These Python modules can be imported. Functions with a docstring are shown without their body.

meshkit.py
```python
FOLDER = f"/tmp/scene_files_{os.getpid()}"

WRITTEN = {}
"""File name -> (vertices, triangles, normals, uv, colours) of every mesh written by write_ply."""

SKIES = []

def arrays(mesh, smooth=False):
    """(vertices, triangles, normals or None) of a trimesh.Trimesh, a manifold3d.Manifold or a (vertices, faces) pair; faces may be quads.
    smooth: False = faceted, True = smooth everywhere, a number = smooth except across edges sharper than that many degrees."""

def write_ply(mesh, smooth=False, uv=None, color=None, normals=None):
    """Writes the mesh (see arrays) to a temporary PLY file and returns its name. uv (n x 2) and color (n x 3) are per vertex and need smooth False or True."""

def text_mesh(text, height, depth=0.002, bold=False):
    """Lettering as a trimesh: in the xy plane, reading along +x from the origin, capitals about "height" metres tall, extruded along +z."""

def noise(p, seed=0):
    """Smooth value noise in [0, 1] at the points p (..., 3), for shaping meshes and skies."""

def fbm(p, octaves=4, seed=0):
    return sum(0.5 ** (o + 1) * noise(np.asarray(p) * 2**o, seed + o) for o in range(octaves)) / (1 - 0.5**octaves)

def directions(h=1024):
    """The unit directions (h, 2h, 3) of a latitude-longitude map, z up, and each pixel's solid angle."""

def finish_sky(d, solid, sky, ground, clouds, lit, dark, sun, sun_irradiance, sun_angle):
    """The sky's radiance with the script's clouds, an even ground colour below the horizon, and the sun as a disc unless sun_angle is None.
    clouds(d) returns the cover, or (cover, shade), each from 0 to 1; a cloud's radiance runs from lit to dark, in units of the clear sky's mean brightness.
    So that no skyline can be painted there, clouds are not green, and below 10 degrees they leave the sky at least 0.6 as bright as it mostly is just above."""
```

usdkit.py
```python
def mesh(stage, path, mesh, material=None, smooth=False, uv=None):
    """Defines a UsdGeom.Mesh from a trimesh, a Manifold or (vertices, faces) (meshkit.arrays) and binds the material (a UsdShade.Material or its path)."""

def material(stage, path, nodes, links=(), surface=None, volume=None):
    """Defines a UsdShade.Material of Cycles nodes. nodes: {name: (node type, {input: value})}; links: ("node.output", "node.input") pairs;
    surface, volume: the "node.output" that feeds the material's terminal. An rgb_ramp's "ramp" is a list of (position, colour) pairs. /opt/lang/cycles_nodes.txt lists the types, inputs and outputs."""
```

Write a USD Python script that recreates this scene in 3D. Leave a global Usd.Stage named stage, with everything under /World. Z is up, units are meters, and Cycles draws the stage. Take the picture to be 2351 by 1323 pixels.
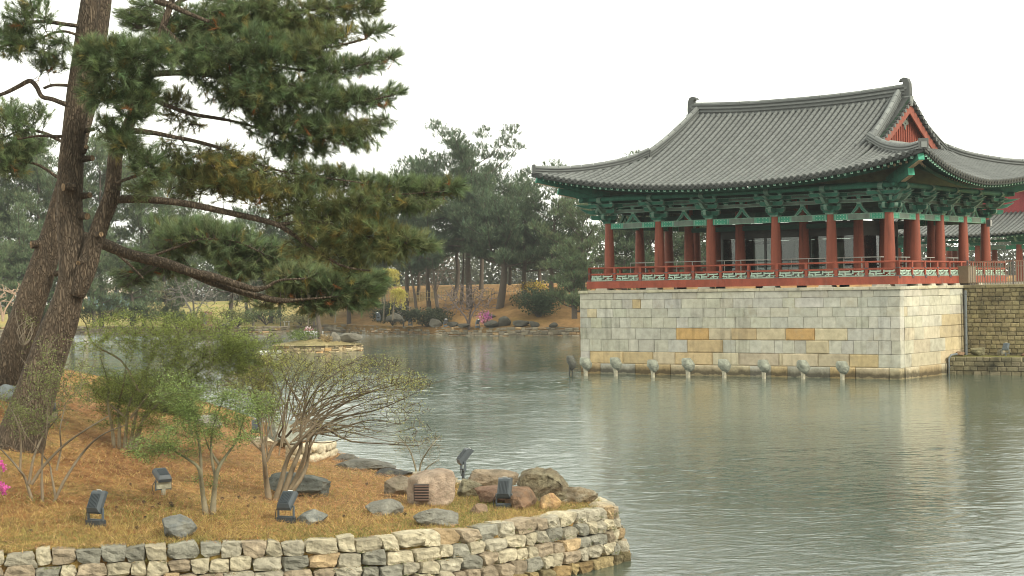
import math, numpy as np, trimesh, usdkit
from meshkit import noise, fbm
from pxr import Usd, UsdGeom, UsdLux, UsdShade, Gf, Sdf, Vt
from scipy.spatial import cKDTree, Delaunay
from scipy.interpolate import RBFInterpolator
import shapely.geometry as sg

stage = Usd.Stage.CreateInMemory()
UsdGeom.SetStageUpAxis(stage, 'Z')
UsdGeom.Xform.Define(stage, '/World')
PI = math.pi
# ------------------------------------------------------------------ camera, sky, sun
HAZE = 0.00018
FPX, ROLL, PITCH, CAMH = 4000.0, 0.015, 0.001, 4.254          # focal length in pixels of a 2351 wide picture
cam = UsdGeom.Camera.Define(stage, '/World/camera')
cam.CreateHorizontalApertureAttr(36.0)
cam.CreateFocalLengthAttr(FPX / 2351 * 36.0)
cam.AddTranslateOp().Set(Gf.Vec3d(0, 0, CAMH))
cam.AddRotateXYZOp().Set(Gf.Vec3f(90 + math.degrees(PITCH), 0, 0))
cam.AddRotateZOp(opSuffix='roll').Set(-math.degrees(ROLL))
cam.CreateExposureAttr(1.46)
SUN_TO = np.array([0.66, -0.52, 0.62]); SUN_TO = SUN_TO / np.linalg.norm(SUN_TO)
SUN_EL, SUN_ROT = math.asin(SUN_TO[2]), math.atan2(SUN_TO[0], SUN_TO[1])
dome = UsdLux.DomeLight.Define(stage, '/World/sky')
dome.GetPrim().SetCustomDataByKey('kind', 'structure')
sky = usdkit.material(stage, '/World/Looks/sky_air', {
    's': ('sky_texture', {'sky_type': 'single_scattering', 'sun_disc': False, 'sun_elevation': SUN_EL, 'sun_rotation': SUN_ROT, 'aerosol_density': 3.0}),
    'tc': ('texture_coordinate', {}),
    'n': ('noise_texture', {'scale': 2.2, 'detail': 4}),
    'r': ('rgb_ramp', {'ramp': [(0.0, (13.3, 13.5, 11.9)), (1.0, (15.5, 15.7, 14.2))]}),
    'm': ('mix', {'fac': 0.93}),
    'b': ('background_shader', {'strength': 0.05})},
    [('tc.generated', 'n.vector'), ('n.fac', 'r.fac'), ('s.color', 'm.color1'), ('r.color', 'm.color2'), ('m.color', 'b.color')], surface='b.background')
UsdShade.MaterialBindingAPI.Apply(dome.GetPrim()).Bind(sky)
sun = UsdLux.DistantLight.Define(stage, '/World/sun')
sun.CreateIntensityAttr(0.40); sun.CreateAngleAttr(11.0); sun.CreateColorAttr(Gf.Vec3f(1.0, 0.95, 0.81))
sun.CreateNormalizeAttr(True)
zax = Gf.Vec3d(*SUN_TO.tolist())
sun.AddOrientOp().Set(Gf.Quatf(Gf.Rotation(Gf.Vec3d(0, 0, 1), zax).GetQuat()))
sun.GetPrim().SetCustomDataByKey('kind', 'structure')

# ------------------------------------------------------------------ helpers
def ray(px, py):
    dx, dy = px - 1175.5, py - 661.5
    c, s = math.cos(ROLL), math.sin(ROLL)
    x, u = (dx * c - dy * s) / FPX, (-dx * s - dy * c) / FPX
    cp, sp = math.cos(PITCH), math.sin(PITCH)
    return np.array([x, cp - u * sp, sp + u * cp])
EYE = np.array([0, 0, CAMH])
def G(px, py, z):                       # the point at height z that a line of sight meets
    r = ray(px, py); return EYE + r * (z - CAMH) / r[2]
def D(px, py, d):                       # the point at distance d along a line of sight
    r = ray(px, py); return EYE + r * d / r[1]
_used = {}
def fresh(path):
    n = _used.get(path, 0); _used[path] = n + 1
    return path if n == 0 else f'{path}_{n:03d}'
_frame = {}
def setc(p, label=None, cat=None, group=None, kind=None):
    for k, v in (('label', label), ('category', cat), ('group', group), ('kind', kind)):
        if v: p.SetCustomDataByKey(k, v)
def thing(name, label, cat, loc=(0, 0, 0), rotz=0.0, group=None, world=False, scale=None):
    """world=True: the meshes of its parts are given in world coordinates."""
    path = fresh('/World/' + name)
    x = UsdGeom.Xform.Define(stage, path)
    x.AddTranslateOp().Set(Gf.Vec3d(*map(float, loc)))
    if rotz: x.AddRotateZOp().Set(math.degrees(rotz))
    if scale: x.AddScaleOp().Set(Gf.Vec3f(*([scale] * 3 if np.ndim(scale) == 0 else scale)))
    setc(x.GetPrim(), label, cat, group)
    _frame[path] = np.array(loc, float) if world else np.zeros(3)
    return path
def dup(src, loc, rotz, label, group=None, scale=None, cat=None):
    base = src.rpartition('/')[2]
    path = fresh('/World/' + base)
    x = UsdGeom.Xform.Define(stage, path)
    x.AddTranslateOp().Set(Gf.Vec3d(*map(float, loc)))
    x.AddRotateZOp().Set(math.degrees(rotz))
    if scale: x.AddScaleOp().Set(Gf.Vec3f(*([scale] * 3 if np.ndim(scale) == 0 else scale)))
    p = x.GetPrim()
    p.GetReferences().AddInternalReference(src)
    p.SetInstanceable(True)
    was = stage.GetPrimAtPath(src).GetCustomData()
    setc(p, label, cat or was.get('category'), group or was.get('group'))
    return path
def vnormals(v, f):
    n = np.zeros_like(v); fn = np.cross(v[f[:, 1]] - v[f[:, 0]], v[f[:, 2]] - v[f[:, 0]])
    for k in range(3): np.add.at(n, f[:, k], fn)
    l = np.linalg.norm(n, axis=1, keepdims=True)
    return np.where(l > 0, n / np.maximum(l, 1e-30), [0, 0, 1.0])
class MB:
    def __init__(s): s.v, s.f, s.c, s.n = [], [], [], 0
    def add(s, v, f, col=(1, 1, 1)):
        v, f = np.asarray(v, float), np.asarray(f, int)
        if f.shape[1] == 4: f = np.vstack([f[:, [0, 1, 2]], f[:, [0, 2, 3]]])
        s.v.append(v); s.f.append(f + s.n); s.n += len(v)
        s.c.append(np.broadcast_to(np.asarray(col, float), (len(v), 3)))
        return s
    def box(s, c, size, col=(1, 1, 1), R=None, taper=1.0):
        h = np.array(size) / 2
        p = np.array([[x, y, z] for z in (-1, 1) for y in (-1, 1) for x in (-1, 1)], float)
        p[:4, :2] *= taper
        p = p * h
        if R is not None: p = p @ np.asarray(R).T
        return s.add(p + np.array(c), [[0, 2, 3, 1], [4, 5, 7, 6], [0, 1, 5, 4], [2, 6, 7, 3], [0, 4, 6, 2], [1, 3, 7, 5]], col)
    def bar(s, a, b, w, h, col=(1, 1, 1), up=(0, 0, 1)):
        a, b = np.array(a, float), np.array(b, float); d = b - a; L = np.linalg.norm(d); x = d / L
        y = np.cross(up, x); y /= np.linalg.norm(y); z = np.cross(x, y)
        return s.box((a + b) / 2, (L, w, h), col, np.stack([x, y, z], 1))
    def tube(s, pts, rad, sides=8, col=(1, 1, 1), cap=True, jit=0, rng=None):
        p = np.asarray(pts, float); r = np.broadcast_to(np.asarray(rad, float), (len(p),))
        t = np.gradient(p, axis=0); t /= np.linalg.norm(t, axis=1, keepdims=True) + 1e-12
        ref = np.array([0, 0, 1.0]) if abs(t[:, 2].mean()) < 0.8 else np.array([1.0, 0.13, 0])
        a = np.cross(t, ref); a /= np.linalg.norm(a, axis=1, keepdims=True) + 1e-12
        b = np.cross(t, a)
        an = np.arange(sides) * 2 * PI / sides
        rr = np.repeat(r[:, None], sides, 1)
        if jit: rr = rr * (1 + jit * (rng.random(rr.shape) - .5))
        v = p[:, None] + rr[..., None] * (np.cos(an)[None, :, None] * a[:, None] + np.sin(an)[None, :, None] * b[:, None])
        i, j = np.meshgrid(np.arange(len(p) - 1), np.arange(sides), indexing='ij')
        q = np.stack([i * sides + j, i * sides + (j + 1) % sides, (i + 1) * sides + (j + 1) % sides, (i + 1) * sides + j], -1).reshape(-1, 4)
        v = v.reshape(-1, 3); f = np.vstack([q[:, [0, 1, 2]], q[:, [0, 2, 3]]])
        if cap:
            n = len(v); v = np.vstack([v, p[0], p[-1]]); e = (len(p) - 1) * sides
            k = np.arange(sides)
            f = np.vstack([f, np.stack([np.full(sides, n), (k + 1) % sides, k], 1), np.stack([np.full(sides, n + 1), e + k, e + (k + 1) % sides], 1)])
        c = np.asarray(col, float)
        if c.ndim == 2 and len(c) == len(p):
            c = np.vstack([np.repeat(c, sides, 0)] + ([c[:1], c[-1:]] if cap else []))
        return s.add(v, f, c)
    def prism(s, poly, M, depth, col=(1, 1, 1)):
        """poly (shapely) in the x-y plane of frame M (4x4), extruded by depth both ways about its plane."""
        for g in getattr(poly, 'geoms', [poly]):
            if g.is_empty: continue
            m = trimesh.creation.extrude_polygon(g, depth, engine='earcut')
            v = np.array(m.vertices); v[:, 2] -= depth / 2
            s.add(v @ M[:3, :3].T + M[:3, 3], m.faces, col)
        return s
    def arrays(s): return np.vstack(s.v), np.vstack(s.f), np.vstack(s.c)
    def build(s, name, mat, parent='/World', smooth=False, label=None, cat=None, group=None, kind=None, color=True):
        v, f, c = s.arrays()
        return put(name, v, f, mat, parent, c if color else None, smooth, label, cat, group, kind)
def put(name, v, f, mat, parent='/World', c=None, smooth=False, label=None, cat=None, group=None, kind=None):
    root = '/'.join(parent.split('/')[:3])
    v = np.asarray(v, float) - _frame.get(root, 0)
    path = fresh(parent + '/' + name)
    m = UsdGeom.Mesh.Define(stage, path)
    m.CreatePointsAttr(Vt.Vec3fArray.FromNumpy(np.ascontiguousarray(v, np.float32)))
    m.CreateFaceVertexCountsAttr(Vt.IntArray.FromNumpy(np.full(len(f), 3, np.int32)))
    m.CreateFaceVertexIndicesAttr(Vt.IntArray.FromNumpy(np.ascontiguousarray(f, np.int32).ravel()))
    m.CreateSubdivisionSchemeAttr('none')
    if smooth:
        m.CreateNormalsAttr(Vt.Vec3fArray.FromNumpy(vnormals(v, np.asarray(f)).astype(np.float32)))
        m.SetNormalsInterpolation('vertex')
    if c is not None:
        UsdGeom.PrimvarsAPI(m).CreatePrimvar('col', Sdf.ValueTypeNames.Color3fArray, 'vertex').Set(Vt.Vec3fArray.FromNumpy(np.ascontiguousarray(c, np.float32)))
    UsdShade.MaterialBindingAPI.Apply(m.GetPrim()).Bind(mat)
    setc(m.GetPrim(), label, cat, group, kind)
    return path
def vc(name, rough=0.8, scale=6.0, amt=0.35, bump=0.0, bscale=30.0, spec=0.3, detail=5, stretch=None, second=None, streak=None):
    """A material that takes the mesh's own colour, with grain and fine relief."""
    n = {'a': ('attribute', {'attribute': 'col'}), 'g': ('texture_coordinate', {}), 'mp': ('mapping', {'scale': stretch or (1, 1, 1)}),
         'n': ('noise_texture', {'scale': scale, 'detail': detail, 'roughness': 0.65}),
         'r': ('rgb_ramp', {'ramp': [(0.25, (1 - amt,) * 3), (0.5, (1, 1, 1)), (0.78, (1 + amt,) * 3)]}),
         'm': ('mix', {'mix_type': 'multiply', 'fac': 1.0}), 'p': ('principled_bsdf', {'roughness': rough, 'specular_ior_level': spec})}
    l = [('g.object', 'mp.vector'), ('mp.vector', 'n.vector'), ('n.fac', 'r.fac'), ('a.color', 'm.color1'), ('r.color', 'm.color2')]
    out = 'm.color'
    if second:                                   # (scale, threshold, colour, strength): patches of lichen, dirt or wear
        sc, th, colr, st = second
        n.update({'n3': ('noise_texture', {'scale': sc, 'detail': 6, 'roughness': 0.7}), 'r3': ('rgb_ramp', {'ramp': [(th, (0, 0, 0)), (min(th + .14, 1), (st, st, st))]}),
                  'm3': ('mix', {'color2': colr})})
        l += [('mp.vector', 'n3.vector'), ('n3.fac', 'r3.fac'), ('r3.color', 'm3.fac'), (out, 'm3.color1')]
        out = 'm3.color'
    if streak:                                   # run-off marks: (scale across, scale along z, threshold, darkest)
        n.update({'mp4': ('mapping', {'scale': (streak[0], streak[0], streak[1])}), 'n4': ('noise_texture', {'scale': 1.0, 'detail': 5, 'roughness': 0.6}),
                  'r4': ('rgb_ramp', {'ramp': [(0.0, (1, 1, 1)), (streak[2], (1, 1, 1)), (min(1, streak[2] + .16), (streak[3],) * 3)]}), 'm5': ('mix', {'mix_type': 'multiply', 'fac': 1.0})})
        l += [('g.object', 'mp4.vector'), ('mp4.vector', 'n4.vector'), ('n4.fac', 'r4.fac'), (out, 'm5.color1'), ('r4.color', 'm5.color2')]
        out = 'm5.color'
    l.append((out, 'p.base_color'))
    if bump:
        n.update({'n2': ('noise_texture', {'scale': bscale, 'detail': 6, 'roughness': 0.7}), 'b': ('bump', {'strength': 1.0, 'distance': bump})})
        l += [('mp.vector', 'n2.vector'), ('n2.fac', 'b.height'), ('b.normal', 'p.normal')]
    return usdkit.material(stage, '/World/Looks/' + name, n, l, surface='p.BSDF')
def leafmat(name, trans=0.35, rough=0.6):
    return usdkit.material(stage, '/World/Looks/' + name, {
        'a': ('attribute', {'attribute': 'col'}), 'p': ('principled_bsdf', {'roughness': rough, 'specular_ior_level': 0.25}),
        't': ('translucent_bsdf', {}), 'm': ('mix_closure', {'fac': trans})},
        [('a.color', 'p.base_color'), ('a.color', 't.color'), ('p.BSDF', 'm.closure1'), ('t.BSDF', 'm.closure2')], surface='m.closure')
M_stone = vc('dressed_stone', 0.85, 2.6, 0.30, 0.008, 40, 0.2, detail=8, second=(1.1, 0.55, (0.31, 0.265, 0.18), 0.45), streak=(2.6, .22, .55, .68))
M_rubble = vc('rubble_stone', 0.9, 9, 0.42, 0.045, 16, 0.2, second=(7, 0.60, (0.20, 0.17, 0.11), 0.55))
M_rock = vc('boulder_rock', 0.88, 5, 0.5, 0.07, 13, 0.25, second=(3.2, 0.56, (0.17, 0.155, 0.10), 0.6))
M_far = vc('far_rock', 0.9, 2.0, 0.4)
M_tile = vc('roof_tile', 0.62, 2.0, 0.14, 0.002, 40, 0.4, second=(0.9, 0.62, (0.21, 0.21, 0.185), 0.35))
M_wood = vc('painted_wood', 0.68, 3, 0.32, 0.004, 25, 0.25, stretch=(1, 1, 0.4), second=(1.7, .58, (.16, .14, .11), .35))
M_red = vc('red_column_paint', 0.62, 3.0, 0.32, 0.004, 30, 0.3, stretch=(2, 2, 0.12), streak=(5, .5, .55, .6))
M_metal = vc('painted_metal', 0.45, 8, 0.15, 0, 1, 0.5)
M_plain = vc('plain', 0.8, 8, 0.15)
M_bark = usdkit.material(stage, '/World/Looks/pine_bark', {
    'a': ('attribute', {'attribute': 'col'}), 'g': ('texture_coordinate', {}), 'mp': ('mapping', {'scale': (1, 1, 0.26)}),
    'dn': ('noise_texture', {'scale': 9, 'detail': 4}), 'dm': ('mix', {'mix_type': 'add', 'fac': 0.16}),
    'v': ('voronoi_texture', {'feature': 'distance_to_edge', 'scale': 27}), 'v2': ('voronoi_texture', {'feature': 'f1', 'scale': 27}),
    'r': ('rgb_ramp', {'ramp': [(0.0, (0.62, 0.60, 0.58)), (0.14, (0.90, 0.89, 0.88)), (0.4, (1.14, 1.12, 1.08))]}),
    'n': ('noise_texture', {'scale': 14, 'detail': 6}), 'r2': ('rgb_ramp', {'ramp': [(0.3, (0.72, 0.72, 0.72)), (0.7, (1.28, 1.22, 1.15))]}),
    'm': ('mix', {'mix_type': 'multiply', 'fac': 1.0}), 'm2': ('mix', {'mix_type': 'multiply', 'fac': 1.0}),
    'add': ('math', {'math_type': 'multiply_add', 'value2': 0.25}), 'hr': ('math', {'math_type': 'minimum', 'value2': 0.22}),
    'b': ('bump', {'strength': 1.0, 'distance': 0.14}), 'p': ('principled_bsdf', {'roughness': 0.92, 'specular_ior_level': 0.15})},
    [('g.object', 'mp.vector'), ('mp.vector', 'dn.vector'), ('mp.vector', 'dm.color1'), ('dn.color', 'dm.color2'), ('dm.color', 'v.vector'), ('dm.color', 'v2.vector'),
     ('v.distance', 'r.fac'), ('mp.vector', 'n.vector'), ('n.fac', 'r2.fac'), ('a.color', 'm.color1'), ('r.color', 'm.color2'), ('m.color', 'm2.color1'), ('r2.color', 'm2.color2'),
     ('m2.color', 'p.base_color'), ('v.distance', 'hr.value1'), ('n.fac', 'add.value1'), ('hr.value', 'add.value3'), ('add.value', 'b.height'), ('b.normal', 'p.normal')], surface='p.BSDF')
M_twig = vc('twig_bark', 0.9, 12, 0.3)
M_needle = leafmat('pine_needles', 0.22)
M_leaf = leafmat('shrub_leaves', 0.4)
M_glass = usdkit.material(stage, '/World/Looks/window_glass', {
    'f': ('fresnel', {'IOR': 1.5}), 't': ('transparent_bsdf', {'color': (0.80, 0.85, 0.82)}), 'g': ('glossy_bsdf', {'roughness': 0.03, 'color': (0.9, 0.9, 0.9)}), 'm': ('mix_closure', {})},
    [('f.fac', 'm.fac'), ('t.BSDF', 'm.closure1'), ('g.BSDF', 'm.closure2')], surface='m.closure')
# needle tufts and leaves -------------------------------------------------------------
def unit(a): return a / (np.linalg.norm(a, axis=-1, keepdims=True) + 1e-12)
def perp(d, rng):
    return unit(np.cross(d, rng.normal(size=d.shape)))
def needles(P, A, L, k, ln, w, C, rng, spread=(25, 75), var=0.25):
    """P tuft bases, A axes, L shoot lengths (n); k needles each of length ln and width w; C colours (n,3)."""
    n = len(P)
    t = rng.random((n, k)) ** 0.7
    ax = np.repeat(A[:, None], k, 1)
    rad = perp(ax.reshape(-1, 3), rng).reshape(n, k, 3)
    th = np.radians(rng.uniform(*spread, (n, k)))[..., None] * (1.15 - 0.55 * t[..., None])
    d = unit(ax * np.cos(th) + rad * np.sin(th))
    base = P[:, None] + ax * (t * L[:, None])[..., None]
    tip = base + d * (ln * rng.uniform(0.7, 1.15, (n, k)))[..., None]
    side = perp(d.reshape(-1, 3), rng).reshape(n, k, 3) * (w / 2)
    v = np.stack([base - side, base + side, tip], 2).reshape(-1, 3)
    f = np.arange(len(v)).reshape(-1, 3)
    c = np.repeat(C[:, None] * (1 + var * (rng.random((n, k, 1)) - .5) * 2), 3, 1).reshape(n, k, 3, 3) if False else np.repeat((C[:, None] * (1 + var * (rng.random((n, k, 1)) * 2 - 1)))[:, :, None], 3, 2)
    return v, f, c.reshape(-1, 3)
def leaves(P, size, C, rng, var=0.3, flat=0.5, narrow=0.5):
    n = len(P)
    nrm = unit(rng.normal(size=(n, 3)) * [1, 1, 1] + [0, 0, flat * 2])
    a = perp(nrm, rng); b = np.cross(nrm, a)
    s = (size * rng.uniform(0.6, 1.3, n))[:, None]
    v = np.stack([P - a * s * .5, P + b * s * narrow * .5, P + a * s * .5, P - b * s * narrow * .5], 1).reshape(-1, 3)
    i = np.arange(n)[:, None] * 4
    f = np.vstack([i + [0, 1, 2], i + [0, 2, 3]])
    c = np.repeat(C * (1 + var * (rng.random((n, 1)) * 2 - 1)), 4, 0)
    return v, f, c
def smooth_path(pts, n):
    """A path through control points (k, m) resampled to n points, Catmull-Rom."""
    p = np.asarray(pts, float); p = np.vstack([2 * p[0] - p[1], p, 2 * p[-1] - p[-2]])
    u = np.linspace(0, len(p) - 3 - 1e-9, n); i = u.astype(int); t = (u - i)[:, None]
    a, b, c, d = p[i], p[i + 1], p[i + 2], p[i + 3]
    return 0.5 * (2 * b + (c - a) * t + (2 * a - 5 * b + 4 * c - d) * t ** 2 + (3 * b - a - 3 * c + d) * t ** 3)
def attach_twigs(mb, nodes, targets, rng, r0=0.006, r1=0.0025, col=(.05, .04, .03), sag=0.0, wob=0.12, step=0.22, maxlen=9, sides=3, bias=None):
    """Joins every target to the nearest point of the growing skeleton by a thin curved twig. Returns the twigs' end directions."""
    nodes = np.asarray(nodes, float); targets = np.asarray(targets, float)
    d0, _ = cKDTree(nodes).query(targets)
    order = np.argsort(d0); dirs = np.zeros_like(targets)
    for chunk in np.array_split(order, max(1, min(14, len(order) // 25))):
        tree = cKDTree(nodes); new = []
        dd, ii = tree.query(targets[chunk])
        for k, d, i in zip(chunk, dd, ii):
            a, b = nodes[i], targets[k]
            m = max(2, min(7, int(d / step) + 2))
            t = np.linspace(0, 1, m)[:, None]
            w = rng.normal(size=3) * wob * d
            pts = a + (b - a) * t + np.sin(t * PI) * w - np.array([0, 0, sag]) * d * np.sin(t * PI)
            mb.tube(pts, np.linspace(r0, r1, m) * (1 + min(d, 1.2)), sides, col, cap=False)
            dirs[k] = pts[-1] - pts[-2]; new.append(pts[1:])
        nodes = np.vstack([nodes] + new)
    return unit(dirs), nodes
def blob_points(blobs, rng, dens, dspread=0.8):
    """blobs: (px, py, rx, ry, distance[, density]) ellipsoids seen in the photograph; returns points in the world."""
    out, idx = [], []
    for q, bl in enumerate(blobs):
        px, py, rx, ry, dist = bl[:5]; k = bl[5] if len(bl) > 5 else 1.0
        s = dist / FPX
        n = max(2, int(dens * k * PI * rx * ry * s * s))
        u = unit(rng.normal(size=(n, 3))) * (rng.random((n, 1)) ** (1 / 2.4))
        c = D(px, py, dist)
        out.append(c + u * [rx * s, max(rx, ry) * s * dspread, ry * s]); idx += [q] * n
    return np.vstack(out), np.array(idx)

def rock(size, seed, sub=3, rough=0.35, flat=0.0, freq=1.3, boxy=0.0):
    """An angular boulder: an icosphere cut by random planes, then roughened."""
    rng = np.random.default_rng(seed)
    m = trimesh.creation.icosphere(sub, 1.0); v = np.array(m.vertices)
    if boxy: v = v * (1 + boxy * (1 / (np.abs(v) ** 5).sum(1) ** .2 - 1))[:, None]
    v = v * (1 + rough * 1.2 * (fbm(v * freq + seed * 7.3, 2, seed) - .5)[:, None])
    for _ in range(int(16 + 14 * rough)):
        n = unit(rng.normal(size=3)); h = rng.uniform(0.50, 0.84)
        d = v @ n; v = v - np.maximum(d - h, 0)[:, None] * n * (0.6 + rough)
    v = v * (1 + .16 * (fbm(v * 5 + seed * 3.3, 3, seed) - .5)[:, None])
    v = v * np.array(size) / 2 / 0.85
    v[:, 2] = np.maximum(v[:, 2], -size[2] * .45)
    return v, np.array(m.faces)
# ------------------------------------------------------------------ water
M_water = usdkit.material(stage, '/World/Looks/pond_water', {
    'g': ('geometry', {}), 'mp': ('mapping', {'scale': (0.8, 1.25, 1)}),
    'n1': ('noise_texture', {'scale': 7.5, 'detail': 3, 'roughness': 0.6, 'distortion': 0.3}),
    'n2': ('noise_texture', {'scale': 14.0, 'detail': 2, 'roughness': 0.5}),
    'n3': ('noise_texture', {'scale': 0.055, 'detail': 3}), 'gust': ('rgb_ramp', {'ramp': [(0.36, (0.35,) * 3), (0.62, (1.0,) * 3)]}),
    'a': ('math', {'math_type': 'multiply_add', 'value2': 0.38}), 'h': ('math', {'math_type': 'multiply'}),
    'b': ('bump', {'strength': 1.0, 'distance': 0.010}),
    'p': ('principled_bsdf', {'base_color': (0.031, 0.042, 0.031), 'roughness': 0.03, 'ior': 1.333, 'specular_ior_level': 0.5})},
    [('g.position', 'mp.vector'), ('mp.vector', 'n1.vector'), ('mp.vector', 'n2.vector'), ('g.position', 'n3.vector'), ('n3.fac', 'gust.fac'),
     ('n2.fac', 'a.value1'), ('n1.fac', 'a.value3'), ('a.value', 'h.value1'), ('gust.color', 'h.value2'), ('h.value', 'b.height'), ('b.normal', 'p.normal')], surface='p.BSDF')
def ripples(x, y, fine):
    """Height of the wind ripples on the pond."""
    p = np.column_stack([x, y, np.zeros_like(x)])
    g = .22 + 1.35 * np.clip(fbm(p * [.035, .05, 1] + 3.7, 3, 2) * 2.2 - .55, 0, 1)
    w = np.column_stack([noise(p * .9, 4), noise(p * .9 + 9.1, 5), p[:, 2]]) * 1.3
    q = p + w
    h = .008 * (noise(q * [1.2, 2.1, 1], 11) - .5) + .0265 * (noise(q * [4.6, 5.8, 1] + 5.5, 12) - .5)
    if fine: h = h + .0095 * (noise(q * [8.0, 11.0, 1] + 2.2, 13) - .5)
    return h * g
wv = [np.array([[-330, -40, -.06], [330, -40, -.06], [330, 330, -.06], [-330, 330, -.06]], float)]; wf = [np.array([[0, 1, 2], [0, 2, 3]])]; wn = 4
for x0, x1, y0, y1, dx, dy, fine in ((-8, 14.5, 23, 45, .08, .05, 1), (-16, 28, 45, 90, .16, .095, 1), (-54, 20, 90, 191, .45, .28, 0)):
    X, Y = np.meshgrid(np.arange(x0, x1, dx), np.arange(y0, y1 + dy * .5, dy)); m, k = X.shape
    wv.append(np.column_stack([X.ravel(), Y.ravel(), ripples(X.ravel(), Y.ravel(), fine)]))
    i, j = np.meshgrid(np.arange(m - 1), np.arange(k - 1), indexing='ij'); q = np.stack([i * k + j, i * k + j + 1, (i + 1) * k + j + 1, (i + 1) * k + j], -1).reshape(-1, 4) + wn
    wf += [q[:, [0, 1, 2]], q[:, [0, 2, 3]]]; wn += m * k
put('water', np.vstack(wv), np.vstack(wf), M_water, smooth=True, kind='structure')

# ------------------------------------------------------------------ the far ground
YAW = 0.644
PAV = np.array([17.18, 79.15, 0.0])
E1 = np.array([math.cos(YAW), -math.sin(YAW), 0]); E2 = np.array([math.sin(YAW), math.cos(YAW), 0])
def wor(X, Y, Z=0): return PAV + E1 * X + E2 * Y + np.array([0, 0, Z])
shore_px = [(-420, 770, 0), (-200, 768, 0), (0, 766, 0), (200, 765, 0), (400, 766, 0), (586, 767, 0), (656, 765.5, 0), (720, 763, 0), (792, 762, 0), (852, 766, 0), (930, 768, 0), (1003, 770, 0), (1150, 772, 0), (1330, 771, 0)]
far_shore = np.array([G(*p)[:2] for p in shore_px])
right_bank = np.array([[16, 150], [26, 138], [30, 120], wor(-10, 22)[:2], wor(-12.0, 13.2)[:2], wor(-12.0, 12.3)[:2], wor(0.6, 12.3)[:2], wor(0.6, 6.25)[:2], wor(30, 6.25)[:2], wor(90, 6.25)[:2]])
near_right = np.array([[115, 5], [60, -12], [0, -14], [-60, -12], [-150, 20], [-190, 110]])
pond = sg.Polygon(np.vstack([far_shore, right_bank, near_right])).buffer(0)
pond_line = pond.exterior
def far_height(xy):
    d = np.array([pond_line.distance(sg.Point(p)) for p in xy])
    x, y = xy[:, 0], xy[:, 1]
    az = x / np.maximum(y, 1) * FPX + 1175
    # pine mound on the far side to the right of the island, gentle lawn to its left, terrace behind the pavilion
    mound = np.clip((az - 700) / 230, 0, 1); mound = mound * mound * (3 - 2 * mound)
    lawn = 0.75 + 2.4 * np.clip(d / 60, 0, 1) ** 0.9
    hill = 0.75 + 0.5 * np.clip(d / 3, 0, 1) + 3.6 * np.clip((d - 2) / 12, 0, 1) ** 1.1
    z = lawn * (1 - mound) + hill * mound
    z = z + 0.5 * (fbm(np.column_stack([xy / 9, np.zeros(len(xy))]), 3, 5) - .5) * np.clip(d / 4, 0, 1)
    loc = (xy - PAV[:2]) @ np.stack([E1[:2], E2[:2]], 1)
    terrace = (loc[:, 1] > 5.9) & (loc[:, 0] > -13.5) & (y < 135)
    z = np.where(terrace, 4.08, z)
    near = y < 40
    z = np.where(near, 1.2 + 1.6 * np.clip(d / 8, 0, 1), z)
    return z
def boundary_points(line, step): return np.array([line.interpolate(s).coords[0] for s in np.arange(0, line.length, step)])
pts = [boundary_points(pond_line, 1.2)]
for off, st in ((0.6, 1.2), (1.6, 1.5), (3.2, 2.0), (6, 2.5), (10, 3), (15, 4), (22, 6), (32, 8), (48, 12)):
    b = pond.buffer(off).exterior; pts.append(boundary_points(b, st))
gx, gy = np.meshgrid(np.arange(-330, 331, 22), np.arange(-40, 421, 22))
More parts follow.
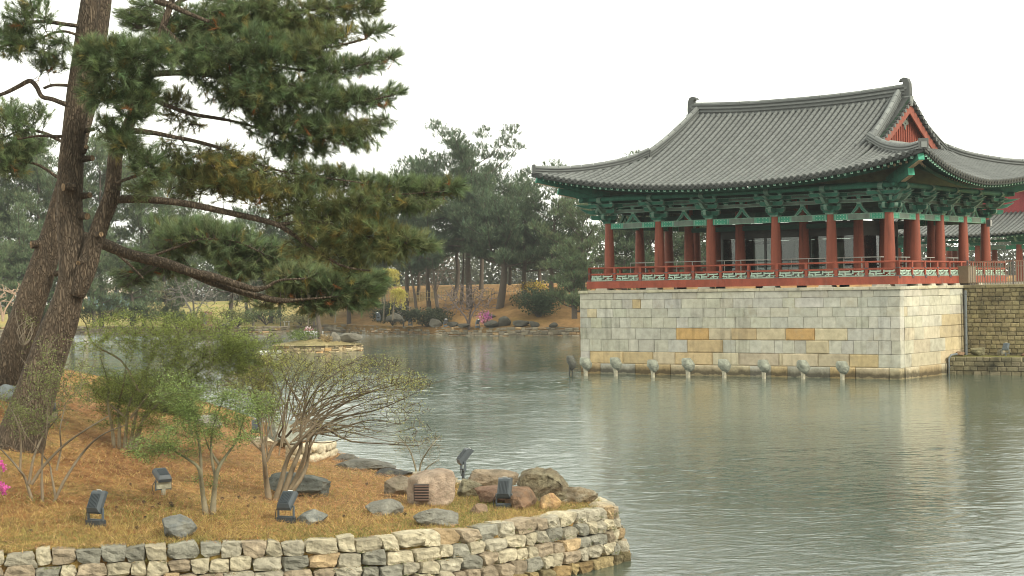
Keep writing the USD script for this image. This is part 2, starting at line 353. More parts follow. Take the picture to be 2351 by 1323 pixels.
g = np.column_stack([gx.ravel(), gy.ravel()]).astype(float)
g = g[[not pond.buffer(52).contains(sg.Point(p)) for p in g]]
xy = np.vstack(pts + [g])
tri = Delaunay(xy).simplices
cen = xy[tri].mean(1)
tri = tri[[not pond.contains(sg.Point(c)) for c in cen]]
z = far_height(xy); zb = np.column_stack([xy, z])
n_b = len(pts[0])
e = np.cross(zb[tri[:, 1]] - zb[tri[:, 0]], zb[tri[:, 2]] - zb[tri[:, 0]])[:, 2]
tri[e < 0] = tri[e < 0][:, ::-1]
# the bank's earth face below its edge, behind the shore walls
lo = zb[:n_b].copy(); lo[:, 2] = -0.8
i = np.arange(n_b); j = (i + 1) % n_b; o = len(zb)
skirt = np.vstack([np.stack([i, j, o + j], 1), np.stack([i, o + j, o + i], 1)])
gv = np.vstack([zb, lo])
M_ground = usdkit.material(stage, '/World/Looks/far_ground', {
    'g': ('geometry', {}), 'n': ('noise_texture', {'scale': 0.09, 'detail': 6, 'roughness': 0.6}), 'n2': ('noise_texture', {'scale': 0.9, 'detail': 6, 'roughness': 0.7}), 'a': ('attribute', {'attribute': 'col'}),
    'r': ('rgb_ramp', {'ramp': [(0.30, (0.72, 0.82, 0.62)), (0.5, (1.0, 1.0, 1.0)), (0.72, (1.25, 1.1, 0.9))]}), 'r2': ('rgb_ramp', {'ramp': [(0.25, (0.6, 0.6, 0.6)), (0.75, (1.35, 1.32, 1.3))]}),
    'm': ('mix', {'mix_type': 'multiply', 'fac': 1.0}), 'm2': ('mix', {'mix_type': 'multiply', 'fac': 1.0}), 'b': ('bump', {'distance': 0.3}), 'p': ('principled_bsdf', {'roughness': 0.95, 'specular_ior_level': 0.1})},
    [('g.position', 'n.vector'), ('g.position', 'n2.vector'), ('n.fac', 'r.fac'), ('n2.fac', 'r2.fac'), ('a.color', 'm.color1'), ('r.color', 'm.color2'), ('m.color', 'm2.color1'), ('r2.color', 'm2.color2'), ('m2.color', 'p.base_color'), ('n2.fac', 'b.height'), ('b.normal', 'p.normal')], surface='p.BSDF')
azg = gv[:, 0] / np.maximum(gv[:, 1], 1) * FPX + 1175
mm = np.clip((azg - 640) / 200, 0, 1)[:, None]
gc = np.array([0.235, 0.20, 0.075]) * (1 - mm) + np.array([0.26, 0.155, 0.066]) * mm
loc2 = (gv[:, :2] - PAV[:2]) @ np.stack([E1[:2], E2[:2]], 1)
ter = ((loc2[:, 1] > 5.9) & (loc2[:, 0] > -13.5) & (gv[:, 1] < 135))[:, None]
gc = np.where(ter, [0.36, 0.29, 0.14], gc)
put('ground', gv, np.vstack([tri, skirt]), M_ground, c=gc, smooth=True, kind='structure')

# ------------------------------------------------------------------ stone platform of the pavilion
def stone_block(mb, o, ax, nrm, a0, a1, z0, z1, depth, col, bev=0.018, proud=0.0, rng=None, gap=0.0045):
    """A block seen from direction nrm: spans a0..a1 along ax and z0..z1; its face lies proud of the plane through o."""
    a0 += gap; a1 -= gap; z0 += gap; z1 -= gap
    up = np.array([0, 0, 1.0])
    ring = lambda d, k: [o + ax * a + up * zz + nrm * d for a, zz in ((a0 + k, z0 + k), (a1 - k, z0 + k), (a1 - k, z1 - k), (a0 + k, z1 - k))]
    v = np.array(ring(proud - depth, 0) + ring(proud - bev, 0) + ring(proud, bev * 1.1))
    if rng is not None: v[4:] += rng.normal(size=(8, 3)) * 0.004
    f = []
    for r in (0, 4):
        for k in range(4):
            a, b = r + k, r + (k + 1) % 4
            f += [[a, b, b + 4], [a, b + 4, a + 4]]
    f += [[8, 9, 10], [8, 10, 11]]
    f = np.array(f)
    if np.dot(np.cross(ax, up), nrm) < 0: f = f[:, ::-1]
    return mb.add(v, f, col)
rng = np.random.default_rng(11)
M_plinth = usdkit.material(stage, '/World/Looks/plinth_stone', {
    'a': ('attribute', {'attribute': 'col'}), 'g': ('geometry', {}), 's': ('separate_xyz', {}), 'n': ('noise_texture', {'scale': 2.2, 'detail': 5}), 'n2': ('noise_texture', {'scale': 9, 'detail': 6}),
    'w': ('math', {'math_type': 'multiply_add', 'value2': 0.34}),
    'r': ('rgb_ramp', {'ramp': [(0.0, (0.50, 0.47, 0.38)), (0.20, (0.52, 0.49, 0.40)), (0.235, (0.20, 0.19, 0.17)), (0.36, (0.24, 0.225, 0.19)), (0.55, (0.85, 0.82, 0.76)), (0.64, (1, 1, 1))]}),
    'r2': ('rgb_ramp', {'ramp': [(0.3, (0.8,) * 3), (0.7, (1.15,) * 3)]}),
    'm': ('mix', {'mix_type': 'multiply', 'fac': 1.0}), 'm2': ('mix', {'mix_type': 'multiply', 'fac': 1.0}), 'p': ('principled_bsdf', {'roughness': 0.8, 'specular_ior_level': 0.25})},
    [('g.position', 's.vector'), ('g.position', 'n.vector'), ('g.position', 'n2.vector'), ('n.fac', 'w.value1'), ('s.z', 'w.value3'), ('w.value', 'r.fac'), ('n2.fac', 'r2.fac'), ('a.color', 'm.color1'), ('r.color', 'm.color2'),
     ('m.color', 'm2.color1'), ('r2.color', 'm2.color2'), ('m2.color', 'p.base_color')], surface='p.BSDF')
plat = thing('stone_platform', 'tall pale granite block platform rising from the pond under the pavilion', 'platform', PAV, -YAW)
PX0, PX1, PY0, PY1 = -16.33, 1.0, -1.18, 12.4
MB().box(((PX0 + PX1) / 2, (PY0 + PY1) / 2, 1.6), (PX1 - PX0 - .5, PY1 - PY0 - .5, 4.8), (0.10, 0.09, 0.07)).build('core', M_plain, plat)
def px_front(px, z, Yl=PY0):
    r = ray(px, 661.5); t = (Yl - (EYE - PAV) @ E2) / (r @ E2); return (EYE + r * t - PAV) @ E1
def px_side(px, z, Xl=PX1):
    r = ray(px, 661.5); t = (Xl - (EYE - PAV) @ E1) / (r @ E1); return (EYE + r * t - PAV) @ E2
GREY, TANL, TAN, DEEP = np.array([.405, .388, .318]), np.array([.44, .375, .25]), np.array([.45, .345, .19]), np.array([.43, .275, .11])
zc = [4.0, 3.68, 3.23, 2.79, 2.27, 1.71, 1.10, 0.5, -0.75]
L4 = lambda s: [1280 + x / 4.521 for x in s]
R4 = lambda s: [1780 + x / 3.891 for x in s]
front_joints = [
    (L4([338, 577, 893, 1187, 1445, 1705, 2042]) + R4([112, 232, 470, 772, 875]), {}),
    (L4([438, 553, 665, 775, 862, 985, 1107, 1280, 1545, 1685, 1818, 2025, 2330]) + R4([62 + 110, 430, 578, 735, 822, 1003]), {4: TAN}),
    (L4([305, 402, 570, 708, 970, 1140, 1265, 1380, 1515, 1633, 1740, 1932, 2065, 2203]) + R4([120, 375, 508, 620, 750, 993]), {1: TANL}),
    (L4([340, 450, 550, 640, 755, 888, 975, 1098, 1228, 1350, 1495, 1638, 1838, 1998, 2203]) + R4([108, 248, 412, 537, 718, 830, 912, 1025]), {}),
    (L4([297, 550, 800, 1062, 1222, 1560, 1797, 2055]) + R4([85, 345, 637, 872, 1025]), {5: DEEP, 6: TANL, 7: TAN, 8: TANL, 9: DEEP, 10: TANL}),
    (L4([323, 442, 725, 830, 995, 1138, 1335, 1708, 1838, 1985, 2110, 2240]) + R4([60, 165, 265, 470, 582, 693, 805, 912, 1030]), {7: TAN, 15: TANL}),
    (L4([325, 670, 978, 1207, 1597, 1870, 2287]) + R4([22 + 30, 375, 650, 912]), {1: TAN, 2: TAN, 3: TANL, 4: TAN, 5: TANL, 6: TANL, 7: TANL, 8: TANL, 9: TANL, 10: TAN}),
    (L4([435, 795, 1165, 1700, 1988, 2205]) + R4([100, 478, 707, 1010]), {0: TAN, 2: TAN, 3: TANL, 4: TANL, 6: TAN, 8: TAN, 9: TANL, 10: TANL})]
side_joints = [
    (R4([1305, 1455, 1560]), {}), (R4([1172, 1282, 1378, 1480, 1560]), {}), (R4([1178, 1280, 1375, 1558]), {0: TANL}), (R4([1305, 1480]), {2: TAN}),
    (R4([1155, 1240, 1325, 1465]), {1: TANL, 3: TANL, 4: TAN}), (R4([1230, 1378, 1512]), {1: TANL, 3: TAN}), (R4([1210, 1470, 1620]), {1: TANL, 2: TAN, 3: TAN}), (R4([1195, 1272, 1470]), {0: TANL, 1: TANL, 2: TAN, 3: TANL})]
X_, Y_, Z_ = np.eye(3)
def variation(base, rng):
    c = np.array(base) * rng.uniform(0.88, 1.1)
    return c * (np.array([1, 1, 1]) + rng.normal(size=3) * [0.012, 0.006, 0.03])
for k in range(8):
    z1, z0 = zc[k], zc[k + 1]; mat = M_plinth if k == 7 else M_stone; pr = 0.03 if k == 7 else 0.0
    js, tint = front_joints[k]
    xs = [PX0] + [px_front(p, 0) for p in js] + [PX1]
    for q in range(len(xs) - 1):
        soft = 0.04 if q in tint and k > 3 else 0.016
        stone_block(m := MB(), np.array([0, PY0, 0]), X_, -Y_, xs[q], xs[q + 1], z0, z1, 0.42, variation(tint.get(q, GREY), rng), soft, pr + rng.uniform(-.006, .012) + (0.012 if q in tint else 0), rng)
        m.build('plinth_stone' if k == 7 else 'stone', mat, plat)
    js, tint = side_joints[k]
    ys = [PY0 + (0.43 if k % 2 else 0.43)] + [px_side(p, 0) for p in js] + [6.1]
    for q in range(len(ys) - 1):
        if ys[q + 1] - ys[q] < .1: continue
        stone_block(m := MB(), np.array([PX1, 0, 0]), Y_, X_, ys[q], ys[q + 1], z0, z1, 0.40, variation(np.array(tint.get(q, GREY * [1.05, 1.03, .97])) * (.75 if q in tint else 1) + (GREY * .25 if q in tint else 0), rng), 0.016, pr + rng.uniform(-.006, .012), rng)
        m.build('plinth_stone' if k == 7 else 'stone', mat, plat)
# coping slabs
xs = [PX0 - .06] + [px_front(p, 0, PY0) for p in L4([322, 720, 927, 1100, 1268, 1465, 1665, 1878, 2100]) + R4([0, 75, 220, 365, 528, 700, 850, 1000])] + [PX1 + .06]
for q in range(len(xs) - 1):
    stone_block(m := MB(), np.array([0, PY0 - .06, 0]), X_, -Y_, xs[q], xs[q + 1], 4.0, 4.155 + rng.uniform(-.006, .006), 1.0, variation(GREY * [1.04, 1.0, .9], rng), .02, rng.uniform(-.01, .015), rng)
    v, f, c = m.arrays(); m.add(v[[3, 2, 6, 7]], [[0, 1, 2], [0, 2, 3]], c[0]); m.build('coping_stone', M_stone, plat)
ys = list(np.arange(PY0 + .95, 6.0, 1.03)) + [6.1]
for q in range(len(ys) - 1):
    stone_block(m := MB(), np.array([PX1 + .06, 0, 0]), Y_, X_, ys[q], ys[q + 1], 4.0, 4.155, 1.0, variation(GREY * [1.1, 1.03, .88], rng), .02, rng.uniform(-.01, .015), rng)
    v, f, c = m.arrays(); m.add(v[[3, 2, 6, 7]], [[0, 1, 2], [0, 2, 3]], c[0]); m.build('coping_stone', M_stone, plat)
MB().box(((PX0 + PX1) / 2, (PY0 + PY1) / 2, 4.06), (PX1 - PX0 - 2.0, PY1 - PY0 - 2.0, .12), (.2, .18, .14)).build('paving', M_plain, plat)

# ------------------------------------------------------------------ retaining walls to the right of the platform
M_mossy = vc('mossy_wall_stone', 0.92, 6, 0.35, 0.015, 30, 0.15, second=(0.75, 0.53, (0.045, 0.043, 0.03), 0.85))
def masonry(name, label, Yl, x0, x1, z0, z1, rows, w, base, cope=True):
    t = thing(name, label, 'wall', wor(x0, Yl), -YAW)
    MB().box(((x1 - x0) / 2 + 7, 0.33, (z0 + z1) / 2), (x1 - x0 + 14, .5, z1 - z0 - .02), (.09, .08, .05)).build('core', M_plain, t)
    h = (z1 - z0) / rows
    for k in range(rows):
        x = -rng.uniform(0, w * .5)
        while x < x1 - x0:
            ww = w * rng.uniform(.75, 1.35); a = max(x, 0)
            col = variation(base, rng) * rng.uniform(.78, 1.18)
            stone_block(m := MB(), np.zeros(3), X_, -Y_, a, x + ww, z0 + k * h, z0 + (k + 1) * h + rng.uniform(-.008, .008), .2, col, .03, rng.uniform(-.02, .03), rng, .009)
            if x + ww - a > .08: m.build('stone', M_mossy, t)
            x += ww
    if cope:
        x = 0
        while x < x1 - x0 + 8:
            stone_block(m := MB(), np.array([0, -.05, 0]), X_, -Y_, x, x + 1.1, z1, z1 + .16, .9, variation(base, rng) * [.9, .92, .95], .02, 0, rng)
            v, f, c = m.arrays(); m.add(v[[3, 2, 6, 7]], [[0, 1, 2], [0, 2, 3]], c[0]); m.build('coping_stone', M_mossy, t); x += 1.1
    return t
masonry('retaining_wall', 'high mossy wall of small square stones right of the pale platform', 5.93, 1.06, 5.6, 0.3, 4.0, 18, .33, (.27, .225, .125))
masonry('ledge_wall', 'low dark stone wall at the waterline below the mossy retaining wall', 3.85, 1.06, 4.6, -.5, .82, 6, .42, (.225, .195, .12), False)
MB().box(wor(9, 5.0, .62), (16, 1.75, .4), (.17, .16, .06), R=np.stack([E1, E2, Z_], 1)).build('ledge_soil', M_ground, kind='structure')
p = thing('drain_pipe', 'grey vertical drain pipe at the corner of platform and mossy wall', 'pipe', wor(1.22, 5.72))
mm = MB().tube([(0, 0, .8), (0, 0, 3.9)], .065, 10, (.13, .145, .15)); mm.build('pipe', M_metal, p, smooth=True)
for zz in (1.3, 2.6, 3.7): MB().tube([(0, 0, zz), (0, 0, zz + .05)], .085, 10, (.10, .11, .11)).build('bracket', M_metal, p)
p = thing('drain_pipe', 'short bent grey pipe running into the pond at the low wall', 'pipe', wor(1.2, 3.7))
MB().tube([(.45, .3, .93), (.12, .05, .90), (0, 0, .75), (0, 0, -.3)], .05, 8, (.13, .145, .15)).build('pipe', M_metal, p, smooth=True)
MB().tube([(0, 0, .3), (0, 0, .36)], .065, 8, (.10, .11, .11)).build('bracket', M_metal, p)
# ------------------------------------------------------------------ the pavilion
pav = thing('pavilion', 'large red and green pavilion with grey tiled roof on the stone platform', 'pavilion', PAV, -YAW)
CX = [-15.27, -12.29, -9.33, -5.79, -2.89, 0.0]; CY = [0.0, 2.845, 5.69, 8.535, 11.38]
RED, RAIL = np.array([.190, .047, .024]), np.array([.232, .054, .030])
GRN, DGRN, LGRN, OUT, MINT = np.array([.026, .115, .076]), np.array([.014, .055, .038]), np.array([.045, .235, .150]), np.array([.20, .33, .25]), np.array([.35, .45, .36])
GRYG = np.array([.115, .150, .120])
def column(x, y, top=7.56, r=.255, z0=4.6):
    zs = np.array([z0, z0 + .8, z0 + 1.5, z0 + 2.2, top]); rr = r * np.array([1.0, 1.0, .96, .87, .76])
    MB().tube(np.column_stack([np.full(5, x), np.full(5, y), zs]), rr, 20, RED).build('column', M_red, pav, smooth=True)
outer = [(x, y) for x in CX for y in CY if x in (CX[0], CX[-1]) or y in (CY[0], CY[-1])]
inner = [(x, y) for x in CX[1:-1] for y in CY[1:-1] if not (x in CX[2:4] and y == CY[2])]
for x, y in outer: column(x, y)
for x, y in inner: column(x, y, 8.9, .265)
# floor and its red edge beams on stone feet
MB().box((CX[0] / 2, CY[-1] / 2, 4.50), (16.6, 12.7, .16), (.16, .075, .04)).build('floor', M_wood, pav)
BX0, BX1, BY0, BY1 = -16.08, .81, -.78, 12.1
def edge_beam(a, b, label=None):
    MB().bar(a, b, .26, .36, RAIL).build('edge_beam', M_wood, pav)
cuts = [BX0, -12.8, -8.1, -3.6, BX1]
for a, b in zip(cuts[:-1], cuts[1:]): edge_beam((a + .003, BY0, 4.425), (b - .003, BY0, 4.425))
edge_beam((BX1 - .13, BY0 + .133, 4.425), (BX1 - .13, 5.2, 4.425)); edge_beam((BX1 - .13, 5.206, 4.425), (BX1 - .13, BY1, 4.425)); edge_beam((BX0 + .13, BY0 + .133, 4.425), (BX0 + .13, BY1, 4.425))
for x in CX: MB().box((x + .1, BY0 + .1, 4.2), (.62, .5, .10), (.36, .33, .26), taper=1.12).build('foot_stone', M_stone, pav)
for y in CY[1:-1] + [1.3, 4.2]: MB().box((BX1 - .2, y, 4.2), (.5, .45, .10), (.36, .33, .26), taper=1.12).build('foot_stone', M_stone, pav)
for x in np.linspace(-14.5, -1, 7): MB().box((x, 2.0, 4.28), (.35, .35, .26), (.05, .04, .03)).build('floor_prop', M_wood, pav)
# railing
IRON = np.array([.075, .05, .05])
def railing(p0, p1, n, name='railing'):
    p0, p1 = np.array(p0, float), np.array(p1, float); d = unit(p1 - p0); nrm = np.array([d[1], -d[0], 0]); L = np.linalg.norm(p1 - p0)
    at = lambda s, z, o=0: p0 + d * s + np.array([0, 0, z]) + nrm * o
    MB().tube([at(0, 5.27), at(L, 5.27)], .045, 10, RAIL).build('top_rail', M_wood, pav, smooth=True)
    MB().bar(at(0, 4.955), at(L, 4.955), .11, .085, RAIL).build('middle_rail', M_wood, pav)
    MB().bar(at(0, 4.64), at(L, 4.64), .12, .05, MINT * .7).build('bottom_rail', M_wood, pav)
    w = L / n
    for k in range(n + 1):
        pth = MB().box(at(k * w, 4.92), (.13, .13, .76), RAIL, R=np.stack([d, nrm, Z_], 1)).build('railing_post', M_wood, pav)
        MB().box(at(k * w, 4.60, .02), (.22, .17, .12), IRON, R=np.stack([d, nrm, Z_], 1)).build('iron_strap', M_metal, pth)
        MB().box(at(k * w, 4.99, .01), (.18, .15, .05), IRON, R=np.stack([d, nrm, Z_], 1)).build('iron_strap', M_metal, pth)
    for k in range(n):                       # stepped fretwork between the posts
        m = MB(); s0 = k * w + .09; W = (w - .18)
        def hb(a, b, z): m.bar(at(s0 + a * W, z), at(s0 + b * W, z), .05, .062, MINT)
        def vb(a, z0, z1): m.bar(at(s0 + a * W, z0), at(s0 + a * W, z1), .05, .06, MINT, up=nrm)
        for q in (0, .5):
            hb(q + .05, q + .43, 4.845); vb(q + .05, 4.83, 4.91); vb(q + .43, 4.83, 4.91); vb(q + .27, 4.665, 4.82)
            hb(q + .27, q + .5, 4.735)
            vb(q + .05, 4.735, 4.82)
        hb(0, .18, 4.735); vb(.18, 4.665, 4.735); hb(.70, 1.0, 4.735); vb(.66, 4.665, 4.71); vb(.93, 4.665, 4.71)
        m.build('fretwork_panel', M_plain, pav)
railing((BX0 + .08, BY0 + .06, 0), (BX1 - .08, BY0 + .06, 0), 11)
railing((BX1 - .08, BY0 + .06, 0), (BX1 - .08, BY1 - .06, 0), 9)
railing((BX0 + .08, BY0 + .06, 0), (BX0 + .08, BY1 - .06, 0), 9)
railing((BX0 + .08, BY1 - .06, 0), (BX1 - .08, BY1 - .06, 0), 11)
# lintels with painted panels
def lintel(a, b, z=7.385, h=.29, painted=True):
    a, b = np.array(a, float), np.array(b, float); d = unit(b - a); nrm = np.array([d[1], -d[0], 0]); L = np.linalg.norm(b - a); a = a + d * .18; L -= .36
    at = lambda s, zz, o=0: a + d * s + np.array([0, 0, zz]) + nrm * o
    m = MB().bar(at(0, z), at(L, z), .22, h, LGRN if painted else DGRN)
    if painted:
        for sgn in (1, -1):
            o = sgn * .113
            m.bar(at(L * .28, z, o), at(L * .72, z, o), .006, h * .98, OUT); m.bar(at(L * .285, z, o * 1.02), at(L * .715, z, o * 1.02), .008, h * .8, GRYG)
            for q in (.03, .255, .745, .97): m.bar(at(L * q - .02, z, o), at(L * q + .02, z, o), .01, h * .97, OUT)
            for q in (.08, .14, .20, .80, .86, .92):
                for zz in (-.07, .07): m.bar(at(L * q - .025, z + zz, o), at(L * q + .025, z + zz, o), .008, .045, OUT * 1.2)
            m.bar(at(0, z + h / 2 - .012, o), at(L, z + h / 2 - .012, o), .012, .022, OUT * .8); m.bar(at(0, z - h / 2 + .012, o), at(L, z - h / 2 + .012, o), .012, .022, OUT * .8)
    m.build('lintel', M_wood, pav)
def girth(f):
    for i in range(5): f((CX[i], CY[0], 0), (CX[i + 1], CY[0], 0)); f((CX[i], CY[-1], 0), (CX[i + 1], CY[-1], 0))
    for i in range(4): f((CX[-1], CY[i], 0), (CX[-1], CY[i + 1], 0)); f((CX[0], CY[i], 0), (CX[0], CY[i + 1], 0))
girth(lintel)
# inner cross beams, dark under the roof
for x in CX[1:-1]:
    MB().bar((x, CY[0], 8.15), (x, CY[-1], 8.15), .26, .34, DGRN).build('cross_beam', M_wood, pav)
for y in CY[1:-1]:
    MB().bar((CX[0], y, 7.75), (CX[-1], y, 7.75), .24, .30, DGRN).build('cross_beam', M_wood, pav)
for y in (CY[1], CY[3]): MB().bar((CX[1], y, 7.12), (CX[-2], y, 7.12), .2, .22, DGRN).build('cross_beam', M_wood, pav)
# bracket sets: painted planks with a pale outline
def frame_m(o, x, z=np.array([0, 0, 1.0])):
    x = unit(np.array(x, float)); y = np.cross(z, x); M = np.eye(4); M[:3, 0], M[:3, 1], M[:3, 2], M[:3, 3] = x, z, np.cross(x, z), o; return M
def plank(m, poly, M, t, col, out=OUT * .58, inset=.015):
    m.prism(poly, M, t, out)
    q = poly.buffer(-inset)
    if not q.is_empty: m.prism(q, M, t + .012, col)
def arm(h0, h1, z0, z1, curl=.16):
    """A bracket arm's outline from -h0 to h1, its lower ends rounded up."""
    P = [(-h0, z1)]
    for a in np.linspace(PI, 1.5 * PI, 6): P.append((-h0 + curl + curl * math.cos(a), z0 + curl * .9 + curl * .9 * math.sin(a)))
    for a in np.linspace(1.5 * PI, 2 * PI, 6): P.append((h1 - curl + curl * math.cos(a), z0 + curl * .9 + curl * .9 * math.sin(a)))
    P.append((h1, z1))
    return sg.Polygon(P).buffer(0)
def beak(h, z0, z1, up=.16):
    return sg.Polygon([(-.3, z0), (h * .62, z0), (h * .8, z0 + .06), (h + .10, z1 + up), (h * .72, z1), (-.3, z1)]).buffer(0)
def soro(m, c, w=.19, z=.11, col=GRN):
    m.box(c, (w, w, z), OUT * .8, taper=.7); m.box(np.array(c) + [0, 0, .012], (w * 1.02, w * 1.02, z * .45), col)
def bracket(o, nrm, corner=False):
    o = np.array(o, float); nrm = np.array(nrm, float); ax = np.array([-nrm[1], nrm[0], 0])
    Mx = lambda off, z=0: frame_m(o + nrm * off + [0, 0, z], ax); Mn = lambda z=0: frame_m(o + [0, 0, z], nrm)
    m = MB(); m.box(o + [0, 0, 7.63], (.54, .54, .2), OUT * .7, taper=.72); m.box(o + [0, 0, 7.665], (.545, .545, .12), GRN)
    b = m.build('bracket_set', M_wood, pav)
    def piece(name, poly, M, t, col): mm = MB(); plank(mm, poly, M, t, col); mm.build(name, M_wood, b)
    piece('bracket_arm', arm(.50, .50, 7.70, 7.93), Mx(0), .16, GRN); piece('bracket_arm', arm(.50, .62, 7.70, 7.93), Mn(), .16, GRN)
    piece('bracket_arm', arm(.62, .62, 8.03, 8.24, .14), Mx(.36), .14, GRN * 1.1)
    piece('beak_arm', beak(.95, 7.99, 8.20, .10), Mn(), .15, GRN * [1.6, 1.0, 1.0] + [.02, 0, 0]); piece('beak_arm', beak(1.12, 8.28, 8.47, .02), Mn(), .15, GRN)
    piece('bracket_arm', arm(.75, .75, 8.32, 8.50, .13), Mx(.70), .14, GRN * 1.1)
    for p_, w_, z_ in [(o + ax * q + [0, 0, 7.985], .19, .11) for q in (-.42, .42)] + [(o + nrm * .52 + [0, 0, 7.985], .19, .11)] + [(o + ax * q + nrm * .36 + [0, 0, 8.285], .17, .09) for q in (-.52, 0, .52)] + [(o + ax * q + nrm * .70 + [0, 0, 8.55], .17, .09) for q in (-.62, .62)]:
        soro(mm := MB(), p_, w_, z_); mm.build('bearing_block', M_wood, b)
    piece('beam_head', sg.Polygon([(-.3, 8.5), (.75, 8.5), (.92, 8.56), (1.0, 8.68), (.93, 8.8), (.8, 8.84), (-.3, 8.84)]), Mn(), .24, GRN * .9)
for x in CX[1:-1]: bracket((x, CY[0], 0), (0, -1, 0)); bracket((x, CY[-1], 0), (0, 1, 0))
for y in CY[1:-1]: bracket((CX[-1], y, 0), (1, 0, 0)); bracket((CX[0], y, 0), (-1, 0, 0))
for x, sx in ((CX[0], -1), (CX[-1], 1)):
    for y, sy in ((CY[0], -1), (CY[-1], 1)):
        bracket((x, y, 0), (0, sy, 0)); bracket((x, y, 0), (sx, 0, 0)) if sy == -1 or sx == 1 else None
        if sy == -1 or sx == 1:
            d = unit(np.array([sx, sy, 0.0])); b = MB().box((x, y, 7.66), (.60, .60, .26), GRN, taper=.7).build('corner_bracket', M_wood, pav)
            for poly, t in ((arm(.2, .95, 7.70, 7.93), .17), (beak(1.45, 7.99, 8.20, .1), .17), (beak(1.75, 8.28, 8.47, .02), .17)):
                mm = MB(); plank(mm, poly, frame_m(np.array([x, y, 0.0]), d), t, GRN); mm.build('beak_arm', M_wood, b)
# wall beams over the lintels, boards, and the leaning struts between them
def wall_beams(a, b):
    a, b = np.array(a, float), np.array(b, float); d = unit(b - a); nrm = np.array([d[1], -d[0], 0])
    if np.dot(nrm, (a + b) / 2 - np.array([CX[0] / 2, CY[-1] / 2, 0])) < 0: nrm = -nrm
    zz = lambda p, z, o=0: p + np.array([0, 0, z]) + nrm * o
    for z, h, c in ((8.11, .17, GRYG * .8), (8.42, .21, GRN * .9)):
        m = MB().bar(zz(a, z), zz(b, z), .16, h, c)
        for e in (h / 2 - .012, -h / 2 + .012): m.bar(zz(a, z + e, .082), zz(b, z + e, .082), .012, .02, OUT * .85)
        if z > 8.2:
            m.bar(zz(a + (b - a) * .3, z, .083), zz(a + (b - a) * .7, z, .083), .008, h * .55, OUT * .6); m.bar(zz(a + (b - a) * .31, z, .086), zz(a + (b - a) * .69, z, .086), .010, h * .38, GRYG * .6)
        m.build('wall_beam', M_wood, pav)
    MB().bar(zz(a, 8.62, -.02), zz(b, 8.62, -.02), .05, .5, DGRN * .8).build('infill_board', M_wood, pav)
    c = (a + b) / 2
    legs = sg.Polygon([(-.42, 7.535), (-.30, 7.535), (-.10, 7.70), (0, 7.86), (.10, 7.70), (.30, 7.535), (.42, 7.535), (.26, 7.72), (.12, 7.90), (.10, 7.97), (-.10, 7.97), (-.12, 7.90), (-.26, 7.72)])
    inner_leg = sg.Polygon([(-.16, 7.54), (0, 7.76), (.16, 7.54)])
    m = MB(); plank(m, legs.buffer(0), frame_m(c + nrm * .02, d), .12, GRN * 1.1, OUT * .75, .020); m.box(zz(c, 8.0, .02), (.2, .2, .06), OUT * .7)
    mt = m.build('leaning_strut', M_wood, pav)
    for t in (.25, .5, .75):
        m = MB(); soro(m, zz(a + (b - a) * t, 8.25, .05), .2, .10); m.build('bearing_block', M_wood, mt)
girth(wall_beams)
# the round eave purlins and their flower roundels at the corner
for off, z, r in ((.0, 8.80, .15), (.78, 8.72, .12)):
    x0, x1, y0, y1 = CX[0] - off - .45, CX[-1] + off + .45, CY[0] - off - .45, CY[-1] + off + .45
    for a, b in (((x0, CY[0] - off, z), (x1, CY[0] - off, z)), ((x0, CY[-1] + off, z), (x1, CY[-1] + off, z)), ((CX[-1] + off, y0, z + .002), (CX[-1] + off, y1, z + .002)), ((CX[0] - off, y0, z + .002), (CX[0] - off, y1, z + .002))):
        MB().tube([a, b], r, 14, GRN * .9).build('purlin', M_wood, pav, smooth=True)
def roundel(c, nrm):
    c, nrm = np.array(c, float), np.array(nrm, float); ax = np.array([-nrm[1], nrm[0], 0])
    m = MB().tube([c, c + nrm * .05], .21, 20, GRN).tube([c + nrm * .05, c + nrm * .056], .185, 20, OUT * .6).tube([c + nrm * .056, c + nrm * .066], .05, 10, OUT * 1.3)
    for k in range(10):
        a = k * PI / 5; m.box(c + nrm * .06 + ax * math.cos(a) * .115 + Z_ * math.sin(a) * .115, (.05, .05, .05), OUT * 1.8)
    m.build('flower_roundel', M_wood, pav)
for off in (.0,):
    roundel((CX[-1] + .15, CY[0] - .48, 8.66), (0, -1, 0)); roundel((CX[-1] + .48, CY[0] - .15, 8.66), (1, 0, 0)); roundel((CX[0] - .15, CY[0] - .48, 8.66), (0, -1, 0))
# roof form
MXr, MYr, HX, HY = CX[0] / 2, CY[-1] / 2, 10.02, 7.92
VERGE, GABLE = 6.30, 5.88              # distances from the middle: edge of the upper roof, gable wall
def eave_y(x): return HY * (1 + .055 * np.clip(np.abs(x - MXr) / 10.5, 0, 1.1) ** 2)
def eave_x(y): return HX * (1 + .055 * np.clip(np.abs(y - MYr) / 8.3, 0, 1.1) ** 2)
def prof(t): u = t / 7.9; return 4.12 * (.64 * u + .36 * u * u)
def roof_z(x, y, front=False, side=False):
    x, y = np.asarray(x, float), np.asarray(y, float)
    tf, ts = eave_y(x) - np.abs(y - MYr), eave_x(y) - np.abs(x - MXr)
    t = tf if front else ts if side else np.minimum(tf, ts)
    a, b = np.clip(np.abs(x - MXr) / 10.5, 0, 1.05), np.clip(np.abs(y - MYr) / 8.3, 0, 1.05)
    return 9.03 + prof(np.maximum(t, -.2)) + 1.06 * a ** 2.2 * b ** 1.7 + 0.16 * (np.abs(x - MXr) / 6) ** 2 * np.clip(1 - b, 0, 1) * (np.abs(x - MXr) < 6.6)
def hip_y(x):                           # |y - MYr| of the hip line at x
    lo, hi = 0.0, HY * 1.1
    for _ in range(40):
        mid = (lo + hi) / 2
        if eave_y(x) - mid > eave_x(MYr - mid) - abs(x - MXr): lo = mid
        else: hi = mid
    return lo
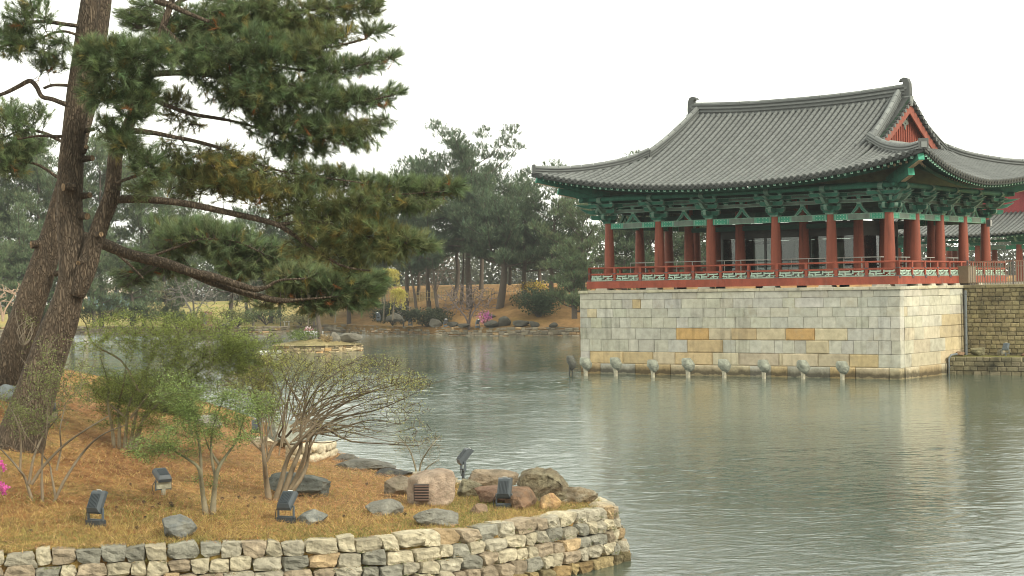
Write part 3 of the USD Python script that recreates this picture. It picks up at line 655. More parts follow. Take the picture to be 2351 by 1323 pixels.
def hip_x(y):
    lo, hi = GABLE, HX * 1.1
    for _ in range(40):
        mid = (lo + hi) / 2
        if eave_x(y) - mid > eave_y(MXr + mid) - abs(y - MYr): lo = mid
        else: hi = mid
    return lo
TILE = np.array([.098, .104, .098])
roof_mesh, soffit = MB(), MB()
SP = 0.330
def strip(pa, pb, mb, flip, col, saw=True):
    n = len(pa); v = np.vstack([pa, pb]); k = np.arange(n - 1)
    f = np.vstack([np.stack([k, k + 1, n + k + 1], 1), np.stack([k, n + k + 1, n + k], 1)])
    mb.add(v, f[:, ::-1] if flip else f, col)
def samples(L):
    n = max(2, int(L / .30)); s = np.linspace(0, L, n + 1); return np.repeat(s, 2)[1:-1] if n > 1 else s
rows_f, rows_s = [], []
xr_corner = HX * 1.055
for sy in (-1, 1):
    nx = int(2 * xr_corner / SP)
    xs = MXr + (np.arange(nx + 1) - nx / 2) * SP
    for q in range(nx):
        pa = []
        for x in (xs[q], xs[q + 1]):
            top = 0.0 if abs(x - MXr) <= VERGE else hip_y(x)
            e = eave_y(x)
            s = np.linspace(0, 1, 27); yy = MYr + sy * (e - s * (e - top)); xx = np.full_like(yy, x)
            zz = roof_z(xx, yy, front=True)
            pa.append(np.column_stack([xx, yy, zz]))
        saw = np.tile([.022, -.012], 14)[:27, None] * [0, 0, 1]
        if abs((xs[q] + xs[q + 1]) / 2 - MXr) > VERGE and abs(abs(xs[q] - MXr) - abs(xs[q + 1] - MXr)) > 0 and min(abs(xs[q] - MXr), abs(xs[q + 1] - MXr)) < VERGE: continue
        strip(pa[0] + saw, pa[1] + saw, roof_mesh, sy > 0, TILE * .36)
        strip(pa[0] - [0, 0, .13], pa[1] - [0, 0, .13], soffit, sy < 0, (.04, .075, .05))
    rows_f.append(xs)
for sx in (-1, 1):
    ny = int(2 * HY * 1.055 / SP)
    ys = MYr + (np.arange(ny + 1) - ny / 2) * SP
    for q in range(ny):
        pa = []
        for y in (ys[q], ys[q + 1]):
            top = max(GABLE, hip_x(y)); e = eave_x(y)
            s = np.linspace(0, 1, 17); xx = MXr + sx * (e - s * (e - top)); yy = np.full_like(xx, y)
            pa.append(np.column_stack([xx, yy, roof_z(xx, yy, side=True)]))
        saw = np.tile([.022, -.012], 9)[:17, None] * [0, 0, 1]
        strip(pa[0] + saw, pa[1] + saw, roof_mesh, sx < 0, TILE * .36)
        strip(pa[0] - [0, 0, .13], pa[1] - [0, 0, .13], soffit, sx > 0, (.04, .075, .05))
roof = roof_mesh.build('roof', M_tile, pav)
soffit.build('soffit', M_wood, pav)
rng = np.random.default_rng(5)
def tile_row(path, name='tile_row', parent=roof, r=.094, step=.36, end=True, col=TILE):
    """A run of overlapping half-round tiles from the eave upwards."""
    path = np.asarray(path, float); seg = np.r_[0, np.cumsum(np.linalg.norm(np.diff(path, axis=0), axis=1))]
    n = max(1, int(seg[-1] / step)); s = np.linspace(0, seg[-1], n + 1)
    at = lambda t: np.column_stack([np.interp(t, seg, path[:, k]) for k in range(3)])
    ss = np.sort(np.r_[s[:-1], s[1:] - 1e-3]); P = at(ss)
    rad = np.tile([r * 1.07, r * .93], n)
    t = np.gradient(at(np.linspace(0, seg[-1], len(ss))), axis=0); t = unit(t)
    side = unit(np.cross(t, [0, 0, 1.0])); up = np.cross(side, t)
    an = np.linspace(-.12 * PI, 1.12 * PI, 7)
    v = P[:, None] + rad[:, None, None] * (np.cos(an)[None, :, None] * side[:, None] + np.sin(an)[None, :, None] * up[:, None])
    m, k = v.shape[:2]; i, j = np.meshgrid(np.arange(m - 1), np.arange(k - 1), indexing='ij')
    q = np.stack([i * k + j, i * k + j + 1, (i + 1) * k + j + 1, (i + 1) * k + j], -1).reshape(-1, 4)
    col = np.asarray(col) * rng.uniform(.88, 1.12)
    shade = np.repeat(rng.uniform(.92, 1.08, n), 2)[:, None, None] * np.ones((1, k, 1)) * col
    mb = MB().add(v.reshape(-1, 3), q, shade.reshape(-1, 3))
    if end:
        e = unit(path[0] - path[1]); c = path[0] + up[0] * .01
        mb.tube([c - e * .02, c + e * .025], r * 1.12, 12, col * .75); mb.tube([c + e * .025, c + e * .032], r * .62, 10, col * .45)
    mb.build(name, M_tile, parent)
xs = rows_f[0]
for x in xs[1:-1]:
    xm = x
    top = 0.12 if abs(xm - MXr) <= VERGE - .55 else hip_y(xm) + .12 if abs(xm - MXr) > VERGE else hip_y(MXr + VERGE) + .1
    if top is None: continue
    e = eave_y(xm) + .03
    if e - top < .35: continue
    yy = MYr - np.linspace(e, top, 14)
    tile_row(np.column_stack([np.full(14, xm), yy, roof_z(np.full(14, xm), yy, front=True) + .03]))
ny = int(2 * HY * 1.055 / SP)
for y in (MYr + (np.arange(ny + 1) - ny / 2) * SP)[1:-1]:
    top = max(GABLE, hip_x(y)) + .1; e = eave_x(y) + .03
    if e - top < .35: continue
    xx = MXr + np.linspace(e, top, 10)
    tile_row(np.column_stack([xx, np.full(10, y), roof_z(xx, np.full(10, y), side=True) + .03]), step=.45)
# rafters under the eave
YEL = np.array([.36, .27, .17])
def rafters(front):
    L = 2 * (xr_corner if front else HY * 1.055); n = int(L / SP) - 1
    for k in range(n):
        s = (MXr if front else MYr) + (k - (n - 1) / 2) * SP
        P = (lambda d: np.array([s, MYr - (eave_y(s) - d), 0.0])) if front else (lambda d: np.array([MXr + eave_x(s) - d, s, 0.0]))
        zf = (lambda p: roof_z(p[0], p[1], front=True)) if front else (lambda p: roof_z(p[0], p[1], side=True))
        lim = (eave_y(s) - (hip_y(s) if abs(s - MXr) > VERGE else 0)) if front else (eave_x(s) - max(GABLE, hip_x(s)))
        span = (CX[-1] - MXr) if front else (CY[-1] - MYr)
        over = abs(s - (MXr if front else MYr)) > span - .6
        if over:                                   # towards the corner they fan about the corner column
            e = P(.10); sg_ = np.sign(s - (MXr if front else MYr))
            hub = np.array([MXr + sg_ * (CX[-1] - MXr - 1.2), CY[0] + 1.2, 0.0]) if front else np.array([CX[-1] - 1.2, MYr + sg_ * (CY[-1] - MYr - 1.2), 0.0])
            dr = unit(hub - e); Q = lambda d: e + dr * (d - .10)
            zq = lambda p: float(roof_z(p[0], p[1]))
        else: Q, zq = P, zf
        a, b = Q(.10), Q(1.7 if over else min(1.7, lim)); a[2], b[2] = zq(a) - .215, zq(b) - .225
        m = MB().bar(a, b, .105, .115, GRN * .8); d = unit(a - b)
        m.bar(a, a + d * .006, .112, .12, OUT * 1.35); m.bar(a + d * .006, a + d * .01, .06, .065, GRN); m.build('flying_rafter', M_wood, pav)
        a, b = Q(.82), Q(2.6 if over else min(3.6, lim)); a[2], b[2] = zq(a) - .36, zq(b) - .38
        m = MB().tube([a, b], .07, 8, GRN * .7); d = unit(a - b); m.tube([a, a + d * .008], .068, 8, YEL * .8); m.build('round_rafter', M_wood, pav)
rafters(True); rafters(False)
def eave_board(pts, z0, z1, col, name):
    pts = np.asarray(pts); n = len(pts); m = MB()
    for o, fl in ((0, False), (1, True)):
        d = np.gradient(pts, axis=0); nn = unit(np.cross(d, [0, 0, 1.0])) * .02 * (1 - 2 * o)
        strip(pts + nn + [0, 0, z0], pts + nn + [0, 0, z1], m, fl, col)
    m.build(name, M_wood, pav)
tx = np.linspace(-1, 1, 61)
fe = np.array([[MXr + t * xr_corner * .992, MYr - eave_y(MXr + t * xr_corner), 0] for t in tx]); fe[:, 2] = roof_z(fe[:, 0], fe[:, 1])
se = np.array([[MXr + eave_x(MYr + t * HY * 1.05), MYr + t * HY * 1.05, 0] for t in tx]); se[:, 2] = roof_z(se[:, 0], se[:, 1])
le = se * [-1, 1, 1] + [2 * MXr, 0, 0]
for e_, inn in ((fe, np.array([0, .05, 0])), (se, np.array([-.05, 0, 0])), (le, np.array([.05, 0, 0]))):
    eave_board(e_ + inn, -.155, .0, TILE * .45, 'eave_board')
    eave_board(e_ + inn * 14, -.29, -.14, GRN * .7, 'eave_board')
# ridges of stacked tiles
def ridge(path, w, h, layers, name, label=None, capr=.10, parent=None):
    path = smooth_path(path, 26); m = MB(); d = np.gradient(path, axis=0); sd = unit(np.cross(d, [0, 0, 1.0]))
    dz = h / layers
    for k in range(layers):
        ww = w / 2 * (1.0 if k % 2 == 0 else .80); lo, hi = path + [0, 0, k * dz], path + [0, 0, (k + .96) * dz]
        ring = np.stack([lo - sd * ww, lo + sd * ww, hi + sd * ww, hi - sd * ww], 1); n = len(path)
        col = TILE * (rng.uniform(.75, 1.15) if k % 2 == 0 else .5)
        i, j = np.meshgrid(np.arange(n - 1), np.arange(4), indexing='ij')
        q = np.stack([i * 4 + j, (i + 1) * 4 + j, (i + 1) * 4 + (j + 1) % 4, i * 4 + (j + 1) % 4], -1).reshape(-1, 4)
        q = np.vstack([q, [[0, 1, 2, 3]], [[n * 4 - 1, n * 4 - 2, n * 4 - 3, n * 4 - 4]]])
        m.add(ring.reshape(-1, 3), q[:, ::-1], col)
    p = m.build(name, M_tile, parent or pav)
    top = path + [0, 0, h]; seg = np.r_[0, np.cumsum(np.linalg.norm(np.diff(top, axis=0), axis=1))]
    n = int(seg[-1] / .55)
    for k in range(n):
        a, b = (np.array([np.interp(t * seg[-1] / n, seg, top[:, q]) for q in range(3)]) for t in (k, k + .93))
        MB().tube([a, b], capr, 8, TILE * rng.uniform(.95, 1.75)).build('cap_tile', M_tile, p)
    return p
RZ = float(roof_z(MXr, MYr, front=True))
ridge([(MXr - 6.0, MYr, RZ + .10), (MXr - 3, MYr, RZ - .06), (MXr, MYr, RZ - .10), (MXr + 3, MYr, RZ - .06), (MXr + 6.0, MYr, RZ + .10)], .42, .62, 7, 'main_ridge')
fin = sg.Polygon([(-.20, 0), (.22, 0), (.24, .45), (.22, .85), (.12, 1.08), (-.06, 1.14), (-.26, 1.06), (-.33, .93), (-.20, .98), (-.10, .90), (-.14, .72), (-.22, .5)])
for s in (-1, 1):
    M = frame_m(np.array([MXr + s * 6.02, MYr, RZ - .02]), (s, 0, 0)); m = MB()
    m.prism(fin, M, .30, TILE * .62); m.prism(sg.Polygon([(-.27, -.25), (.26, -.25), (.30, .22), (-.25, .22)]), M, .36, TILE * 1.7)
    m.prism(sg.Point(.02, .62).buffer(.07), M, .34, TILE * 1.1)
    m.build('ridge_finial', M_tile, pav, label='eagle-beaked grey ridge finial at the left end' if s < 0 else 'eagle-beaked grey ridge finial above the gable')
for s in (-1, 1):
    for sy in (-1, 1):
        X = MXr + s * (VERGE - .62)
        yy = [MYr + sy * d for d in (.15, 1.2, 2.3, 3.3, 4.25)]
        P = [(X + s * .12 * q, y, float(roof_z(X, y, front=True)) + .02) for q, y in enumerate(yy)]
        g = ridge(P, .34, .34, 5, 'gable_ridge')
        e = np.array(P[-1]); MB().box(e + [0, sy * .06, .2], (.40, .10, .46), TILE * .6).box(e + [0, sy * .12, .12], (.26, .03, .22), TILE * 1.6).build('end_tile', M_tile, g)
        # hip ridge from there to the eave corner
        hx = np.linspace(VERGE - .25, 10.42, 6); P = []
        for d in hx:
            x = MXr + s * d; y = MYr + sy * hip_y(x); P.append((x, y, float(roof_z(x, y)) + .02))
        P[0] = (P[0][0], e[1] + sy * .02, P[0][2])
        g = ridge(P, .32, .30, 5, 'hip_ridge')
        e = np.array(P[-1]); dd = unit(np.array([s, sy, 0.0])); R = np.stack([dd, np.array([-dd[1], dd[0], 0]), Z_], 1)
        MB().box(e + dd * .05 + [0, 0, .20], (.12, .42, .46), TILE * .6, R=R).box(e + dd * .12 + [0, 0, .16], (.03, .26, .25), TILE * 1.5, R=R).build('end_tile', M_tile, g)
        # corner beams carrying the hip
        c0 = np.array([CX[0] if s < 0 else CX[-1], CY[0] if sy < 0 else CY[-1], 8.95]); c1 = np.array([MXr + s * 10.32, MYr + sy * (HY * 1.035), 0]); c1[2] = float(roof_z(c1[0], c1[1])) - .30
        m = MB().bar(c0, c1, .26, .30, GRN * .9); d = unit(c1 - c0); m.bar(c1, c1 + d * .02, .27, .31, LGRN * 1.15); m.bar(c1 - d * 1.4 - [0, 0, .16], c1 - d * .02 - [0, 0, .16], .2, .05, YEL * 1.1); m.build('corner_beam', M_wood, pav)
        c2 = c0 + (c1 - c0) * .70 - [0, 0, .34]
        m = MB().bar(c0 - [0, 0, .32], c2, .28, .32, GRN * .9); m.bar(c2, c2 + d * .02, .29, .33, LGRN * 1.2); m.bar(c2 - d * .9 - [0, 0, .17], c2 - d * .02 - [0, 0, .17], .2, .05, YEL * 1.1); m.build('corner_beam', M_wood, pav)
# gable ends: red boards, battens, barge boards, verge tiles
for s in (-1, 1):
    Xg = MXr + s * GABLE; yy = np.linspace(-4.1, 4.1, 31); top = roof_z(np.full(31, MXr), MYr + yy, front=True) - .14; zb0 = float(roof_z(MXr + GABLE, MYr, side=True)) - .05
    poly = sg.Polygon([(-4.1, zb0)] + [(y, max(t, zb0)) for y, t in zip(yy, top)] + [(4.1, zb0)]).buffer(0)
    M = frame_m(np.array([Xg - s * .06, MYr, 0.0]), (0, 1, 0))
    gb = MB().prism(poly, M, .08, np.array([.21, .056, .036])).build('gable_wall', M_wood, pav)
    for y in np.arange(-3.5, 3.6, .26):
        t = float(np.interp(y, yy, top)) - .05
        if t - zb0 > .15: MB().box((Xg + s * .005, MYr + y, (t + zb0) / 2), (.05, .055, t - zb0), (.175, .045, .029)).build('batten', M_wood, gb)
    for sy in (-1, 1):
        yl = np.linspace(0, 4.55, 16); zt = roof_z(np.full(16, MXr), MYr + yl, front=True) - .10
        up_ = np.column_stack([np.full(16, MXr + s * (VERGE - .10)), MYr + sy * yl, zt]); lo_ = up_ - np.column_stack([np.zeros(16), np.zeros(16), np.linspace(.52, .36, 16)])
        m = MB()
        for o in (0, .06): strip(up_ - [s * o, 0, 0], lo_ - [s * o, 0, 0], m, (s * sy > 0) ^ (o > 0), (.20, .060, .040))
        strip(lo_, lo_ - [s * .06, 0, 0], m, s * sy > 0, (.30, .07, .04))
        m.build('barge_board', M_wood, gb)
        for d in np.arange(.25, 4.5, .31):
            y = MYr + sy * d; z = float(roof_z(MXr, y, front=True))
            a, b = (MXr + s * (VERGE - .50), y, z + .05), (MXr + s * (VERGE + .06), y, z + .02)
            m = MB().tube([b, a], .095, 10, TILE * rng.uniform(.55, .8)); m.tube([np.array(b), np.array(b) + [s * .02, 0, 0]], .10, 10, TILE * .9)
            m.box(((a[0] + b[0]) / 2, y + sy * .155, z - .03), (.56, .16, .04), TILE * .5); m.build('verge_tile', M_tile, gb)
    orn = MB(); oc = np.array([Xg + s * .03, MYr, float(np.interp(0, yy, top)) - .80]); Mo = frame_m(oc, (0, 1, 0))
    shp = sg.Polygon([(0, .42), (.10, .22), (.34, .12), (.22, 0), (.34, -.14), (.10, -.20), (0, -.42), (-.10, -.20), (-.34, -.14), (-.22, 0), (-.34, .12), (-.10, .22)]).buffer(.05)
    for cxx, czz in ((.16, .05), (-.16, .05), (0, -.18), (0, .18)): shp = shp.difference(sg.Point(cxx, czz).buffer(.055))
    orn.prism(shp, Mo, .06, (.115, .125, .105)); orn.build('gable_ornament', M_wood, gb)
    zf = float(np.max(zb0)); MB().box((Xg + s * .14, MYr, zf + .10), (.26, 6.6, .16), TILE * 1.9).build('mortar_course', M_tile, gb)
# the glazed exhibit box and low steel barrier inside
ex = thing('exhibit_case', 'dark framed glass exhibit room between the red columns of the pavilion', 'glass room', PAV, -YAW)
x0, x1, y0, y1 = -10.7, -3.2, 3.3, 8.0
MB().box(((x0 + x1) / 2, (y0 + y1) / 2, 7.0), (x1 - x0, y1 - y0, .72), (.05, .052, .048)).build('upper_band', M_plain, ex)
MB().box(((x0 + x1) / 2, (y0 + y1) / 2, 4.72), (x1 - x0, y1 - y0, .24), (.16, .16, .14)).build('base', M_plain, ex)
for x in np.linspace(x0 + .05, x1 - .05, 4):
    for y in (y0 + .05, y1 - .05): MB().box((x, y, 5.74), (.1, .1, 1.8), (.04, .045, .04)).build('frame_post', M_metal, ex)
for a, b in zip(np.linspace(x0, x1, 4)[:-1], np.linspace(x0, x1, 4)[1:]):
    for y in (y0 + .05, y1 - .05): MB().box(((a + b) / 2, y, 5.74), (b - a - .12, .02, 1.79), (1, 1, 1)).build('glass_pane', M_glass, ex)
for x in (x0 + .05, x1 - .05): MB().box((x, (y0 + y1) / 2, 5.74), (.02, y1 - y0 - .22, 1.79)).build('glass_pane', M_glass, ex)
for a, w, c in ((-9.6, 1.3, (.34, .36, .34)), (-7.4, 1.0, (.12, .14, .12)), (-5.6, .8, (.13, .16, .13)), (-4.1, .9, (.30, .33, .32))): MB().box((a, 6.0, 5.65), (w, .06, 1.5), c).build('display_panel', M_plain, ex)
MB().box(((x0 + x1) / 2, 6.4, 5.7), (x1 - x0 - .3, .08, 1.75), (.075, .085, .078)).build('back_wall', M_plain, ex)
MB().box((-6.8, 5.2, 5.0), (5.2, 1.2, .25), (.22, .2, .16)).build('display_table', M_plain, ex)
st = thing('steel_barrier', 'thin grey steel barrier running behind the front columns of the pavilion', 'barrier', PAV, -YAW)
for (ax_, ay), (bx, by), n in (((-14.6, .9), (-.9, .9), 15), ((-.9, .9), (-.9, 10.4), 10)):
    a, b = np.array([ax_, ay, 0]), np.array([bx, by, 0]); m = MB()
    for z in (5.52,): MB().bar(a + [0, 0, z], b + [0, 0, z], .05, .04, (.26, .25, .22)).build('rail', M_metal, st)
    for k in range(n + 1):
        if k % 1 == 0: MB().box(a + (b - a) * k / n + [0, 0, 5.04], (.035, .035, .92), (.26, .25, .22)).build('post', M_metal, st)
sp = thing('loudspeaker', 'small dark speaker box fixed high on the last column of the side', 'speaker', wor(.36, 11.0, 7.25), -YAW)
MB().box((0, 0, 0), (.2, .26, .36), (.09, .09, .09)).build('case', M_plain, sp); MB().box((.105, 0, 0), (.02, .2, .3), (.25, .25, .25)).build('grille', M_plain, sp)
# ------------------------------------------------------------------ fence, box and people on the terrace, the rear pavilion
fe_ = thing('picket_fence', 'brown metal picket fence standing on top of the mossy retaining wall', 'fence', wor(1.15, 6.2), -YAW)
FB = (.20, .155, .11)
for z, h, w in ((5.26, .05, .06), (5.02, .03, .04), (4.28, .03, .04)): MB().bar((0, 0, z), (9, 0, z), w, h, (.24, .12, .08) if z > 5.2 else FB).build('rail', M_metal, fe_)
for k in range(72):
    big = k % 18 == 0
    MB().box((k * .125, .0, 4.70 if not big else 4.74), (.07 if big else .035, .07 if big else .035, 1.06 if not big else 1.2), (.10, .08, .07) if big else FB).build('fence_post' if big else 'picket', M_metal, fe_)
bx = thing('cabinet', 'plain brown metal cabinet at the corner between red railing and fence', 'cabinet', wor(1.02, 6.45, 4.16), -YAW)
MB().box((0, 0, .48), (.52, .95, .80), (.17, .125, .075)).build('body', M_metal, bx); MB().box((0, 0, .895), (.58, 1.0, .03), (.21, .165, .10)).build('lid', M_metal, bx); MB().box((0, 0, .04), (.45, .8, .08), (.06, .05, .04)).build('plinth', M_plain, bx)
import manifold3d as m3
def chain(J, bones, res=14):
    """A body from joints {name: (xyz, r)} and bones (a, b): hulls of spheres joined into one smooth mesh."""
    tot = None
    for a, b in bones:
        s = [m3.Manifold.sphere(J[k][1], res).translate(list(map(float, J[k][0]))) for k in (a, b)]
        h = m3.Manifold.batch_hull(s); tot = h if tot is None else tot + h
    m = tot.refine_to_length(.05).to_mesh(); t = trimesh.Trimesh(m.vert_properties[:, :3], m.tri_verts)
    trimesh.smoothing.filter_taubin(t, iterations=6); return t
def person(loc, rotz, label, top, legs, hair, skin=(.45, .27, .19), hold=None):
    t = thing('person', label, 'person', loc, rotz)
    J = dict(hipl=((.09, 0, .88), .10), hipr=((-.09, 0, .88), .10), kl=((.10, .03, .48), .065), kr=((-.10, -.02, .48), .065), al=((.10, -.01, .08), .045), ar=((-.10, -.06, .08), .045), tl=((.10, .14, .05), .04), tr=((-.10, .09, .05), .04),
             w=((0, 0, 1.05), .13), ch=((0, .01, 1.28), .15), sl=((.18, 0, 1.38), .065), sr=((-.18, 0, 1.38), .065), el=((.24, .04, 1.12), .045), er=((-.24, .04, 1.12), .045), hl=((.20, .22, 1.02), .032), hr=((-.20, .22, 1.02), .032), n=((0, .01, 1.44), .055), hd=((0, .03, 1.58), .095), fc=((0, .06, 1.54), .075))
    body = chain(J, [('hipl', 'kl'), ('hipr', 'kr'), ('kl', 'al'), ('kr', 'ar'), ('al', 'tl'), ('ar', 'tr'), ('hipl', 'hipr'), ('hipl', 'w'), ('hipr', 'w'), ('w', 'ch'), ('ch', 'sl'), ('ch', 'sr'), ('sl', 'el'), ('sr', 'er'), ('el', 'hl'), ('er', 'hr'), ('ch', 'n'), ('n', 'hd'), ('hd', 'fc')])
    v = np.array(body.vertices); z = v[:, 2]; c = np.tile(skin, (len(v), 1)).astype(float)
    c[(z < 1.44) & ~((z < 1.06) & (v[:, 1] > .15))] = top; c[(z < .92) & ~((z > .9) & (v[:, 1] > .12))] = legs; c[z < .09] = (.05, .05, .05)
    put('body', v, body.faces, M_plain, t, c, True)
    hm = trimesh.creation.icosphere(2, .112); hv = np.array(hm.vertices) * [1, 1.05, 1] + [0, .015, 1.615]; keep = (hv[hm.faces].mean(1)[:, 2] > 1.60) | (hv[hm.faces].mean(1)[:, 1] < -.01)
    put('hair', hv, hm.faces[keep], M_plain, t, np.tile(hair, (len(hv), 1)), True)
    if hold: MB().box((.22, .26, .92), (.12, .2, .28), hold).build('bag', M_plain, t)
    return t
person(wor(3.0, 27.3, 4.08), 1.0, 'person with tan hair and a black top standing behind the picket fence', (.02, .02, .025), (.05, .05, .06), (.30, .17, .09))
person(wor(-3.5, 10.3, 4.58), 2.2, 'person in dark clothes holding a white bag inside the pavilion', (.03, .025, .03), (.04, .04, .05), (.02, .018, .015), hold=(.7, .7, .68))
RP = D(2246, 620, 121); RP[2] = 4.08
rp = thing('rear_pavilion', 'second red and green pavilion behind the railing at the right edge', 'pavilion', RP, -YAW)
for k, x in enumerate((-5.9, -2.95, 0, 2.95, 5.9)):
    for y in (0, 3.0, 6.0, 9.0):
        if y and k in (1, 2, 3) and y > 3: continue
        MB().tube([(x, y, .0), (x, y, 1.4), (x, y, 2.75)], [.25, .24, .2], 12, RED * .9).build('column', M_red, rp, smooth=True)
MB().box((0, 5, -.05), (14.6, 13, .5), (.33, .31, .26)).build('stone_base', M_stone, rp)
for a, b in zip((-5.9, -2.95, 0, 2.95), (-2.95, 0, 2.95, 5.9)):
    m = MB().bar((a + .2, 0, 2.58), (b - .2, 0, 2.58), .2, .26, LGRN * .75); m.bar((a + .9, -.11, 2.58), (b - .9, -.11, 2.58), .01, .2, GRYG); m.build('lintel', M_wood, rp)
    MB().bar((a, 0, 3.05), (b, 0, 3.05), .15, .16, GRN).build('wall_beam', M_wood, rp); MB().bar((a, -.02, 3.40), (b, -.02, 3.40), .15, .22, GRN).build('wall_beam', M_wood, rp)
for x in (-5.9, -2.95, 0, 2.95, 5.9):
    m = MB(); plank(m, arm(.55, .55, 2.74, 2.98), frame_m(np.array([x, -.05, 0]), (1, 0, 0)), .2, GRN); b = m.build('bracket_set', M_wood, rp)
    m = MB(); plank(m, beak(.8, 2.95, 3.2, .1), frame_m(np.array([x, 0, 0]), (0, -1, 0)), .16, GRN); m.build('beak_arm', M_wood, b)
    m = MB(); plank(m, arm(.75, .75, 3.08, 3.3), frame_m(np.array([x, -.4, 0]), (1, 0, 0)), .16, GRN); m.build('bracket_arm', M_wood, b)
def rz_(y, x): return 3.42 + .27 * (y + 1.7) + .015 * (y + 1.7) ** 2 + .9 * (abs(x) / 8.2) ** 2.4 * (1 - (y + 1.7) / 5.2)
m = MB(); xs_ = np.arange(-8.2, 8.21, .41)
for a, b in zip(xs_[:-1], xs_[1:]):
    yy = np.linspace(-1.7, 3.2, 10); strip(np.column_stack([np.full(10, a), yy, rz_(yy, a)]), np.column_stack([np.full(10, b), yy, rz_(yy, b)]), m, False, TILE * .5)
    strip(np.column_stack([np.full(10, a), yy, rz_(yy, a) - .2]), np.column_stack([np.full(10, b), yy, rz_(yy, b) - .2]), m, True, DGRN)
rr = m.build('roof', M_tile, rp)
for x in np.arange(-8.0, 8.01, .33):
    yy = np.linspace(-1.72, 3.1, 8); tile_row(np.column_stack([np.full(8, x), yy, rz_(yy, x) + .02]), parent=rr, step=.5)
    if -7 < x < 7:
        a, b = np.array([x + .16, -1.55, float(rz_(-1.55, x)) - .24]), np.array([x + .16, .4, float(rz_(.4, x)) - .26]); m = MB().bar(a, b, .1, .11, GRN); m.bar(a + [0, -.012, 0], a, .11, .12, OUT * 1.3); m.build('flying_rafter', M_wood, rp)
gz = float(rz_(3.2, 0))
MB().prism(sg.Polygon([(-5.6, gz - .1), (5.6, gz - .1), (5.6, gz + .02), (3, gz + 1.22), (0, gz + 2.6), (-3, gz + 1.22), (-5.6, gz + .02)]), frame_m(np.array([0, 3.2, 0.0]), (1, 0, 0)), .1, (.20, .034, .036)).build('gable_wall', M_wood, rp)
for s in (-1, 1):
    top = np.array([[s * t * 6.6, y, gz + 2.8 - 3.1 * t] for y in (2.6, 11.0) for t in np.linspace(0, 1, 8)])
    m = MB(); strip(top[:8], top[8:], m, s < 0, TILE * .8); strip(top[:8] - [0, 0, .25], top[8:] - [0, 0, .25], m, s > 0, TILE * .5); strip(top[:8], top[:8] - [0, 0, .25], m, s > 0, TILE * .6)
    up = m.build('upper_roof', M_tile, rp)
    for t in np.linspace(.02, .98, 20):
        p = np.array([s * t * 6.6, 2.55, gz + 2.86 - 3.1 * t]); MB().tube([p, p + [0, .6, 0]], .1, 8, TILE * .7).build('verge_tile', M_tile, up)
ridge([(0, 2.5, gz + 2.8), (0, 6, gz + 2.7), (0, 11, gz + 2.8)], .4, .35, 4, 'main_ridge', parent=rp)

# ------------------------------------------------------------------ carved stone posts standing in the water before the platform
rng = np.random.default_rng(21)
def post(px, py, k, label, w=.40, h=.86, col=(.235, .245, .195), legs=1, group='stone posts in the water'):
    p = G(px, py, 0)
    t = thing('stone_post', label, 'stone post', p, 0, group)
    m = trimesh.creation.icosphere(3, 1.0); v = np.array(m.vertices)
    v = v * np.array([w * .42, w * .40, h * .40]) * (1 + .32 * (fbm(v * 1.9 + k * 9.1, 4, k) - .5)[:, None])
    v[:, 0] += v[:, 2] * -.25 + .03; v[:, 2] = np.minimum(v[:, 2], h * .29); v[:, 0] *= np.where(v[:, 2] > 0, 1.0, 1.1 + v[:, 2] * .8)
    c = np.array(col) * (.55 + .9 * fbm(v * 7, 3, k + 3))[:, None]
    put('head', v + [0, 0, h * .66], m.faces, M_rock, t, c, True)
    if legs == 1: MB().tube([(0.02, 0, -.4), (.02, 0, .2), (.03, 0, h * .5)], [w * .15, w * .15, w * .22], 9, (.36, .335, .25), jit=.12, rng=rng).build('shaft', M_rubble, t, smooth=True)
    else:
        for s in (-1, 1): MB().tube([(s * .09, 0, -.4), (s * .07, 0, .15), (s * .02, 0, h * .5)], [.045, .04, .09], 7, np.array(col) * .6).build('shaft', M_rubble, t, smooth=True)
nb = ['leftmost pale stone post, close to the left corner of the platform', 'second pale stone post from the left corner of the platform', 'third pale stone post from the left along the platform', 'fourth pale stone post from the left along the platform',
      'fifth pale stone post from the left along the platform', 'third pale stone post from the right along the platform', 'second pale stone post from the right along the platform', 'rightmost pale stone post along the platform front']
for k, (px, py) in enumerate([(1344, 863), (1413, 864), (1498, 867), (1579, 867), (1662, 869), (1753, 870), (1843, 871), (1933, 873)]): post(px, py, k, nb[k] + ', standing in the water', rng.uniform(.62, .70), rng.uniform(.88, .98))
post(1311, 861, 9, 'dark weathered stone post on two legs, alone in the water left of the platform', .52, 1.0, (.10, .10, .085), 2)
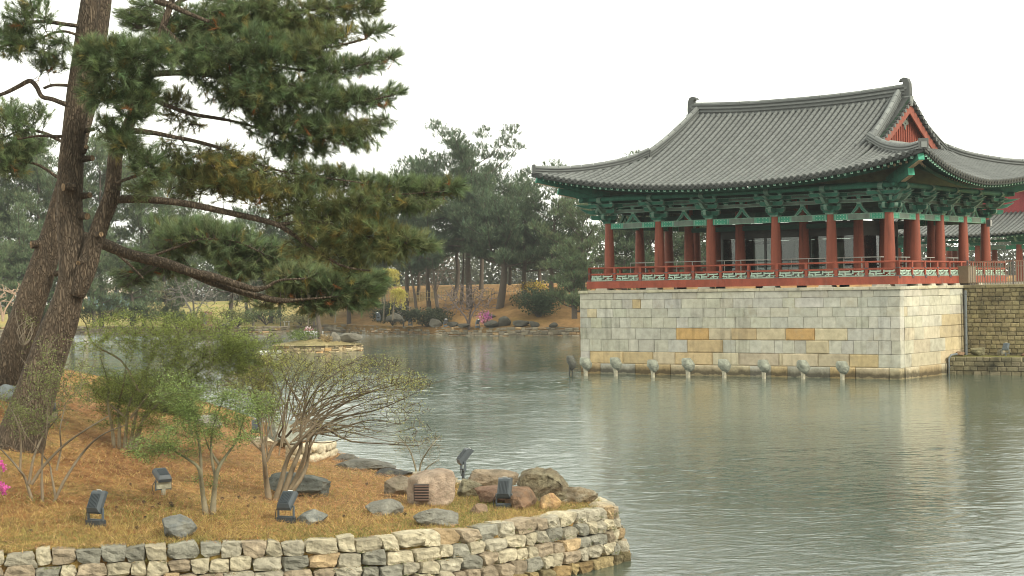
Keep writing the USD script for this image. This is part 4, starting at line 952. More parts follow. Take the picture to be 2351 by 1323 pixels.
# floodlight, rocks and grass on the ledge
def floodlight(loc, rotz, tilt, label, s=1.0, col=(.085, .105, .115), name='floodlight', base='box', group='floodlights in the garden', lean=0):
    t = thing(name, label, 'floodlight', loc, rotz, group, scale=s)
    if base == 'box': MB().box((0, 0, .05), (.30, .17, .14), np.array(col) * .55, taper=1.08).build('base', M_metal, t)
    elif base == 'stake':
        MB().box((0, 0, .10), (.07, .07, .30), (.36, .35, .28)).build('base', M_plain, t); MB().box((0, -.03, .20), (.30, .03, .13), (.40, .38, .28)).build('base_plate', M_rubble, t)
    else: MB().tube([(0, 0, -.1), (0, 0, .16)], .035, 8, np.array(col) * .8).build('base', M_metal, t)
    zp = .28
    m = MB()
    for x in (-.155, .155): m.box((x, 0, .215), (.022, .045, .22), np.array(col) * 1.5)
    m.box((0, 0, .125), (.30, .045, .02), np.array(col) * 1.2); m.build('yoke', M_metal, t)
    ct, st_ = math.cos(tilt), math.sin(tilt); R = np.array([[1, 0, 0], [0, ct, -st_], [0, st_, ct]])
    m = MB(); o = np.array([0, 0, zp + .10])
    v = np.array([[sx * (w / 2), y, sz * (h / 2) + .06] for y, w, h in ((-.075, .22, .30), (-.01, .27, .40), (.055, .275, .41)) for sx, sz in ((-1, -1), (1, -1), (1, 1), (-1, 1))])
    f = [[a + k, a + (k + 1) % 4, a + 4 + (k + 1) % 4, a + 4 + k] for a in (0, 4) for k in range(4)] + [[3, 2, 1, 0], [8, 9, 10, 11]]
    m.add(v @ R.T + o, np.array(f), col)
    h = m.build('housing', M_metal, t)
    m = MB()
    for x in np.linspace(-.085, .085, 7): m.box(np.array([x, -.082, .05]) @ R.T + o, (.010, .018, .25), np.array(col) * .8, R=R)
    m.build('cooling_fins', M_metal, h)
    MB().box(np.array([0, .06, .06]) @ R.T + o, (.23, .006, .36), (.10, .11, .12), R=R).build('lens', M_metal, h)
    MB().box(np.array([.0, .0, .262]) @ R.T + o, (.09, .075, .006), (.78, .78, .74), R=R).build('sticker', M_plain, h)
    MB().tube([(-.16, 0, .30), (-.21, .01, .22), (-.22, .0, .1), (-.19, .02, -.02)], .008, 5, (.02, .02, .02)).build('cable', M_metal, t)
    return t
floodlight(wor(3.35, 5.2, .82), -.5, -.9, 'grey floodlight lying tilted on the grassy ledge below the mossy wall', 1.05, (.10, .12, .13), base='post', group='floodlights along the shore')
def boulder(name, loc, size, seed, label, col, rotz=0.0, cat='rock', group=None, mat=None, sub=3, rough=.35, tone=None, boxy=0.0):
    v, f = rock(size, seed, sub, rough, boxy=boxy)
    c = np.array(col) * (.72 + .56 * fbm(v * 3.1 / max(size), 4, seed + 1))[:, None]
    if tone is not None:
        k = np.clip(fbm(v * 5 / max(size), 4, seed + 9) * 3 - 1.2, 0, 1)[:, None]; c = c * (1 - k) + np.array(tone) * k
    a, b = math.cos(rotz), math.sin(rotz); v = v @ np.array([[a, b, 0], [-b, a, 0], [0, 0, 1]])
    o = np.array(loc, float) + [0, 0, size[2] * .42]
    x = put(name, v + o, f, mat or M_rock, '/World', c, False, label, cat, group)
    return x
boulder('ledge_rock', wor(2.0, 5.3, .78), (.95, .6, .55), 41, 'largest mossy rock on the ledge beside the drain pipe', (.17, .155, .09), .3)
boulder('ledge_rock', wor(3.0, 5.5, .78), (.5, .4, .45), 42, 'pale upright rock on the ledge left of the grey floodlight', (.25, .22, .15), 1.0)
boulder('ledge_rock', wor(1.25, 4.9, .75), (.6, .5, .3), 43, 'low brown rock on the ledge against the platform', (.20, .13, .08), .7)
boulder('ledge_rock', wor(4.3, 5.4, .75), (.8, .5, .3), 44, 'flat reddish rock on the ledge at the right edge', (.20, .12, .075), .2)

# ------------------------------------------------------------------ the far shore: walls, rocks, lamps
rng = np.random.default_rng(31)
def shore_stones(t, path, z0, z1, rows, w, base, limit=10 ** 9, inland=0.0, mat=None, depth=.5, vis=lambda p: True):
    path = np.asarray(path, float); seg = np.r_[0, np.cumsum(np.linalg.norm(np.diff(path, axis=0), axis=1))]; L = seg[-1]
    at = lambda s: np.array([np.interp(s, seg, path[:, 0]), np.interp(s, seg, path[:, 1]), 0.0])
    h = (z1 - z0) / rows; rest = MB(); n = 0
    for k in range(rows):
        s = -rng.uniform(0, w)
        while s < L:
            ww = w * rng.uniform(.6, 1.5); a, b = at(max(s, 0)), at(min(s + ww, L)); s += ww
            if np.linalg.norm(b - a) < .12: continue
            ax = unit(b - a); nr = np.array([ax[1], -ax[0], 0]); base_c = variation(base, rng) * rng.uniform(.65, 1.25)
            if rng.random() < .15: base_c = base_c * [1.25, 1.0, .75]
            one = MB(); stone_block(one, a + nr * (-.06 * k), ax, nr, 0, np.linalg.norm(b - a), z0 + k * h + rng.uniform(-.03, .03), z0 + (k + 1) * h + rng.uniform(-.04, .05), depth, base_c, .05, rng.uniform(-.05, .07), rng, .012)
            v, f, c = one.arrays(); v[8:] += rng.normal(size=(4, 3)) * .02; one.v[0] = v
            if n < limit and vis(a): one.build('stone', mat or M_far, t); n += 1
            else: rest.add(*one.arrays())
    if rest.n: rest.build('stone_courses', mat or M_far, t, kind='stuff')
dense = []
for k in range(len(shore_px) - 1):
    for t_ in np.linspace(0, 1, 8, endpoint=False): dense.append(far_shore[k] * (1 - t_) + far_shore[k + 1] * t_)
dense.append(far_shore[-1]); dense = np.array(dense)
sw = thing('shore_wall', 'long low grey stone wall along the far shore of the pond', 'wall', (*far_shore[9], 0), world=True)
inview = lambda p: 560 < p[0] / p[1] * FPX + 1175 < 1335
shore_stones(sw, dense - np.array([[0, .25]]), -.15, .78, 4, .62, (.235, .20, .14), 300, vis=inview)
def farP(px, d, dz=0.0):
    r = ray(px, 661); p = EYE + r * d / r[1]; p[2] = float(far_height(p[None, :2])[0]) + dz; return p
far_rocks = [(905, 168.5, 1.9, 1.0, 'broad dark rock on the far bank below the left dark bush'), (998, 167.6, 1.4, 1.0, 'pointed brown rock on the far bank left of the bare tree'), (1040, 163.5, 1.6, .6, 'flat grey rock at the foot of the bare tree on the far bank'),
             (1130, 162.0, 1.8, .9, 'large grey rock under the pink azalea on the far bank'), (1158, 161.6, 1.5, 1.1, 'tall grey rock right of the pink azalea on the far bank'), (1190, 160.6, 1.7, .9, 'long dark rock in front of the right dark bush'),
             (1225, 160, 1.2, .7, 'small dark rock beneath the right dark bush'), (1125, 166.5, 1.3, .5, 'half buried rock high on the pine mound'), (1060, 163.2, 1.3, .5, 'low rock right of the bare tree on the far bank'),
             (1270, 158.8, .9, .6, 'small rock on the far bank near the platform corner'), (520, 186, 1.8, .7, 'heap of grey rocks on the far lawn')]
for k, (px, d, w, h, lab) in enumerate(far_rocks): boulder('shore_rock', farP(px, d, -.1), (w, w * .8, h), 50 + k, lab, (.075, .07, .055), k * .7, mat=M_far, sub=2)
for k, (px, d, lab) in enumerate([(868, 170, 'small floodlight on the far bank beside the left dark bush'), (941, 169, 'small floodlight in the middle of the left dark bush'), (1022, 166.6, 'small floodlight left of the bare tree on the far bank'), (1095, 162.4, 'small floodlight just below the pink azalea')]):
    floodlight(farP(px, d), 2.6 + k * .4, -.6, lab, 1.25, (.10, .115, .13), group='floodlights along the shore')

# ------------------------------------------------------------------ far trees
def shoots(mb_pts, dirs, rng, col, k=7, ln=.36, w=.066, L=.38):
    n = len(mb_pts); C = np.array(col) * rng.uniform(.6, 1.35, (n, 1)) * (1 + rng.normal(size=(n, 3)) * [.08, .04, .06])
    return needles(mb_pts, dirs, np.full(n, L), k, ln, w, C, rng, (20, 65))
def make_pine(loc, H, R, seed, label, col=(.050, .080, .040), base=.38, lean=(0, 0), dens=1.0, trunk=.26, shape='round', group='pines on the far bank', fork=False, rotz=0.0, name='pine_tree', limbs_n=24):
    rng = np.random.default_rng(seed)
    t = thing(name, label, 'pine tree', loc, rotz, group)
    zs = np.linspace(0, 1, 9); wob = np.cumsum(rng.normal(size=(9, 2)) * .012 * H, 0) * .6
    path = np.column_stack([wob + np.outer(zs, lean) * H * .5, zs * H * .95]); path[0, 2] = -.3; path[0, :2] = 0
    TC = np.array([.085, .068, .052])
    MB().tube(path, trunk * (1.18 - zs * .95), 9, TC, jit=.1, rng=rng).build('trunk', M_twig, t, smooth=True)
    lm = MB(); pts, dirs = [], []
    stems = [path]
    if fork:
        f0 = path[3]; side = np.array([math.cos(seed), math.sin(seed), 0]) * R * .6
        fp = smooth_path([f0, f0 + side * .5 + [0, 0, H * .12], f0 + side * .9 + [0, 0, H * .32]], 6); lm.tube(fp, np.linspace(trunk * .7, .05, 6), 7, TC); stems.append(fp)
    for q in range(limbs_n):
        st = stems[0] if (len(stems) == 1 or rng.random() < .7) else stems[1]
        u = base + (1 - base) * ((q + rng.random()) / limbs_n)
        z = u * H * .95
        p0 = np.array([np.interp(min(z, st[-1, 2]), st[:, 2], st[:, k]) for k in range(3)])
        v = (u - base) / (1 - base)
        prof_ = {'round': math.sqrt(max(.06, 1 - (2 * v - .75) ** 2 * .5)), 'cone': 1.05 - v * .92, 'flat': .55 + .55 * v * (1.6 - v)}[shape]
        l = R * prof_ * rng.uniform(.6, 1.12); a = q * 2.4 + rng.normal() * .5
        d = np.array([math.cos(a), math.sin(a), .12 + .55 * v + rng.normal() * .12])
        pth = smooth_path([p0, p0 + d * l * .5 - [0, 0, .04 * l], p0 + d * l * [1, 1, 1.0] + [0, 0, .10 * l]], 6)
        lm.tube(pth, np.linspace(max(.05, trunk * .42 * (1 - v * .6)), .025, 6), 5, TC * .9, cap=False)
        for s in np.arange(.32, 1.01, max(.14, .75 / max(l, .6))):
            c = pth[0] + (pth[-1] - pth[0]) * s; c[2] = np.interp(s, np.linspace(0, 1, 6), pth[:, 2])
            pr = rng.uniform(.5, .95) * (.65 + .07 * H / 1.5) * (.7 + .3 * l / R)
            n = int(42 * dens * pr * pr + 8)
            w = unit(rng.normal(size=(n, 3))) * rng.random((n, 1)) ** .45
            w[:, 2] = np.abs(w[:, 2]) * .85 - .15
            pts.append(c + w * pr + rng.normal(size=3) * .12); dirs.append(unit(w * [.8, .8, .6] + [0, 0, .95] + rng.normal(size=(n, 3)) * .25))
    lm.build('limbs', M_twig, t, smooth=True)
    pts, dirs = np.vstack(pts), np.vstack(dirs)
    v, f, c = shoots(pts, dirs, rng, col)
    hgt = np.clip(v[:, 2] / H, 0, 1)[:, None]
    put('crown', v, f, M_needle, t, c)
    return t
def bare_tree(loc, H, seed, label, col=(.12, .10, .08), spread=.6, n=260, name='bare_tree', cat='bare tree', leaf=None, group='bare trees on the far bank', stems=3, r=.12):
    rng = np.random.default_rng(seed); t = thing(name, label, cat, loc, 0, group)
    tm = MB(); nodes = []
    for q in range(stems):
        a = q * 2 * PI / stems + seed; d = np.array([math.cos(a), math.sin(a), 0])
        p = smooth_path([(0, 0, -.2), d * H * .06 + [0, 0, H * .22], d * H * spread * .45 + [0, 0, H * .55], d * H * spread * .7 + [0, 0, H * .85]], 9)
        tm.tube(p, np.linspace(r, r * .2, 9), 7, col); nodes.append(p[3:])
    tm.build('trunk', M_twig, t, smooth=True)
    w = unit(rng.normal(size=(n, 3))) * rng.random((n, 1)) ** .4; w[:, 2] = w[:, 2] * .45 + .62
    tg = w * [H * spread, H * spread, H]
    m = MB(); attach_twigs(m, np.vstack(nodes), tg, rng, r * .22, .012, col, wob=.10, step=.5)
    m.build('twigs', M_twig, t, kind='stuff')
    if leaf is not None:
        P = np.repeat(tg, leaf[1], 0) + rng.normal(size=(n * leaf[1], 3)) * H * .035
        v, f, c = leaves(P, leaf[2], np.tile(leaf[0], (len(P), 1)), rng); put('leaves', v, f, M_leaf, t, c)
    return t
PG, PGL, PGD = (.080, .112, .060), (.104, .136, .066), (.064, .092, .054)
far_pines = [  # px, distance, height, radius, shape, density, colour, base, fork, label
    (1078, 174, 14.7, 5.6, 'round', 1.1, PG, .40, True, 'tallest pine on the mound, with a broad rounded crown'),
    (985, 176, 13.6, 4.0, 'round', .9, PG, .42, False, 'slender tall pine just left of the tallest pine on the mound'),
    (930, 180, 12.6, 3.4, 'cone', .8, PGD, .40, False, 'narrow pine with a pointed top, nearest to the big foreground branches'),
    (1146, 170, 9.9, 4.4, 'round', 1.0, PG, .42, True, 'leaning forked pine with a thick dark trunk on the mound'),
    (1205, 172, 8.5, 3.8, 'cone', 1.0, PGD, .30, False, 'pointed pine between the forked pine and the pavilion eave'),
    (1262, 168, 8.8, 4.2, 'flat', 1.1, PG, .30, False, 'spreading pine under the left eave corner of the pavilion'),
    (1335, 164, 8.6, 4.4, 'round', 1.2, PGL, .22, False, 'dense light green pine beside the left columns of the pavilion'),
    (1318, 152, 5.6, 2.5, 'cone', 1.5, PGL, .04, False, 'small dense conical pine close to the platform corner'),
    (1040, 182, 11.0, 3.6, 'flat', .8, PGD, .45, False, 'shaded pine behind the tallest pine of the mound'),
    (1105, 186, 10.5, 3.6, 'round', .8, PGD, .45, False, 'dark pine behind the forked pine of the mound'),
    (880, 184, 10.5, 3.6, 'flat', .8, PGD, .40, False, 'dark pine behind the yellow willow on the far bank'),
    (800, 188, 11.5, 4.0, 'round', .8, PG, .35, False, 'pine directly behind the island tree'),
    (710, 190, 10.5, 4.0, 'round', .8, PGL, .35, False, 'pine on the far bank behind the lowest foreground limb'),
    (620, 192, 10.5, 4.2, 'flat', .8, PG, .35, False, 'spreading pine behind the middle of the foreground foliage'),
    (530, 190, 9.5, 4.0, 'round', .8, PG, .35, False, 'pine on the lawn right of the twin trunk bare tree'),
    (405, 188, 14.5, 4.2, 'round', .9, PGL, .35, False, 'pine seen in the gap right of the forked foreground stem'),
    (330, 184, 14.5, 4.4, 'round', .9, PGL, .30, False, 'pine seen between the two foreground stems'),
    (232, 180, 17.4, 4.4, 'round', 1.0, PGL, .30, False, 'tall pine directly right of the foreground trunk'),
    (95, 178, 17.0, 4.6, 'round', 1.0, PGL, .22, False, 'tall light green pine left of the foreground trunk'),
    (25, 182, 17.5, 4.6, 'round', 1.0, PGL, .22, False, 'tall pine second from the left edge on the far bank'),
    (-45, 178, 15.0, 4.8, 'round', 1.0, PGL, .2, False, 'pine cut by the left edge on the far bank'),
    (165, 186, 13.5, 4.2, 'flat', 1.0, PG, .2, False, 'pine half hidden behind the foreground trunk'),
    (60, 172, 8.5, 4.0, 'flat', 1.1, PGL, .1, False, 'low bushy pine left of the leaning foreground trunk'),
    (1432, 152, 8.6, 3.8, 'flat', 1.0, PGL, .3, False, 'pine seen between the first two columns of the pavilion'),
    (1500, 150, 12.4, 3.4, 'round', 1.0, PG, .3, False, 'pine whose top pokes above the left roof slope'),
    (1560, 156, 8.4, 3.6, 'flat', 1.0, PG, .3, True, 'pine seen between the second and third columns'),
    (1620, 160, 6.8, 3.0, 'round', .9, PGD, .25, False, 'small pine seen beside the third column of the pavilion')]
for k, (px, d, H, R, shp, dn, col, bs, fk, lab) in enumerate(far_pines):
    make_pine(farP(px, d), H * 1.13, R * 1.1, 100 + k, lab, col, bs * .9, ((.18, -.1) if k == 3 else (-.05 * math.sin(k * 2.1), .05 * math.cos(k)))[0:2], dn, .30 if k == 0 else .36 if k == 3 else .22, shp, fork=fk, limbs_n=32 if H > 9 else 24)
for k, (px, d, H, lx, lab) in enumerate([(965, 172, 7.5, -.35, 'thin leaning pine trunk left of the mound, half in shade'), (1005, 171, 8.0, -.25, 'thin dark pine trunk right of the leaning one on the mound'), (1058, 178, 8.5, .1, 'thin straight pine trunk behind the tallest pine')]):
    make_pine(farP(px, d), H, 2.0, 160 + k, lab, PGD, .66, (lx, 0), .9, .17, 'flat', limbs_n=10)
bare_tree(farP(1075, 163.5), 4.2, 5, 'small bare tree with a short dark trunk on the far bank', (.11, .085, .075), .75, 320)
bare_tree(farP(925, 170), 2.0, 6, 'tiny bare tree in front of the left dark bush', (.14, .13, .12), .6, 90, r=.05)
bare_tree(farP(1205, 167), 2.6, 8, 'bare shrub above the right dark bush', (.13, .10, .07), .8, 160, r=.05)
bare_tree(farP(445, 176), 5.6, 9, 'bare grey tree with twin trunks on the far lawn', (.14, .125, .105), .6, 300, stems=3, r=.14)
bare_tree(farP(345, 178), 4.5, 12, 'bare tree with yellowish twigs left of the twin trunk tree', (.17, .15, .08), .6, 260, r=.08)
bare_tree(farP(5, 150), 3.4, 13, 'small pale bare tree with crooked branches at the left edge', (.36, .25, .17), .6, 90, r=.11)
bare_tree(farP(720, 184), 6.0, 14, 'tall bare tree behind the lotus float', (.16, .13, .11), .5, 240, r=.09)
bare_tree(farP(580, 185), 5.0, 15, 'bare tree on the lawn behind the foreground shrubs', (.15, .13, .10), .6, 240, r=.09)
bare_tree(farP(1000, 190), 5.0, 16, 'bare tree in the gap under the pines of the mound', (.18, .13, .10), .6, 260, r=.08)
bare_tree(wor(-2, 60, 4.1), 6.5, 17, 'pale bare tree seen between the right columns of the pavilion', (.26, .24, .2), .6, 420, r=.12, leaf=((.25, .24, .17), 6, .16))
bare_tree(wor(5, 62, 4.1), 6.0, 18, 'pale bare tree seen left of the rear pavilion', (.26, .24, .2), .6, 420, r=.12, leaf=((.25, .24, .17), 6, .16))
def bush(loc, size, seed, label, col, n=1800, leaf=.22, name='bush', cat='bush', group=None, trans=M_leaf, narrow=.6):
    rng = np.random.default_rng(seed); t = thing(name, label, cat, loc, 0, group); size = np.array(size, float)
    m = MB(); stems = []
    for q in range(7):
        a = rng.uniform(0, 2 * PI); d = np.array([math.cos(a), math.sin(a), 0]) * size / 2; p = smooth_path([(0, 0, -.1), d * .35 + [0, 0, size[2] * .35], d * .75 + [0, 0, size[2] * .75]], 6); m.tube(p, np.linspace(.05, .015, 6) * max(.4, size[2] / 2), 5, (.06, .05, .04)); stems.append(p)
    m.build('stems', M_twig, t)
    lob = np.vstack([unit(rng.normal(size=(16, 3))) * [.33, .33, .25] + [0, 0, .45]]); lr = rng.uniform(.14, .27, 16)
    idx = rng.integers(0, 16, n); w = unit(rng.normal(size=(n, 3))) * (rng.random((n, 1)) ** .3) * lr[idx][:, None] * 1.15
    P = (lob[idx] + w) * size * [1, 1, 1]; P[:, 2] = np.maximum(P[:, 2], .03)
    C = np.array(col) * (rng.uniform(.6, 1.3, 16)[idx])[:, None]
    v, f, c = leaves(P, leaf, C, rng, .3, .4, narrow); put('foliage', v, f, trans, t, c); return t
bush(farP(900, 171), (4.0, 2.6, 2.5), 71, 'left part of the dark bushes on the far bank below the willow', (.045, .055, .032), 3200, .2, group='dark bushes on the far bank')
bush(farP(980, 169), (4.6, 2.6, 2.3), 72, 'wide dark bush on the far bank left of the bare tree', (.050, .062, .034), 3400, .2, group='dark bushes on the far bank')
bush(farP(1235, 163), (5.2, 3.4, 3.3), 73, 'large dark green bush on the far bank near the platform', (.045, .070, .035), 4600, .2, group='dark bushes on the far bank')
bush(farP(1113, 163.4), (1.5, 1.2, 1.6), 74, 'pink flowering azalea on the orange slope of the mound', (.62, .18, .48), 420, .13, 'azalea', 'azalea')
bush(farP(1225, 172), (3.0, 1.6, 1.8), 75, 'yellow flowering shrub by the fence on the mound', (.52, .40, .06), 900, .16, 'forsythia', 'shrub')
bush(wor(-9.5, 60, 4.1), (5.0, 2.0, 1.7), 76, 'yellow flowering hedge seen under the pavilion between the columns', (.55, .43, .05), 1200, .18, 'forsythia', 'shrub')
for k, (px, d, w, lab) in enumerate([(90, 174, 5, 'low green scrub on the far shore left of the foreground trunk'), (230, 176, 6, 'low green scrub on the far shore right of the foreground trunk'), (310, 173, 5, 'yellow green scrub on the far shore below the blue screen'), (400, 178, 6, 'wide green scrub left of the reddish utility box'), (545, 182, 6, 'green scrub on the lawn right of the utility box'), (610, 179, 5, 'pale green scrub near the garden sign')]):
    bush(farP(px, d), (w, 2.4, 1.7 + .3 * (k % 3)), 300 + k, lab, ((.115, .145, .055), (.15, .165, .06), (.10, .13, .055))[k % 3], 1700, .19, name='scrub')
bush(farP(690, 176), (4, 2, 1.4), 77, 'low pale scrub on the far bank behind the lotus float', (.20, .19, .09), 1000, .2)
def willow(px, py, d, w, h, seed, label, n=70):
    """A crown of hanging yellow shoots on its stem."""
    rng = np.random.default_rng(seed); base = farP(px - 14, d); top = D(px, py, d)
    t = thing('willow', label, 'willow', base, 0, 'yellow willows'); H = top[2] - base[2]; off = top[0] - base[0]
    tr = smooth_path([(0, 0, -.2), (off * .3, 0, H * .5), (off * .9, 0, H * .93)], 8); MB().tube(tr, np.linspace(.09, .03, 8), 6, (.12, .10, .07)).build('trunk', M_twig, t, smooth=True)
    m = MB(); P = []
    for q in range(n):
        a = rng.uniform(0, 2 * PI); r = w * rng.random() ** .6; e = np.array([off + math.cos(a) * r, math.sin(a) * r, H - h * rng.uniform(.0, 1) * (.25 + r / w) + rng.normal() * .15])
        p = smooth_path([(off * .9, 0, H * .93), (off + math.cos(a) * r * .6, math.sin(a) * r * .6, H + .1 - .1 * r), e], 8); m.tube(p, .014, 3, (.30, .26, .06), cap=False); P.append(p[2:])
    m.build('shoots', M_twig, t); P = np.repeat(np.vstack(P), 7, 0); P = P + rng.normal(size=P.shape) * .07
    v, f, c = leaves(P, .13, np.tile((.48, .42, .10), (len(P), 1)), rng, .3, .1, .45); put('leaves', v, f, M_leaf, t, c)
willow(893, 622, 168, 1.3, 2.4, 81, 'upper yellow willow beside the tips of the foreground pine')
willow(914, 668, 166, .95, 1.7, 82, 'lower small yellow willow hanging over the left dark bush')
willow(720, 615, 172, 2.2, 2.4, 83, 'large yellow willow hidden behind the foreground pine branches', 130)
willow(782, 648, 171, 1.3, 1.4, 84, 'yellow willow between the island tree and the foreground needles', 80)
for k, (px, d, H, R, lab) in enumerate([(-10, 165, 6.5, 3.4, 'low bushy pine at the left edge behind the shrubs'), (112, 170, 7.5, 3.4, 'low pine right behind the leaning foreground trunk'), (215, 172, 7.0, 3.2, 'low pine right of the foreground trunk foot'), (300, 174, 6.5, 3.0, 'low pine in front of the blue green screen'),
        (380, 182, 8.0, 3.4, 'mid sized pine left of the twin trunk bare tree'), (560, 196, 9.5, 3.6, 'pine behind the low scrub of the lawn'), (640, 200, 9.0, 3.6, 'pine in the background of the lotus float'), (760, 196, 9.5, 3.6, 'pine in the background of the island'), (850, 194, 9.0, 3.4, 'pine in the background of the upper willow'), (960, 196, 9.0, 3.4, 'pine deep behind the left end of the mound'), (1170, 192, 7.8, 3.6, 'pine deep behind the right half of the mound'), (1240, 188, 6.8, 3.6, 'pine deep behind the pavilion eave corner')]):
    make_pine(farP(px, d), H, R, 230 + k, lab, PGL if k < 5 else PG, .10 if k < 5 else .22, (0, 0), 1.1, .18, 'round', limbs_n=26)
# distant wood, houses, fences and small things
rng = np.random.default_rng(91); P = []
for px in np.arange(-260, 2450, 16):
    d = 285 + rng.uniform(-12, 12); p = farP(px, d); hh = (6.5 + 3.5 * fbm(np.array([[px / 170.0, 1.5, .5]]), 3, 4)[0]) * (.62 if 1380 < px < 2000 else 1)
    n = 430; w = np.column_stack([rng.normal(size=(n, 2)) * 1.1, rng.random(n) ** 1.5 * hh]); P.append(p + w)
P = np.vstack(P); C = np.array([.075, .085, .055]) * rng.uniform(.6, 1.3, (len(P), 1)); v, f, c = leaves(P, .62, C, rng, .2, .2, .7)
put('distant_wood', v, f, M_leaf, '/World', c, label='hazy wood far behind the pond', cat='wood', kind='stuff')
def house(px, d, w, h, label, wall, roofc):
    p = farP(px, d); t = thing('house', label, 'house', p)
    MB().box((0, 0, h / 2), (w, 6, h), wall).build('wall', M_plain, t)
    v = np.array([[-w / 2 - .4, -3.4, h], [w / 2 + .4, -3.4, h], [w / 2 + .4, 3.4, h], [-w / 2 - .4, 3.4, h], [-w / 2 - .4, 0, h + 1.3], [w / 2 + .4, 0, h + 1.3]])
    put('roof', v, np.array([[0, 1, 5], [0, 5, 4], [2, 3, 4], [2, 4, 5], [0, 4, 3], [1, 2, 5], [0, 3, 2], [0, 2, 1]]), M_plain, t, np.tile(roofc, (6, 1)))
    for x in np.linspace(-w * .3, w * .3, 3): MB().box((x, -3.01, h * .55), (w * .13, .04, h * .35), (.10, .12, .14)).build('window', M_metal, t)
house(250, 262, 6, 3.0, 'cream house beyond the far lawn right of the foreground trunk', (.62, .52, .42), (.55, .53, .5)); house(212, 268, 5, 2.8, 'white and blue house beyond the far lawn beside the trunk', (.60, .66, .72), (.25, .38, .5)); house(40, 262, 8, 3.2, 'pale house between the far trees at the left edge', (.66, .66, .64), (.5, .5, .5)); house(105, 266, 6, 3, 'small white house behind the trees left of the trunk', (.7, .7, .7), (.45, .46, .48))
p = farP(268, 240); t = thing('blue_screen', 'blue green site fence panel beyond the far lawn', 'fence', p)
for k in range(5): MB().box((k * 1.6 - 3.2, 0, 1.0), (1.56, .06, 2.0), (.16, .25, .27)).build('panel', M_metal, t); MB().box((k * 1.6 - 4.0, 0, 1.1), (.1, .1, 2.2), (.05, .06, .06)).build('fence_post', M_metal, t)
p = farP(472, 186); t = thing('utility_box', 'reddish brown utility box on the far lawn beside the twin trunk tree', 'cabinet', p, .5)
MB().box((0, 0, .75), (1.0, 1.0, 1.5), (.24, .12, .09)).build('body', M_plain, t); MB().box((-.3, -.52, .8), (.34, .04, 1.2), (.14, .15, .16)).build('door', M_plain, t); MB().box((0, 0, 1.53), (1.1, 1.1, .06), (.22, .12, .1)).build('lid', M_plain, t)
p = farP(643, 184); t = thing('garden_sign', 'small dark sign on a post on the far lawn', 'sign', p); MB().box((0, 0, .5), (.08, .08, 1.1), (.05, .05, .05)).build('pole', M_plain, t); MB().box((0, 0, 1.1), (.35, .06, .25), (.05, .05, .05)).build('board', M_plain, t)
p = farP(657, 186); t = thing('garden_bench', 'pale stone bench on the far lawn', 'bench', p); MB().box((0, 0, .42), (.7, .4, .1), (.45, .42, .36)).build('seat', M_plain, t)
for x in (-.22, .22): MB().box((x, 0, .18), (.1, .35, .4), (.4, .38, .33)).build('leg', M_plain, t)
p = farP(1130, 176); t = thing('bamboo_fence', 'low pale picket fence behind the trunks of the mound', 'fence', p, .06)
for z in (.3, .8): MB().bar((-11, 0, z), (9, 0, z), .05, .06, (.36, .28, .16)).build('rail', M_plain, t)
for x in np.arange(-11, 9, .28): MB().box((x, -.05, .5), (.07, .04, 1.05), np.array([.42, .33, .19]) * rng.uniform(.7, 1.1)).build('picket', M_plain, t)
# lotus float, second float
t = thing('lotus_float', 'pink and white lotus flower float at the far shore', 'float', G(708, 766, 0), scale=.62)
MB().tube([(0, 0, -.05), (0, 0, .42)], [.95, 1.0], 16, (.75, .74, .70)).build('base', M_plain, t)
for ring, (r, z, a0, cc) in enumerate(((.85, .45, .35, (.72, .30, .38)), (.62, .55, .6, (.75, .42, .48)), (.36, .7, .9, (.82, .70, .70)))):
    for k in range(9 - ring * 2):
        a = k * 2 * PI / (9 - ring * 2) + ring * .4; d = np.array([math.cos(a), math.sin(a), 0]); s = np.array([-d[1], d[0], 0]); o = d * r * .7 + [0, 0, z]
        tip = o + d * math.cos(a0) * .5 + [0, 0, math.sin(a0) * .75]; mid = (o + tip) / 2
        put('petal', np.array([o - s * .08, o + s * .08, mid + s * .22, tip, mid - s * .22, mid + d * .08]), np.array([[0, 1, 5], [1, 2, 5], [2, 3, 5], [3, 4, 5], [4, 0, 5]]), M_leaf, t, np.tile(cc, (6, 1)))
for k, (px, w) in enumerate(((688, 1.6), (726, 1.5))):
    tag_ = ('left', 'right')[k]; t = thing('white_pontoon', f'low white pontoon floating {tag_} of the lotus float', 'float', G(px, 766.5, 0)); MB().box((0, 0, .08), (w, .8, .25), (.7, .7, .66), taper=.9).build('hull', M_plain, t); MB().box((0, 0, .22), (w * .95, .7, .04), (.75, .75, .7)).build('deck', M_plain, t)
t = thing('white_pontoon', 'flat white raft floating left of the little island', 'float', G(622, 811, 0)); MB().box((0, 0, .04), (1.5, .8, .2), (.75, .75, .72), taper=.9).build('hull', M_plain, t); MB().box((0, 0, .16), (1.4, .72, .04), (.8, .8, .78)).build('deck', M_plain, t)
